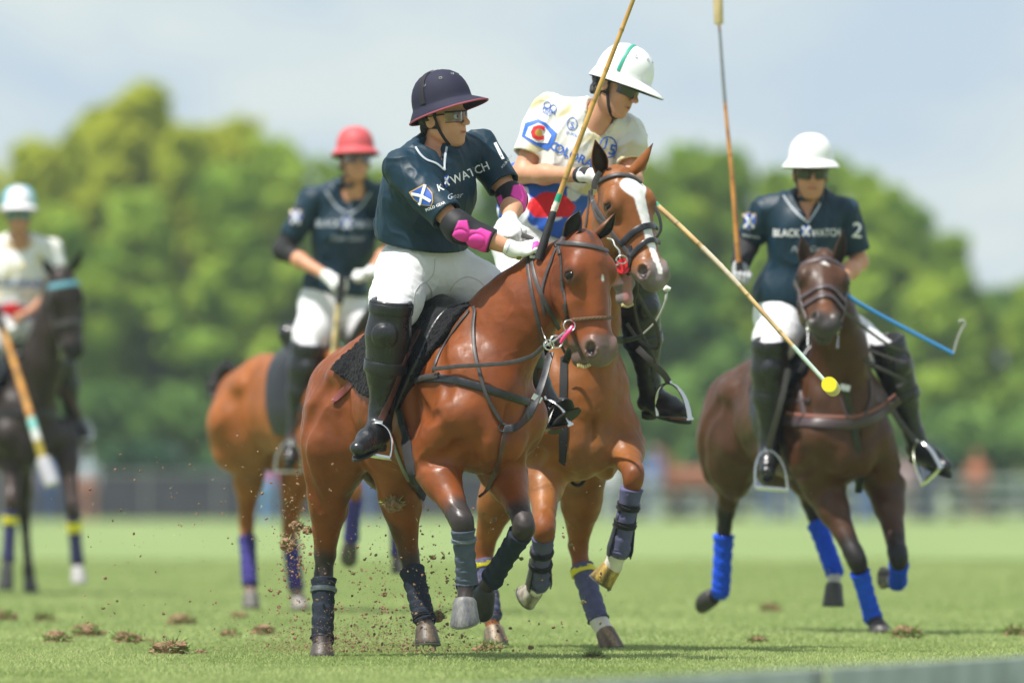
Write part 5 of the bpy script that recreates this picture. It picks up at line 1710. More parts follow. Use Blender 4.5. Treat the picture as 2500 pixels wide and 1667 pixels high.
# ------------------------------------------------------------------ riders
RA = make_rider(dict(label='rider in dark navy jersey and purple helmet twisting towards the neighbouring pony', Y=36.25, fine=True,
    j=dict(pel=(1030, 640, .02), chest=(1058, 465, -.06), neck=(1062, 372, -.05), shl=(1172, 362, .10), shr=(979, 410, -.22),
           elr=(1120, 556, -.40), wrr=(1262, 612, -.44), ell=(1252, 488, -.02), wrl=(1243, 545, -.22),
           hipl=(1092, 655, .10), hipr=(985, 668, -.08), knl=(1235, 745, .05), knr=(950, 800, -.30),
           anl=(1345, 1010, .12), anr=(926, 1042, -.22), toel=(1394, 972, -.05), toer=(874, 1078, -.48)),
    head=(1082, 290, -.10, 58, -5, 9), hs=1.02,
    handr=dict(d=(1, -.25, .30), n=(.3, .55, -.6), t=(.1, -.5, 1), s=1.05), handl=dict(d=(.12, -.80, -.50), n=(.35, .10, -.9), t=(1, -.1, .2), s=1.08),
    hem=(1030, 590, 0), vneck=[(1052, 352), (1084, 412)], collar=True, sleeve=dict(r=.80, l=.72), hair=10, fold_axis=(1, 0, -1.2), fold_axis2=(.35, 0, -1), stubble=.7,
    shirt_extra=lambda R: [ell(R.J['pel'] + R.up * .06, (.17, .20, .10), (R.fw, R.side, R.up), .08), ell(P(958, 560, 36.20), (.06, .10, .10), None, .08), ell(P(958, 480, 36.20), (.05, .09, .12), None, .08), ell(R.J['chest'] - R.side * .02, (.14, .20, .17), (R.fw, R.side, R.up), .06)],
    knee_r=(-.15, -1, .1), sole_l=(.25, -.65, -.7), helmet=dict(mat=plain('purple_helmet', (.021, .021, .044), rough=.75, spec=.25, bump=.2, bscale=300, bdist=.001), rim=plain('pink_piping', (.30, .06, .09), rough=.7), tilt=.20, s=1.03, z=.064, top=1.06, side=.020, brim=.066, drop=.036,
                band=(plain('dark_band', (.012, .011, .02), rough=.8), [(1.75, .03), (-1.75, .03)])),
    goggles=(M['clear'], M['black_cloth'])))
def paint_jersey_B(R, V):
    """white jersey with ochre brush marks, blue sleeve hexagon and a blue hem with a red sun"""
    up, side = np3(R.up), np3(R.side)
    t = (V - np3(R.J['pel'])) @ up; L_ = (R.J['neck'] - R.J['pel']).length
    C = np.tile(np.array((.70, .692, .65)), (len(V), 1))
    a1 = np3((R.up * .8 + R.side * .6).normalized()); q = V - np.outer(V @ a1, a1) * .72
    w = np.clip((vnoise(q, 24, 5) - .10) / .25, 0, 1) * np.clip((vnoise(V, 7, 6) + .45) / .3, 0, 1) * .62
    C = C * (1 - w[:, None]) + np.array((.50, .41, .10)) * w[:, None]
    w = np.clip((vnoise(q, 16, 15) - .42) / .15, 0, 1) * .45
    C = C * (1 - w[:, None]) + np.array((.52, .56, .68)) * w[:, None]
    hem = np.clip((R.S['hem_h'] - t + .015 * vnoise(V, 14, 3)) / .012, 0, 1)
    C = C * (1 - hem[:, None]) + np.array((.025, .10, .46)) * hem[:, None]
    wv = hem * np.clip((vnoise(V, 13, 8) - .28) / .05, 0, 1)
    C = C * (1 - wv[:, None]) + np.array((.62, .64, .70)) * wv[:, None]
    if R.S.get('sun'):
        c = np3(P(*R.S['sun'][:2], R.S['Y'])); r = R.S['sun'][2]
        d = np.sqrt((V[:, 0] - c[0]) ** 2 + ((V[:, 2] - c[2]) * 1.5) ** 2) + .012 * vnoise(V, 30, 2)
        s = np.clip((r - d) / .006, 0, 1) * (V[:, 2] > c[2] - r * .45)
        C = C * (1 - s[:, None]) + np.array((.62, .012, .018)) * s[:, None]
    return C
RB = make_rider(dict(label='rider in printed white jersey and green banded white helmet leaning over the blazed pony', Y=38.1, fine=True,
    j=dict(pel=(1312, 580, 0), chest=(1402, 385, -.02), neck=(1456, 292, -.06), shl=(1535, 325, .06), shr=(1338, 268, -.02),
           elr=(1272, 425, -.10), wrr=(1436, 428, -.38), ell=(1545, 440, -.10), wrl=(1490, 425, -.40),
           hipl=(1360, 610, .08), hipr=(1265, 600, -.06), knl=(1556, 738, -.16), knr=(1290, 770, -.25), anl=(1590, 968, -.02), anr=(1290, 1000, -.15),
           toel=(1672, 990, -.12), toer=(1280, 1040, -.3)),
    head=(1502, 214, -.10, 60, -2, -19), hs=1.06, skin=(.54, .27, .165), stubble=.15, hair=26,
    handr=dict(d=(1, -.1, .1), n=(.2, .4, -1), t=(0, -1, .4)), handl=dict(d=(-.3, -.8, .2), n=(.3, .3, -.9), t=(-1, -.3, .2)),
    hem=(1312, 566, 0), hem_n=(-.36, 0, -1), hem_h=.27, sun=(1345, 508, .105), shirt_paint=paint_jersey_B, sleeve=.72, vneck=False,
    shirt_extra=lambda R: [ell(R.J['pel'] + R.up * .06, (.17, .21, .12), (R.fw, R.side, R.up), .08), seg(P(1265, 420, 38.25), P(1240, 470, 38.25), .05, .03, .06)],
    helmet=dict(mat=M['white_paint'], tilt=-.02, s=1.0, z=.058, x=.022, side=.010, top=1.06, brim=.080, drop=.034, vents=4, band=(plain('green_band', (.02, .32, .22), rough=.5), [(-1.35, .016)]),
                under=plain('dark_lining', (.015, .015, .018), rough=.8)),
    knee_l=(.6, -1, .1),
    goggles=(plain('smoke_lens', (.03, .03, .03), rough=.05, spec=.8), M['black_cloth'])))

RC = make_rider(dict(label='rider in navy jersey and white helmet riding the dark bay pony with a raised mallet', Y=42.95, h=.0065, hs_=.008,
    j=dict(pel=(1936, 765, 0), chest=(1965, 580, -.05), neck=(1978, 490, -.06), shl=(2060, 519, -.02), shr=(1870, 515, -.06),
           elr=(1822, 600, -.02), wrr=(1806, 650, -.16), ell=(2098, 640, .02), wrl=(2030, 700, -.35),
           hipl=(1990, 775, .04), hipr=(1905, 775, -.06), knl=(2178, 880, -.16), knr=(1880, 885, -.36), anl=(2240, 1088, -.02), anr=(1878, 1095, -.26),
           toel=(2312, 1128, -.14), toer=(1872, 1140, -.42)),
    head=(1979, 425, -.14, 4, -6, 0), hs=1.04, skin=(.56, .27, .16), stubble=.6,
    handr=dict(d=(-.05, -.45, -1), n=(.3, -.9, .2), t=(.8, -.2, .3), s=1.05), handl=dict(d=(-.6, -.6, .1), n=(.2, .3, -1), t=(-.5, -.5, .6)),
    hem=(1945, 752, 0), vneck=[(1970, 478), (1973, 548)], collar=True, sleeve=.80, knee_l=(.5, -1, 0), glove_mat=plain('grey_glove', (.35, .36, .37), rough=.7, var=.3, vscale=30),
    shirt_extra=lambda R: [ell(R.J['pel'] + R.up * .08, (.16, .215, .15), (R.fw, R.side, R.up), .08)],
    helmet=dict(mat=M['white_paint'], tilt=.04, s=1.0, z=.072, top=.98, brim=.05, side=.032, vents=0, drop=.036, under=plain('dark_lining', (.015, .015, .018), rough=.8)),
    goggles=(M['lens'], M['black_cloth'])))

RD = make_rider(dict(label='rider in navy jersey and coral pink helmet behind the rider in the purple helmet', Y=50.25, h=.008, hs_=.010,
    j=dict(pel=(815, 735, 0), chest=(840, 570, -.04), neck=(864, 455, -.06), shl=(928, 478, .05), shr=(760, 488, -.10),
           elr=(692, 612, -.10), wrr=(806, 678, -.35), ell=(955, 605, -.05), wrl=(902, 668, -.35),
           hipl=(850, 745, .06), hipr=(780, 745, -.06), knl=(905, 860, -.12), knr=(745, 885, -.30), anl=(930, 1060, 0), anr=(722, 1062, -.22),
           toel=(960, 1090, -.1), toer=(708, 1112, -.38)),
    head=(867, 392, -.14, 14, 0, 0), hs=1.03, skin=(.56, .27, .16), stubble=.3, hair=14,
    handr=dict(d=(.8, -.5, -.3), n=(.2, .4, -.9), t=(.3, -.8, .5), s=1.1), handl=dict(d=(-.6, -.6, .1), n=(.2, .3, -1), t=(-.5, -.5, .6)),
    hem=(815, 712, 0), vneck=[(850, 462), (853, 526)], collar=True, sleeve=.75,
    shirt_extra=lambda R: [ell(R.J['pel'] + R.up * .06, (.15, .19, .12), (R.fw, R.side, R.up), .08)],
    helmet=dict(mat=plain('coral_helmet', (.52, .075, .085), rough=.6), tilt=.04, s=1.0, z=.070, top=.98, brim=.05, side=.030, vents=0, drop=.034, under=plain('maroon_lining', (.12, .012, .02), rough=.8)),
    goggles=(M['clear'], M['black_cloth'])))

RE = make_rider(dict(label='rider in printed white jersey and white and blue helmet on the black pony', Y=58.7, h=.009, hs_=.011,
    j=dict(pel=(30, 775, 0), chest=(40, 670, -.04), neck=(46, 588, -.06), shl=(125, 610, .02), shr=(-30, 610, -.06),
           elr=(-50, 720, -.05), wrr=(10, 790, -.35), ell=(140, 710, -.05), wrl=(66, 765, -.35),
           hipl=(65, 790, .04), hipr=(-2, 790, -.05), knl=(150, 880, -.1), knr=(-40, 890, -.3), anl=(185, 1035, 0), anr=(-45, 1050, -.2), toel=(212, 1058, -.1), toer=(-50, 1085, -.35)),
    head=(46, 528, -.12, 2, 0, 0), hs=1.02, skin=(.50, .25, .15), stubble=.1,
    handr=dict(d=(.6, -.6, -.4), n=(.2, .4, -.9), t=(.3, -.8, .5)), handl=dict(d=(-.6, -.6, -.1), n=(.2, .3, -1), t=(-.5, -.5, .6)), gloves='r',
    hem=(30, 772, 0), hem_h=.10, sun=(32, 764, .10), shirt_paint=paint_jersey_B, sleeve=.75,
    shirt_extra=lambda R: [ell(R.J['pel'] + R.up * .06, (.15, .19, .12), (R.fw, R.side, R.up), .08)],
    helmet=dict(mat=plain('white_blue_helmet', (.72, .72, .74), rough=.4), tilt=.03, s=1.0, z=.070, top=1.05, brim=.05, side=.024, drop=.03, vents=0, rim=plain('grey_rim', (.3, .3, .32), rough=.6),
                band=(plain('sky_blue_band', (.18, .50, .68), rough=.5), [(1.2, .07), (-1.2, .07), (2.4, .07), (-2.4, .07)])),
    goggles=(plain('green_lens', (.005, .22, .16), rough=.08, spec=.8), M['black_cloth'])))
# ------------------------------------------------------------------ tack of the leading bay pony
def tack_A():
    H = HA; Y = 36.0; b = H.bvh
    # fleece pad and saddle
    pad = tag(shell_obj('saddle_pad', trimmed_shell(H, [(-.02, .06), (1150, 745), (1046, 880), (975, 990), (886, 962), (815, 903), (800, 862), (846, 816), (-.62, .08)], .022), .0065, M['fleece'], None, .006, 85),
        'black curly fleece pad under the saddle of the bay pony in front', 'saddle pad')
    q = trimmed_shell(H, [(-.06, .2), (1120, 735), (1050, 790), (1036, 880), (1002, 955), (975, 1006), (950, 1000), (940, 880), (960, 760), (-.5, .2)], .030)
    T = H.T
    q += [seg(T(-.18, 0, -.01), T(-.36, 0, .03), .05, .09, .05), seg(T(-.40, .08, .075), T(-.40, -.08, .075), .055, .055, .06)]
    sad = tag(shell_obj('saddle', q, .007, M['leather']), 'black leather polo saddle on the bay pony in front', 'saddle')
    strap('girth', b, [(975, 1000), (988, 1055), (1000, 1120), (1012, 1172), (1034, 1214)], .052, M['black_cloth'], sad, .010)
    g2 = strap('overgirth', b, [(956, 1060), (968, 1100), (983, 1140), (998, 1170)], .022, plain('woven_girth', (.22, .22, .21), rough=.9, bump=1, bscale=160, bdist=.002), sad, .008, lift=.004)
    # stirrup leathers, tail ends and irons
    bb = bvh_of(HA.o, sad, RA.o, *[c for c in RA.o.children if c.name.startswith(('boot', 'knee_guard', 'breeches'))])
    strap('stirrup_leather', bb, [(1024, 806), (1003, 845), (985, 888), (966, 940), (948, 985), (929, 1026)], .029, M['brown_strap'], sad, .005, lift=.004)
    strap('leather_tail', bb, [(890, 912), (858, 938), (833, 960), (813, 980)], .030, plain('red_brown_leather', (.20, .045, .045), rough=.5), sad, .005, lift=.012, wfun=lambda t: .031 if t < .9 else .031 * (1 - (t - .9) / .1 * .7))
    stirrup(sad, P(925, 1034, 35.94), P(868, 1104, 35.94), P(955, 1118, 35.90), .012, .07)
    strapP('stirrup_leather', [(1318, 900, 36.28), (1322, 940, 36.3), (1330, 975, 36.3)], .028, M['brown_strap'], sad)
    stirrup(sad, P(1326, 975, 36.28), P(1318, 1050, 36.34), P(1392, 1036, 36.22), .009, .06)
    # bridle
    br = strap('bridle', b, [(1356, 603), (1362, 594), (1390, 594), (1420, 597), (1452, 603), (1484, 613)], .021, M['strap'], None, .006, lift=.002)
    tag(br, 'dark leather bridle with a pink bit guard on the bay pony in front', 'bridle')
    strap('headpiece', b, [(1362, 600), (1374, 580), (1388, 566), (1402, 556)], .022, M['strap'], br, .005)
    strap('cheekpiece', b, [(1366, 598), (1371, 640), (1374, 690), (1381, 735), (1386, 782)], .017, M['strap'], br, .007)
    strap('cheek_buckle', b, [(1366, 606), (1369, 622)], .023, M['strap'], br, .012)
    strap('cheek_keeper', b, [(1374, 680), (1376, 712)], .021, M['strap'], br, .011)
    strap('cheek_keeper', b, [(1381, 742), (1384, 762)], .024, M['strap'], br, .012)
    strap('throat_lash', b, [(1358, 606), (1345, 640), (1330, 680), (1322, 722), (1330, 770)], .013, M['strap'], br, .006)
    pts, nr = on_surface(b, [(1388, 782), (1410, 780), (1440, 777), (1468, 776), (1494, 776)], 8, .006)
    m = MB()
    for k in (0, 1, 2):
        m.tube([p + Vector((0, -.0035 * cos(i * .8 + k * 2.1), .0045 * sin(i * .8 + k * 2.1))) for i, p in enumerate(pts)], .0042, 6)
    m.build('rope_noseband', M['rope'], br)
    d = H.hp['mouth_r'].y
    tubeP('bit_shank', [(1396, 797, d - .02), (1378, 812, d - .035), (1352, 832, d - .035), (1330, 846, d - .03)], .0048, M['metal'], br)
    for (u, v, r) in ((1390, 795, 14), (1358, 834, 15), (1340, 842, 12)):
        tubeP('bit_ring', [(u + r * cos(a), v + r * sin(a), d - .04 + .012 * cos(a)) for a in np.linspace(0, 2 * pi, 13)[:-1]], .0036, M['metal'], br, closed=True)
    tubeP('bit_guard', [(1398, 796, d - .045), (1390, 808, d - .055), (1378, 822, d - .055), (1368, 838, d - .045)], [.006] + [.008] * 17 + [.005], M['pink_rubber'], br)
    tubeP('curb_chain', [(1322, 800, d + .05), (1330, 822, d - .02), (1342, 846, d - .035)], .003, M['metal'], br)
    strap('curb_strap', b, [(1368, 838), (1374, 850), (1380, 862)], .012, M['strap'], br)
    # reins
    rh = RA.J['wrr']
    pts1, n1 = on_surface(b, [(1300, 606), (1298, 640), (1310, 690), (1334, 745), (1365, 803)], 8, .004)
    m = MB(); m.ribbon(pts1, n1, .019, .005)
    rn = tag(m.build('reins', M['strap'], None), 'dark leather double reins held by the rider in the purple helmet', 'reins')
    strap('rein', b, [(1302, 602), (1288, 634), (1294, 690), (1306, 752), (1318, 808)], .016, M['strap'], rn, .005)
    strap('rein_end', b, [(1318, 806), (1320, 828), (1323, 840)], .014, M['brown_strap'], rn, .006)
    strapP('draw_rein', [(1326, 846, 35.62), (1300, 868, 35.64), (1250, 884, 35.66), (1190, 890, 35.68), (1120, 894, 35.72), (1055, 901, 35.80)], .018, M['strap'], rn)
    # breastplate and martingale
    bp = strap('breastplate', b, [(1022, 925), (1060, 924), (1104, 927), (1178, 946), (1236, 965), (1290, 982)], .034, M['leather'], None, .010, lift=.002)
    tag(bp, 'black leather breastplate with neck straps across the chest of the bay pony', 'breastplate')
    strap('yoke_strap', b, [(1160, 752), (1155, 800), (1158, 850), (1166, 892), (1186, 960), (1208, 1005), (1230, 1040)], .0155, M['strap'], bp, .006, lift=.012)
    strap('yoke_strap', b, [(1146, 758), (1116, 795), (1084, 843), (1068, 872), (1058, 905)], .014, M['strap'], bp, .005, lift=.006)
    strap('buckle_strap', b, [(1022, 930), (1045, 922), (1074, 918)], .028, M['strap'], bp, .020)
    strap('yoke_strap', b, [(1290, 985), (1285, 1000), (1270, 1030), (1258, 1042)], .010, M['strap'], bp, .005, lift=.01)
    y0 = hit(b, 1232, 1046)[0].y
    mt = strapP('martingale', [(1345, 862, 35.56), (1330, 918, 35.5), (1312, 970, 35.46), (1290, 1018, 35.46), (1262, 1042, y0 - .06), (1232, 1048, y0 - .03)], .036, M['leather'], None, .007, (-.5, -.8, .2))
    tag(mt, 'long black martingale strap looping from the bay pony\'s chin to its girth', 'martingale')
    strap('girth_strap', b, [(1232, 1046), (1226, 1085), (1212, 1145), (1190, 1195), (1170, 1214)], .027, M['brown_strap'], mt, .006, lift=.006)
    tubeP('keeper_ring', [(1228 + 10 * cos(a), 1044 + 9 * sin(a), y0 - .03) for a in np.linspace(0, 2 * pi, 11)[:-1]], .004, M['strap'], mt, closed=True)
    m = MB(); c = P(1311, 972, 35.455)
    m.box(c, .042, .008, .026, Matrix.Rotation(.5, 3, 'Y')); m.build('buckle', M['metal'], mt)
tack_A()
# ------------------------------------------------------------------ tack of the other ponies
def basic_saddle(H, R, who, front=.0, stir_l=None, stir_r=None):
    T = H.T
    poly = [(-.02, .06), (.0, -.10), (-.14, -.26), (-.30, -.26), (-.42, -.14), (-.44, .08)] if H is HD else [(-.02, .06), (.02, -.12), (-.12, -.40), (-.28, -.40), (-.48, -.22), (-.52, .08)]
    pad = tag(shell_obj('saddle_pad', trimmed_shell(H, poly, .020), .012, M['fleece'], None, .004, 50), 'black pad under the saddle of the ' + who, 'saddle pad')
    q = trimmed_shell(H, [(-.06, .2), (-.06, -.2), (-.16, -.52), (-.34, -.50), (-.42, -.2), (-.50, .2)], .034)
    q += [seg(T(-.07, 0, .035), T(-.16, 0, .025), .036, .05, .05), seg(T(-.16, 0, .035), T(-.36, 0, .04), .07, .09, .05), seg(T(-.40, .08, .075), T(-.40, -.08, .075), .055, .055, .06)]
    sad = tag(shell_obj('saddle', q, .011, M['leather']), 'black leather polo saddle on the ' + who, 'saddle')
    pts = []; nr = []
    for a in np.linspace(-1.9, 1.9, 40):
        o = -H.u * cos(a) + H.l * sin(a); c = T(-.17, 0, -.38)
        r = H.bvh.ray_cast(c + o * .9, -o)
        if r[0] is not None: pts.append(r[0] + o * .004); nr.append(o)
    m = MB(); m.ribbon(pts, nr, .07, .010); m.build('girth', M['black_cloth'], sad)
    for st, s in ((stir_l, 'l'), (stir_r, 'r')):
        if not st: continue
        Y = R.J['an' + s].y
        stirrup(sad, P(st[0][0], st[0][1], Y + st[0][2]), P(st[1][0], st[1][1], Y + st[1][2]), P(st[2][0], st[2][1], Y + st[2][2]), .011, .06)
        pp = [(*x[:2], Y + x[2]) for x in st[3]] + [(st[0][0], st[0][1] - 2, Y + st[0][2])]
        strapP('stirrup_leather', pp, .030, M['brown_strap'] if len(st) < 5 else M['strap'], sad, .005)
    return sad
def chest_strap(H, who, z=-.36, a=1.5, c=None):
    T = H.T; pts = []; nr = []
    for t in np.linspace(-a, a, 34):
        o = H.f * cos(t) + H.l * sin(t); c = T(-.10, 0, z)
        r = H.bvh.ray_cast(c + o * .9, -o)
        if r[0] is not None: pts.append(r[0] + o * .003); nr.append(o)
    m = MB(); m.ribbon(pts, nr, .036, .009); bp = tag(m.build('breastplate', M['leather'], None), 'dark leather breastplate across the chest of the ' + who, 'breastplate')
    for s in (1, -1):
        pts = []; nr = []
        for x, z2, y in ((.0, .02, .03), (.05, -.10, .13), (.08, z + .02, .2)):
            c = T(x - .1, 0, z2 - .1); o = (H.l * s * y + H.u * (.08 if z2 > -.05 else 0)).normalized()
            r = H.bvh.ray_cast(c + o * .8, -o)
            if r[0] is not None: pts.append(r[0] + o * .003); nr.append(o)
        if len(pts) > 1: m = MB(); m.ribbon(pts, nr, .018, .006); m.build('yoke_strap', M['strap'], bp)
    return bp

def tack_B():
    H = HB; b = H.bvh; Y = 37.8; who = 'blazed chestnut pony'
    sad = basic_saddle(H, RB, who, stir_l=((1633, 936, -.14), (1607, 1016, -.06), (1684, 1022, -.24), [(1556, 850, -.22), (1590, 884, -.22), (1622, 915, -.16)], 1))
    br = strap('bridle', b, [(1449, 462), (1460, 446), (1490, 432), (1520, 428), (1545, 434), (1564, 448)], .020, M['strap'], None, .010, lift=.003)
    tag(br, 'black leather bridle with red bit disc and double noseband on the blazed pony', 'bridle')
    strap('headpiece', b, [(1450, 462), (1452, 445), (1458, 432), (1466, 420)], .024, M['strap'], br, .006)
    strap('cheekpiece', b, [(1446, 462), (1447, 485), (1462, 515), (1478, 540), (1500, 575), (1520, 600), (1538, 622)], .022, M['strap'], br, .008)
    strap('cheekpiece', b, [(1444, 470), (1449, 500), (1460, 530), (1478, 548)], .017, M['strap'], br, .010)
    strap('throat_lash', b, [(1440, 466), (1437, 505), (1431, 555)], .013, M['strap'], br, .006)
    m = MB(); c, n = hit(b, 1449, 495)
    if c is not None: m.box(c + Vector((0, -.012, 0)), .016, .006, .028, Matrix.Rotation(-.3, 3, 'Y')); m.build('buckle', M['metal'], br)
    strap('noseband', b, [(1516, 598), (1532, 580), (1552, 563), (1575, 553), (1593, 552), (1606, 562)], .029, M['leather'], br, .010, lift=.003)
    strap('noseband', b, [(1540, 626), (1556, 608), (1575, 592), (1592, 586), (1608, 592)], .024, M['leather'], br, .010, lift=.003)
    strap('bit_strap', b, [(1538, 600), (1540, 630), (1536, 655), (1533, 672)], .018, M['leather'], br, .008)
    d = H.hp['mouth_r'].y
    m = MB(); c = P(1522, 650, d - .02); nd = Vector((-.35, -.9, .1)).normalized(); t1 = nd.orthogonal().normalized(); t2 = nd.cross(t1)
    for rad, k in ((.034, 0),):
        m.loft([[c + nd * z + (t1 * cos(a) + t2 * sin(a)) * rad for a in [2 * pi * j / 20 for j in range(20)]] for z in (0, .008)])
    m.build('bit_disc', M['red_rubber'], br)
    tubeP('bit_shank', [(1483, 582, d + .02), (1496, 586, d), (1502, 600, d - .02), (1512, 612, d - .035), (1514, 632, d - .045)], .0046, M['metal'], br)
    tubeP('bit_ring', [(1518 + 13 * cos(a), 634 + 10 * sin(a), d - .05) for a in np.linspace(0, 2 * pi, 13)[:-1]], .0036, M['metal'], br, closed=True)
    tubeP('curb_chain', [(1485, 640, d + .03), (1497, 648, d - .0), (1512, 646, d - .03)], .0045, M['metal'], br)
    strapP('cheekpiece', [(1596, 505, d - .02), (1608, 530, d - .02), (1612, 556, d - .02), (1606, 572, d - .02), (1600, 578, d - .02)], .020, M['strap'], br, .008, (1, -.6, 0))
    # mouth inside and lower teeth
    jp, hp = H.hp['jp'], H.hp['p']
    q = [seg(jp(-.105, 0, .36), jp(-.080, 0, .51), .024, .021, .01, flat=(H.hn, .6))]
    V, Q = sdf_mesh(q, .006); mesh_np('tongue', V, Q, M['tongue'], H.o)
    for i in range(6):
        s = (i - 2.5) * .009
        m = MB(); m.box(jp(-.074, s, .545 - abs(s) * .35), .010, .008, .012, Matrix((H.hn, H.hs, H.hd)).transposed()); m.build('tooth', M['tooth'], H.o)
    # reins and straps to the rider's left hand and the red tie down
    rn = tag(strapP('reins', [(1540, 640, 37.15), (1556, 700, 37.3), (1548, 742, 37.5), (1560, 800, 37.6), (1592, 862, 37.66), (1600, 885, 37.68)], .013, M['strap'], None), 'dark leather reins hanging beside the blazed pony\'s neck', 'reins')
    strapP('rein', [(1555, 715, 37.45), (1580, 760, 37.5), (1604, 800, 37.55), (1605, 850, 37.6), (1560, 830, 37.62), (1530, 790, 37.6)], .016, M['strap'], rn)
    bp = strap('breastplate', b, [(1340, 835), (1380, 830), (1440, 832), (1500, 830), (1540, 826), (1566, 818)], .034, M['leather'], None, .010, lift=.002)
    tag(bp, 'black leather breastplate across the blazed chestnut pony\'s chest', 'breastplate')
    strap('martingale', b, [(1378, 870), (1376, 960), (1376, 1040), (1374, 1130)], .040, M['black_cloth'], bp, .007, lift=.002)
    strapP('martingale', [(1470, 720, 37.0), (1430, 790, 37.25), (1395, 850, 37.45), (1380, 885, 37.5)], .034, M['leather'], bp)
    tubeP('girth_loop', [(1410 + 17 * cos(a), 1166 + 18 * sin(a), 37.85) for a in np.linspace(0, 2 * pi, 13)[:-1]], .008, M['black_cloth'], bp, closed=True)
    wl = tubeP('whip', [(1628, 712, 37.7), (1624, 735, 37.7), (1612, 765, 37.72), (1596, 790, 37.75), (1570, 815, 37.8)], [.006] * 6 + [.004] * 19, plain('pale_braid', (.5, .5, .48), rough=.7, bump=.8, bscale=250), None)
    tag(wl, 'pale braided whip lash sticking out beside the blazed pony rider\'s knee', 'whip')
    m = MB(); m.tube([P(1620, 708, 37.7), P(1628, 704, 37.7), P(1637, 706, 37.7)], [.010, .014, .008], 8); m.build('whip_knot', M['glove'], wl)
tack_B()

def tack_C():
    H = HC; who = 'dark bay pony with blue bandages'
    basic_saddle(H, RC, who, stir_r=((1876, 1100, -.16), (1846, 1190, -.2), (1924, 1196, -.2), [(1925, 900, -.25), (1905, 990, -.25), (1885, 1060, -.2)], 1),
                 stir_l=((2237, 1082, -.14), (2254, 1182, -.08), (2296, 1140, -.22), [(2150, 950, -.2), (2190, 1020, -.18), (2225, 1065, -.15)], 1))
    br = generic_bridle(H, 'dark brown bridle on the dark bay pony', plain('purple_brown_leather', (.055, .035, .04), rough=.45), noses=(.30, .36), wd=1.35)
    bc = H.bvh; pb = plain('purple_brown_leather', (.055, .035, .04), rough=.45)
    bp = strap('breastplate', bc, [(1916, 1026), (1960, 1031), (2020, 1034), (2090, 1034), (2150, 1010), (2196, 974)], .050, pb, None, .014, lift=.004)
    tag(bp, 'padded brown breastplate with neck straps on the dark bay pony', 'breastplate')
    strap('breastplate_lining', bc, [(1922, 1008), (1960, 1014), (2020, 1018), (2090, 1016), (2148, 992), (2186, 962)], .020, plain('pink_brown_lining', (.20, .075, .055), rough=.7), bp, .010, lift=.003)
    strap('yoke_strap', bc, [(1948, 940), (1958, 985), (1966, 1022)], .026, pb, bp, .007, lift=.004)
    strap('yoke_strap', bc, [(2052, 968), (2066, 1010), (2086, 1038), (2112, 1012), (2126, 968), (2122, 920)], .014, pb, bp, .006, lift=.012)
    strap('yoke_strap', bc, [(1922, 978), (1950, 978), (1980, 976)], .022, pb, bp, .006, lift=.003)
    rn = tag(free_rein('reins', H.hp['mouth_l'], P(2045, 715, 42.5), .05, .016, M['strap'], None), 'dark reins of the dark bay pony looping past its neck', 'reins')
    strapP('rein', [(2060, 760, 42.0), (2110, 800, 42.2), (2170, 842, 42.4), (2214, 862, 42.5), (2218, 884, 42.5), (2190, 880, 42.5), (2110, 850, 42.5)], .016, M['strap'], rn)
    strapP('rein', [(2095, 870, 42.4), (2150, 900, 42.4), (2210, 930, 42.45), (2190, 945, 42.45)], .018, M['strap'], rn)
    y0 = H.T(.25, 0, -.4).y
    mt = strapP('martingale', [(2062, 945, y0 - .10), (2075, 1000, y0 - .03), (2088, 1060, y0 - .02), (2098, 1140, y0 + .06), (2096, 1200, y0 + .25)], .036, M['leather'], None, .008)
    tag(mt, 'dark martingale strap down the chest of the dark bay pony', 'martingale')
    m = MB(); m.box(P(2063, 946, y0 - .11), .05, .012, .03, Matrix.Rotation(.2, 3, 'Y')); m.build('buckle', M['metal'], mt)
    w = tubeP('whip', [(2060, 715, 42.2), (2100, 742, 42.2), (2200, 797, 42.2), (2328, 864, 42.2)], [.010] * 19, plain('blue_whip', (.03, .20, .48), rough=.5), None, smooth_=True)
    tag(w, 'blue riding whip held out beside the dark bay pony', 'whip')
    tubeP('whip_lash', [(2328, 864, 42.2), (2334, 840, 42.2), (2344, 812, 42.2), (2355, 792, 42.2), (2350, 782, 42.2), (2340, 786, 42.2)], .0065, plain('grey_braid', (.3, .3, .28), rough=.7), w)
tack_C()

def tack_D():
    H = HD; who = 'orange bay pony behind the purple helmet'
    basic_saddle(H, RD, who, stir_r=((708, 1078, -.2), (672, 1150, -.2), (738, 1152, -.2), [(770, 940, -.25), (742, 1010, -.25), (716, 1055, -.2)]))
    generic_bridle(H, 'dark bridle on the orange bay pony', noses=(.33,))
    chest_strap(H, who)
    tag(free_rein('reins', H.hp['mouth_r'], RD.J['wrl'], .05, .02, M['strap'], None), 'dark reins of the orange bay pony', 'reins')
    tubeP('tail', [(560, 890, 50.95), (538, 915, 51.0), (524, 945, 51.0), (520, 972, 50.98)], [.045] * 7 + [.05] * 7 + [.03] * 5, M['mane'], H.o)
    tubeP('mane', [(865, 838, 49.85), (885, 800, 49.75), (912, 760, 49.6), (945, 715, 49.5)], .045, M['mane'], H.o)
tack_D()

def tack_E():
    H = HE; who = 'black pony'
    basic_saddle(H, RE, who, stir_l=((196, 1022, -.1), (172, 1078, -.1), (226, 1070, -.15), [(120, 900, -.2), (160, 960, -.2), (190, 1005, -.15)]))
    generic_bridle(H, 'dark bridle with pale blue browband on the black pony', noses=(.34,), browcol=plain('pale_blue_band', (.16, .42, .55), rough=.5), wd=1.6)
    chest_strap(H, who)
    tag(free_rein('reins', H.hp['mouth_r'], RE.J['wrl'], .05, .02, M['strap'], None), 'dark reins of the black pony', 'reins')
tack_E()
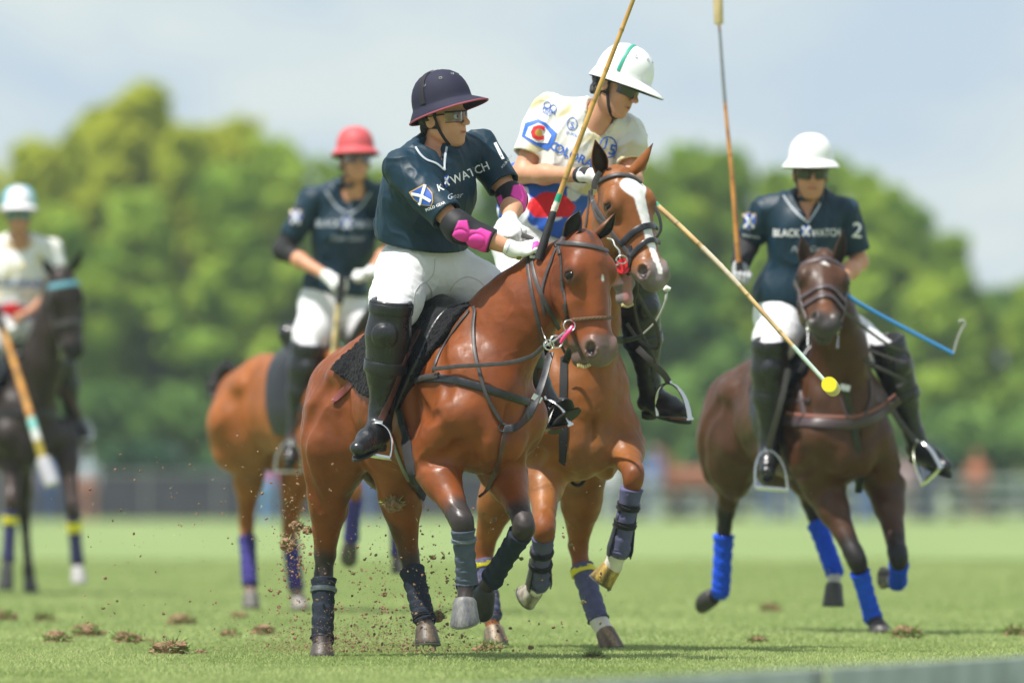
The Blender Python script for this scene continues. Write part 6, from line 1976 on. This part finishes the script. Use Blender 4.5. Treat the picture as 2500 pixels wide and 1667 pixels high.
# tied-up tails
for H in (HA, HB, HC, HE):
    T = H.T; m = MB()
    m.tube([T(-1.10, 0, -.14), T(-1.18, 0, -.20), T(-1.21, 0, -.32), T(-1.20, 0, -.44)], [.045, .05, .05, .03], 10); m.build('tail', M['mane'], H.o)
# ------------------------------------------------------------------ mallets
CANE_C = (.46, .27, .07)
def mallet(label, pts, r0, r1, grip=None, bands=(), head=None, cane=CANE_C, knots=9, end_col=None):
    """cane shaft with darker joints; pts (u, v, Y) from the grip to the head"""
    p = [Vector(x) for x in catmull([P(*x) for x in pts], 10)]; m = len(p); n = 10; V = []; C = []
    nrm = None; L_ = sum((p[i + 1] - p[i]).length for i in range(m - 1)); acc = 0
    # resample densely
    q = []; 
    for i in range(m - 1):
        k = max(2, int((p[i + 1] - p[i]).length / .008))
        q += [p[i].lerp(p[i + 1], j / k) for j in range(k)]
    q.append(p[-1]); m = len(q)
    for i, c in enumerate(q):
        t = (q[min(i + 1, m - 1)] - q[max(i - 1, 0)]).normalized()
        if nrm is None: nrm = t.orthogonal().normalized()
        nrm = (nrm - t * nrm.dot(t)).normalized(); b = t.cross(nrm); s = i / (m - 1)
        kk = (s * knots * (1 + .25 * sin(s * 3))) % 1.0; knot = max(0, 1 - abs(kk - .5) / .05)
        r = (r0 + (r1 - r0) * s) * (1 + .14 * knot)
        col = [cane[a] * (1 - .55 * knot) * (1 + .18 * sin(s * 41 + a * .3)) for a in range(3)]
        for (b0, b1, bc) in bands:
            if b0 <= s <= b1: col = bc; r *= 1.12
        for j in range(n):
            a = 2 * pi * j / n; V.append(tuple(c + (nrm * cos(a) + b * sin(a)) * r)); C.append(tuple(col))
    Q = [(i * n + j, i * n + (j + 1) % n, (i + 1) * n + (j + 1) % n, (i + 1) * n + j) for i in range(m - 1) for j in range(n)]
    Q += [(0, n - 1 - j, n - 2 - j, n - 3 - j) for j in range(0, 1)]
    e = mesh_np('mallet', V, np.array(Q), M['cane'], None, True, np.array(C))
    tag(e, label, 'polo mallet', 'polo mallets of the riders')
    if grip:
        g = [P(*x) for x in grip[0]]; mb = MB(); mb.tube([Vector(x) for x in catmull(g, 5)] if len(g) > 2 else g, grip[1], 12); mb.build('grip', grip[2] if len(grip) > 2 else M['rubber'], e)
    if head:
        a, b, r, mt, capm = head; a, b = Vector(a), Vector(b); mb = MB(); d = (b - a)
        mb.tube([a, a + d * .03, a + d * .5, a + d * .97, b], [r * .86, r, r * 1.05, r, r * .86], 18); mb.build('head', mt, e)
        if capm: mb = MB(); mb.tube([a - d.normalized() * .002, a + d.normalized() * .03], [r * 1.03, r * 1.06], 18); mb.build('head_cap', capm, e)
    return e
WOODH = plain('pale_wood', (.55, .42, .22), rough=.5, var=.15, vscale=20)
TEAL, WHT, REDB = (.01, .30, .18), (.62, .58, .5), (.5, .10, .03)
hy = RA.J['wrr'].y
mallet('slanting bamboo mallet with green band held up by the rider in the purple helmet', [(1322, 610, hy - .06), (1350, 520, hy - .05), (1440, 275, hy - .02), (1527, 50, hy), (1575, -75, hy)], .0125, .0085,
       grip=([(1315, 634, hy - .06), (1331, 582, hy - .057), (1341, 550, hy - .053), (1352, 516, hy - .05)], [.019] * 5 + [.0175] * 5 + [.016] * 5 + [.013]), bands=((.140, .150, REDB), (.153, .185, WHT), (.187, .215, TEAL)), knots=8,
       head=(P(1575, -78, hy + .10), P(1575, -78, hy - .12), .025, WOODH, None))
mallet('bamboo mallet with yellow tipped head crossing in front of the dark bay pony', [(1490, 415, 37.68), (1602, 500, 37.55), (1760, 650, 37.45), (1900, 805, 37.38), (2018, 935, 37.32)], .0135, .0085,
       bands=((.20, .214, TEAL), (.42, .60, (.60, .52, .38)), (.86, .99, (.50, .62, .54))), knots=7, cane=(.60, .42, .20),
       head=(P(2024, 938, 37.27), P(2034, 950, 37.47), .033, WOODH, M['yellow_paint']))
hy = RC.J['wrr'].y
mallet('upright bamboo mallet raised by the navy rider on the dark bay pony', [(1806, 665, hy - .05), (1800, 600, hy - .05), (1787, 430, hy - .03), (1769, 240, hy), (1756, 62, hy)], .0145, .0065, grip=([(1808, 690, hy - .05), (1804, 640, hy - .05)], .018),
       bands=((.70, .985, (.22, .23, .26)),), knots=9, cane=(.50, .21, .05), head=(P(1755, 60, hy), P(1751, -60, hy + .02), .024, WOODH, None))
hy = RD.J['wrr'].y
mallet('mallet pointing down from the gloved hand of the coral helmet rider', [(832, 690, hy - .06), (826, 745, hy - .06), (820, 800, hy - .06), (812, 880, hy - .06), (800, 990, hy - .04)], .019, .015, grip=([(835, 672, hy - .06), (828, 742, hy - .06)], .024), cane=(.62, .48, .24),
       head=(P(798, 1000, hy - .14), P(798, 1000, hy + .08), .026, WOODH, None))
hy = RE.J['wrr'].y
mallet('mallet with orange shaft and pale head hanging from the hand of the black pony\'s rider', [(-2, 770, hy - .10), (14, 822, hy - .14), (50, 935, hy - .30), (82, 1042, hy - .44), (106, 1125, hy - .52)], .022, .026, grip=([(-8, 750, hy - .09), (8, 800, hy - .125)], .026), cane=(.55, .26, .06),
       bands=((.72, .79, (.25, .58, .54)), (.79, .86, (.70, .70, .68)), (.86, 1.0, (.35, .27, .03))), knots=3, head=(P(104, 1118, hy - .52), P(128, 1184, hy - .56), .050, plain('grey_tape', (.5, .48, .55), rough=.7), None))

# ------------------------------------------------------------------ details of the rider in the purple helmet
def Z1(x, y): return (700 + x / 2.24, 100 + y / 2.24)
M['guard'] = mat('padded_guard', rough=.6, spec=.3, vcol=True, bump=.2, bscale=200, bdist=.001)
def to_px(V):
    Y = V[:, 1]; return np.stack([1250 + V[:, 0] * FPX / Y, HZ - (V[:, 2] - CAM_H) * FPX / Y], 1)
def inside(pp, poly):
    r = np.zeros(len(pp), dtype=bool); n = len(poly)
    for i in range(n):
        (x0, y0), (x1, y1) = poly[i], poly[(i + 1) % n]
        c = ((y0 > pp[:, 1]) != (y1 > pp[:, 1])) & (pp[:, 0] < (x1 - x0) * (pp[:, 1] - y0) / ((y1 - y0) if y1 != y0 else 1e-9) + x0)
        r ^= c
    return r
def elbow_guard(R, s, pads, t0, t1, r0=.060, domes=()):
    """black elastic sleeve with thick pink pads sewn on"""
    el, wr, sh = R.J['el' + s], R.J['wr' + s], R.J['sh' + s]
    d = (wr - el).normalized(); d2 = (sh - el).normalized()
    a = el + d2 * t0; b = el + d * t1
    q = [seg(a, el, r0, r0 + .002, .02, cut=(a, d2)), seg(el, b, r0 + .002, r0 - .008, .03, cut=(b, d)),
         ]
    V, Q = sdf_mesh(q, .0035); N = normals(V, Q); pp = to_px(V)
    C = np.tile(np.array((.014, .014, .017)), (len(V), 1)); H_ = np.zeros(len(V))
    for p in pads:
        pl = [Z1(*x) for x in p]; dd = np.full(len(pp), 1e9)
        for i in range(len(pl)):
            a_, b_ = np.array(pl[i]), np.array(pl[(i + 1) % len(pl)]); ba = b_ - a_
            t = np.clip(((pp - a_) @ ba) / (ba @ ba), 0, 1); dd = np.minimum(dd, np.linalg.norm(pp - a_ - t[:, None] * ba, axis=1))
        k = np.where(inside(pp, pl), np.clip(.5 + dd / 3, 0, 1), np.clip(.5 - dd / 3, 0, 1)) * np.clip((.3 - N[:, 1]) / .3, 0, 1)
        C = C * (1 - k[:, None]) + np.array((.72, .05, .36)) * k[:, None]; H_ += .005 * k
    for (x, y, rx, ry) in domes:
        c = Z1(x, y); r = np.sqrt(((pp[:, 0] - c[0]) / (rx / 2.24)) ** 2 + ((pp[:, 1] - c[1]) / (ry / 2.24)) ** 2)
        k = (N[:, 1] < .2); H_ += np.where(k & (r < 1), .006 * (1 - r ** 3), 0) - np.where(k, .003 * np.exp(-((r - 1.08) / .10) ** 2), 0)
    return mesh_np('elbow_guard', V + N * H_[:, None], Q, M['guard'], R.o, True, C)
elbow_guard(RA, 'r', [[(905, 1062), (940, 985), (985, 982), (998, 1030), (990, 1105), (940, 1085)], [(1000, 1034), (1040, 1036), (1062, 1024), (1120, 1048), (1086, 1162), (1035, 1152), (985, 1112)]], .055, .155, .060,
            [(948, 1068, 42, 36), (1036, 1096, 46, 38)])
elbow_guard(RA, 'l', [[(1238, 792), (1288, 785), (1314, 850), (1304, 925), (1285, 945), (1262, 885), (1225, 845)], [(1150, 858), (1172, 842), (1194, 905), (1182, 930)]], .06, .08, .057)
for R, s in ((RC, 'r'), (RD, 'r')):
    el, wr, sh = R.J['el' + s], R.J['wr' + s], R.J['sh' + s]
    V, Q = sdf_mesh([seg(el.lerp(sh, .22), el, .062, .062, .02), seg(el, el.lerp(wr, .22 if R is RD else .8), .062, .05, .02)], .008)
    mesh_np('elbow_guard', V, Q, M['black_cloth'], R.o)
def sh_poly(pts, k, c=None):
    c = c or (sum(p[0] for p in pts) / len(pts), sum(p[1] for p in pts) / len(pts))
    return [(c[0] + (p[0] - c[0]) * k, c[1] + (p[1] - c[1]) * k) for p in pts]
def ribpx(name, R, px, w, mt, lift=.002, thick=.002):
    return strap(name, R.shirt_bvh, px, w, mt, R.shirt, thick, 6, lift, R.S['Y'])
def navy_prints(R, shield, saltire, zipl, zipr):
    b = R.shirt_bvh; Y = R.S['Y']
    if shield:
        patch_on(b, shield, M['print_gold'], R.shirt, 'shield_badge', Y, .0025)
        patch_on(b, sh_poly(shield, .90), M['print_blue'], R.shirt, 'shield_field', Y, .0045)
        for l in saltire: ribpx('shield_cross', R, l, .013, M['print_white'], .0065)
    for z in (zipl, zipr): ribpx('zip_piping', R, z, .010, M['print_grey'], .003, .003)
S_ = [Z1(*p) for p in ((668, 828), (752, 782), (775, 805), (796, 832), (800, 880), (790, 906), (735, 900), (692, 868))]
navy_prints(RA, S_, [[Z1(685, 838), Z1(735, 850), Z1(790, 880)], [Z1(756, 790), Z1(738, 850), Z1(728, 896)]],
            [Z1(705, 582), Z1(730, 620), Z1(765, 650), Z1(820, 672), Z1(862, 708)], [Z1(874, 582), Z1(866, 640), Z1(862, 708)])
b = RA.shirt_bvh
text_on(b, 'WATCH', Z1(908, 786), (1, -.42), 29, M['print_white'], RA.shirt, 'lettering', 36, weight=.012, xs=.92)
text_on(b, 'K', Z1(828, 824), (1, -.3), 25, M['print_white'], RA.shirt, 'lettering', 36, weight=.012)
sp = [Z1(*p) for p in ((860, 742), (884, 730), (890, 760), (880, 795), (870, 806), (860, 780))]
patch_on(b, sp, M['print_blue'], RA.shirt, 'chest_shield', 36, .003); 
ribpx('shield_cross', RA, [Z1(862, 748), Z1(886, 790)], .008, M['print_white'], .0045); ribpx('shield_cross', RA, [Z1(884, 742), Z1(864, 785)], .008, M['print_white'], .0045)
text_on(b, 'Gear', Z1(876, 868), (1, -.15), 19, M['print_grey'], RA.shirt, 'lettering', 36, shear=.35)
text_on(b, 'POLO GEAR', Z1(762, 934), (1, -.42), 9.5, M['print_white'], RA.shirt, 'lettering', 36, weight=.01)
text_on(b, '1', Z1(1150, 660), (.9, -.40), 64, M['print_white'], RA.shirt, 'lettering', 36, weight=.01, slant=-2.03)
text_on(b, 'POLO GEAR', Z1(1180, 698), (.62, -.78), 7.5, M['print_white'], RA.shirt, 'lettering', 36)
strapP('rein', [(1254, 568, 35.98), (1275, 574, 35.95), (1300, 585, 35.9), (1325, 600, 35.85)], .022, M['strap'], bpy.data.objects['reins'], .006)
g = [o for o in RA.o.children if o.name.startswith('glove')]
gb = bvh_of(*g)
patch_on(gb, [Z1(1345, 1100), Z1(1375, 1090), Z1(1395, 1105), Z1(1370, 1120), Z1(1340, 1140)], M['pink'], g[1], 'pink_panel', 35.8, .003, 5)
patch_on(gb, [Z1(1258, 1178), Z1(1284, 1180), Z1(1282, 1200), Z1(1256, 1198)], plain('black_yellow', (.25, .24, .03), rough=.6), g[1], 'glove_label', 35.8, .003, 4)

seam = plain('stitched_seam', (.50, .50, .53), rough=.8)
def seams(R, lines, w=.004):
    bv = bvh_of(R.breeches)
    for l in lines: strap('seam', bv, l, w, seam, R.breeches, .0015, 6, .0005, R.S['Y'])
seams(RA, [[(926, 640), (922, 690), (930, 745)], [(1008, 752), (1014, 712), (1034, 690), (1052, 706), (1054, 730)], [(1062, 632), (1058, 668), (1040, 690)], [(1098, 712), (1112, 690), (1140, 676), (1170, 686), (1188, 706)]])
seams(RC, [[(1920, 765), (1935, 800), (1945, 840)], [(2100, 780), (2130, 815), (2155, 845)]])
# ------------------------------------------------------------------ the other jerseys
def poly_at(c, k, pts): return [(c[0] + x * k, c[1] + y * k) for x, y in pts]
SHIELD = ((-1, -1), (0, -1.25), (1, -1), (1, .2), (.6, .9), (0, 1.35), (-.6, .9), (-1, .2))
def chest_badge(R, c, k):
    b = R.shirt_bvh; Y = R.S['Y']
    patch_on(b, poly_at(c, k, SHIELD), M['print_blue'], R.shirt, 'chest_shield', Y, .003)
    for s in (1, -1): ribpx('shield_cross', R, [(c[0] - k * .8 * s, c[1] - k), (c[0] + k * .7 * s, c[1] + k)], k * .5 / 490, M['print_white'], .006)
b = RC.shirt_bvh
text_on(b, 'BLACK', (1886, 577), (1, .02), 26, M['print_white'], RC.shirt, 'lettering', 42.9, weight=.014, xs=.82)
text_on(b, 'WATCH', (1982, 578), (1, -.03), 26, M['print_white'], RC.shirt, 'lettering', 42.9, weight=.014, xs=.72)
chest_badge(RC, (1968, 565), 11)
text_on(b, 'Polo Gear', (1930, 616), (1, -.02), 21, M['print_grey'], RC.shirt, 'lettering', 42.9, shear=.35)
text_on(b, '2', (2078, 578), (1, .12), 52, M['print_white'], RC.shirt, 'lettering', 42.9, weight=.014)
navy_prints(RC, poly_at((1829, 540), 17, SHIELD), [[(1818, 525), (1840, 556)], [(1841, 525), (1818, 556)]], [(1912, 478), (1940, 515), (1973, 545)], [(2014, 470), (1995, 510), (1973, 545)])
text_on(b, 'POLO GEAR', (1812, 577), (1, .15), 8, M['print_white'], RC.shirt, 'lettering', 42.9)
b = RD.shirt_bvh
text_on(b, 'BLACK', (770, 553), (1, .02), 25, M['print_grey'], RD.shirt, 'lettering', 50.1, weight=.016, xs=.78)
text_on(b, 'WATCH', (860, 556), (1, .0), 25, M['print_grey'], RD.shirt, 'lettering', 50.1, weight=.016, xs=.72)
chest_badge(RD, (847, 546), 13)
text_on(b, 'Polo Gear', (806, 588), (1, 0), 20, M['print_grey'], RD.shirt, 'lettering', 50.1, shear=.35)
navy_prints(RD, poly_at((722, 530), 15, SHIELD), [[(712, 516), (732, 546)], [(732, 516), (712, 546)]], [(796, 468), (822, 505), (853, 524)], [(904, 470), (880, 505), (853, 524)])

text_on(RE.shirt_bvh, 'COLORADO', (-12, 698), (1, .03), 24, M['print_blue'], RE.shirt, 'lettering', 58.6, weight=.03)
neck_t = strap('neck_piping', RE.shirt_bvh, [(16, 590), (30, 606), (48, 610), (66, 605), (78, 590)], .02, M['print_gold'], RE.shirt, .004, 6, .002, 58.5)
def Z4(x, y): return (1150 + x / 2.6133, 50 + y / 2.6133)
b = RB.shirt_bvh; Y = 38.0
blueB = plain('jersey_blue', (.035, .14, .55), rough=.6)
patch_on(b, [Z4(*p) for p in ((345, 655), (430, 630), (478, 655), (548, 720), (522, 792), (486, 832), (400, 790), (322, 740))], blueB, RB.shirt, 'sleeve_hexagon', Y, .003)
patch_on(b, [Z4(*p) for p in ((366, 680), (430, 655), (466, 672), (512, 735), (490, 785), (420, 780), (346, 738))], M['print_white'], RB.shirt, 'sleeve_hexagon', Y, .006)
text_on(b, 'C', Z4(376, 752), (1, .12), 47, M['print_red'], RB.shirt, 'lettering', Y, lift=.009, weight=.05)
patch_on(b, [Z4(430 + 26 * cos(a), 722 + 26 * sin(a)) for a in np.linspace(0, 2 * pi, 13)[:-1]], M['print_gold'], RB.shirt, 'lettering', Y, .0075)
text_on(b, 'C', Z4(494, 815), (1, .46), 29, blueB, RB.shirt, 'lettering', Y, lift=.003, weight=.025)
text_on(b, 'OLORADO', Z4(524, 832), (1, .46), 30, blueB, RB.shirt, 'lettering', Y, lift=.004, weight=.025)
def ring_px(R, c, rx, ry, w, mt):
    return strap('round_logo', R.shirt_bvh, [(c[0] + rx * cos(a), c[1] + ry * sin(a)) for a in np.linspace(0, 2 * pi, 17)], w, mt, R.shirt, .002, 3, .002, R.S['Y'])
ring_px(RB, Z4(875, 810), 21, 25, .006, blueB)
text_on(b, 'J', Z4(848, 806), (1, .25), 30, blueB, RB.shirt, 'lettering', Y, weight=.02)
text_on(b, '5', Z4(872, 852), (1, .25), 36, blueB, RB.shirt, 'lettering', Y, weight=.02)
ring_px(RB, Z4(645, 660), 12, 15, .003, blueB); text_on(b, 'S', Z4(630, 688), (1, .1), 22, blueB, RB.shirt, 'lettering', Y, weight=.01)
text_on(b, 'PRISA', Z4(452, 568), (1, .45), 14, blueB, RB.shirt, 'lettering', Y, weight=.01); text_on(b, 'POLO', Z4(452, 590), (1, .45), 9, blueB, RB.shirt, 'lettering', Y, weight=.01)
ring_px(RB, Z4(486, 540), 8, 8, .003, blueB); ring_px(RB, Z4(525, 562), 7, 9, .003, blueB)
text_on(b, 'D POLO', Z4(606, 722), (1, .35), 10, blueB, RB.shirt, 'lettering', Y, weight=.01)
strap('neck_piping', b, [Z4(735, 575), Z4(765, 630), Z4(815, 660), Z4(890, 650), Z4(915, 628)], .008, plain('ochre_trim', (.5, .42, .12), rough=.7), RB.shirt, .003, 6, .002, 38)
V, Q = sdf_mesh([seg(RB.J['wrr'] - (RB.J['wrr'] - RB.J['elr']).normalized() * .05, RB.J['wrr'], .036, .036, .01)], .005); mesh_np('wrist_guard', V, Q, M['black_cloth'], RB.o)

# ------------------------------------------------------------------ torn turf: flying clods, dust and divots
SOIL = mat('soil', (.25, .145, .085), rough=.95, var=.5, vscale=60, bump=1, bscale=150, bdist=.006)
ico = bmesh.new(); bmesh.ops.create_icosphere(ico, subdivisions=1, radius=1)
ICO_V = np.array([v.co[:] for v in ico.verts]); ICO_F = np.array([[v.index for v in f.verts] for f in ico.faces]); ico.free()
def crumbs(n, box, smin, smax, rng, power=3., sk=None):
    Vs = []; Fs = []; k = 0
    for i in range(n):
        u = rng.uniform(box[0], box[2]); v = box[3] - (box[3] - box[1]) * rng.random() ** 1.5; Yd = rng.uniform(box[4], box[5])
        if sk is not None: u, v = sk(rng, i)
        s = smin + (smax - smin) * rng.random() ** power
        W_ = ICO_V * (s * rng.uniform(.5, 1.3, 3)) * (1 + .45 * rng.normal(size=(len(ICO_V), 1)) * .6)
        a = rng.uniform(0, 2 * pi); R_ = np.array(((cos(a), 0, sin(a)), (0, 1, 0), (-sin(a), 0, cos(a))))
        Vs.append(W_ @ R_ + np3(P(u, v, Yd))); Fs.append(ICO_F + k); k += len(ICO_V)
    return np.concatenate(Vs), np.concatenate(Fs)
rng = np.random.default_rng(21)
def spray(rng, i):
    k = i % 5
    if k < 2: return rng.normal(1000, 120), min(rng.normal(1470, 90), 1588)
    if k == 2: return rng.normal(722, 30), min(rng.normal(1360, 90), 1585)
    if k == 3: return rng.uniform(650, 1150), min(1590 - abs(rng.normal(0, 50)), 1590)
    return rng.uniform(200, 1500), rng.uniform(1050, 1580)
V, F = crumbs(4200, (700, 1150, 1200, 1590, 36.2, 37.6), .0012, .0078, rng, 5.5, spray)
tag(mesh_np('flying_dirt', V, F, SOIL, None, False), 'spray of small soil crumbs thrown up behind the leading pony\'s hooves', 'flying dirt', kind='stuff')
def dust(rng, i):
    return rng.normal(860, 170), 1592 - abs(rng.normal(0, 42))
V, F = crumbs(5200, (700, 1150, 1200, 1590, 36.3, 38.2), .0009, .0032, rng, 3.0, dust)
tag(mesh_np('soil_dust', V, F, SOIL, None, False), 'low brown haze of soil dust just above the turf behind the bay pony', 'soil dust', kind='stuff')
# fine pale grass clippings in the air
n = 340; Pn = np.stack([rng.normal(900, 420, n), np.clip(rng.normal(1330, 150, n), 900, 1590), rng.uniform(35.6, 38, n)], 1); V = []; 
for u, v, Yd in Pn:
    c = np3(P(u, v, Yd)); d = rng.normal(size=3); d /= np.linalg.norm(d); e = rng.normal(size=3) * .0012; L_ = rng.uniform(.003, .014)
    V += [c - d * L_, c + e, c + d * L_]
tag(mesh_np('grass_clippings', np.array(V), np.arange(len(V)).reshape(-1, 3), plain('straw_clipping', (.42, .42, .16), rough=.8), None, False), 'tiny straw coloured grass clippings floating in the air', 'grass clippings', kind='stuff')
GREENT = plain('torn_grass', (.24, .32, .10), rough=.9, var=.3, vscale=60)
def clod(name, c, r, rng, grass=.5, flat=1., label='', cat='turf clod', group=None):
    bm = bmesh.new(); bmesh.ops.create_icosphere(bm, subdivisions=3, radius=1)
    V = np.array([v.co[:] for v in bm.verts]); F = np.array([[v.index for v in f.verts] for f in bm.faces]); bm.free()
    s = rng.uniform(0, 50); nn = vnoise(V + s, 1.6, 1) + .6 * vnoise(V + s, 4, 2) + .35 * vnoise(V + s, 9, 3)
    V = V * (1 + .45 * nn)[:, None] * np.array((1.2, 1, .75 * flat)) * r + np3(c)
    o = mesh_np(name, V, F, SOIL, None, False); tag(o, label, cat, group)
    k = int(40 + 1500 * r * grass); bl = []
    for i in range(k):
        d = rng.normal(size=3); d[2] = abs(d[2]) * .6 + .2; d /= np.linalg.norm(d)
        p = np3(c) + d * r * np.array((1.15, 1, .7 * flat)) * .95; e = rng.normal(size=3) * .0022; L_ = rng.uniform(.4, 1.) * min(r * .7, .035)
        bl += [p - e, p + e, p + (d + rng.normal(size=3) * .5) * L_]
    mesh_np('grass_tuft', np.array(bl), np.arange(len(bl)).reshape(-1, 3), GREENT, o, False)
    return o
FLY = [(958, 1232, .042, 36.5, 'largest airborne turf clod, grassy, left of the bay pony\'s inner hind thigh'), (938, 1450, .013, 36.2, 'dark airborne clod between the bay pony\'s hind legs'),
       (1057, 1360, .013, 36.1, 'reddish clod in the air beside the left hind hock'), (862, 1400, .009, 36.3, 'small clod in the air right of the right hind hock'), (1206, 1270, .010, 36.0, 'small clod in the air between the bay pony\'s knees'),
       (1070, 1505, .030, 36.9, 'crumbly clod in the air behind the bay pony\'s left hind hoof'), (1296, 1580, .012, 36.2, 'clod just above the grass under the blazed pony'), (1424, 1470, .011, 37.0, 'clod stuck beside the blazed pony\'s yellow banded leg'),
       (725, 1285, .030, 36.8, 'loose clod in the air left of the bay pony\'s right hind leg'), (700, 1330, .038, 37.2, 'brown clod in front of the orange bay\'s muddy leg'), (752, 1296, .022, 36.9, 'clod touching the bay pony\'s right thigh outline'),
       (1272, 1364, .009, 36.2, 'small reddish clod by the blazed pony\'s lifted boot'), (660, 1440, .010, 36.5, 'dark clod above the grass near the orange bay\'s hoof'), (252, 1484, .008, 36.3, 'small dark clod in the air above the left divots'),
       (286, 1467, .006, 36.2, 'tiny dark clod high above the left divots'), (1395, 1330, .007, 36.0, 'tiny clod right of the blazed pony\'s boot')]
for u, v, r, Yd, lb in FLY: clod('turf_clod', P(u, v, Yd), r * .78, rng, .6 if r > .02 else .1, 1.2, lb, 'turf clod', 'clods of turf in the air')
GRD = [(138, 1558, .050, .6, 'brown lumpy divot at lower left, bare soil on its right side'), (214, 1540, .060, 1.2, 'tall grassy divot right of the bare lump at lower left'), (106, 1506, .045, .8, 'divot behind the lower left lump'), (4, 1500, .06, 1., 'dark divot cut by the left edge of the picture'),
       (448, 1512, .055, .9, 'wide shallow divot under the orange bay\'s rump'), (580, 1500, .032, .4, 'pointed soil lump left of the orange bay\'s hooves'), (415, 1585, .060, 1.5, 'green tuft of upturned turf left of the bay pony\'s hind hoof'), (365, 1565, .020, .3, 'small soil lump beside the green tuft'),
       (490, 1592, .022, .5, 'flat scrap of turf between green tuft and hind hoof'), (640, 1540, .045, .4, 'loose soil heap left of the bay pony\'s bandaged hind leg'), (560, 1545, .04, .5, 'soil heap beside the pointed lump'), (310, 1560, .05, .9, 'low grassy divot between the lower left lump and green tuft'),
       (1195, 1582, .045, .8, 'torn turf under the blazed pony\'s inner hind hoof'), (1450, 1600, .03, 1.6, 'small grass tuft under the blazed pony\'s outer hind hoof'), (2212, 1545, .055, 1.4, 'grass tuft right of the dark bay\'s grounded hoof'), (1880, 1480, .05, .6, 'brown divot under the dark bay pony\'s belly'),
       (1850, 1562, .035, 1.2, 'low green tuft left of the dark bay\'s grounded hoof'), (2480, 1540, .05, 1.2, 'grass tuft near the right edge of the field')]
for u, v, r, g, lb in GRD:
    Yg = CAM_H * FPX / (v + r * 250 - HZ)
    clod('divot', ((u - 1250) * Yg / FPX, Yg, r * .3), r * 1.05, rng, g * 3.0 + .8, .85, lb, 'divot', 'divots on the grass')
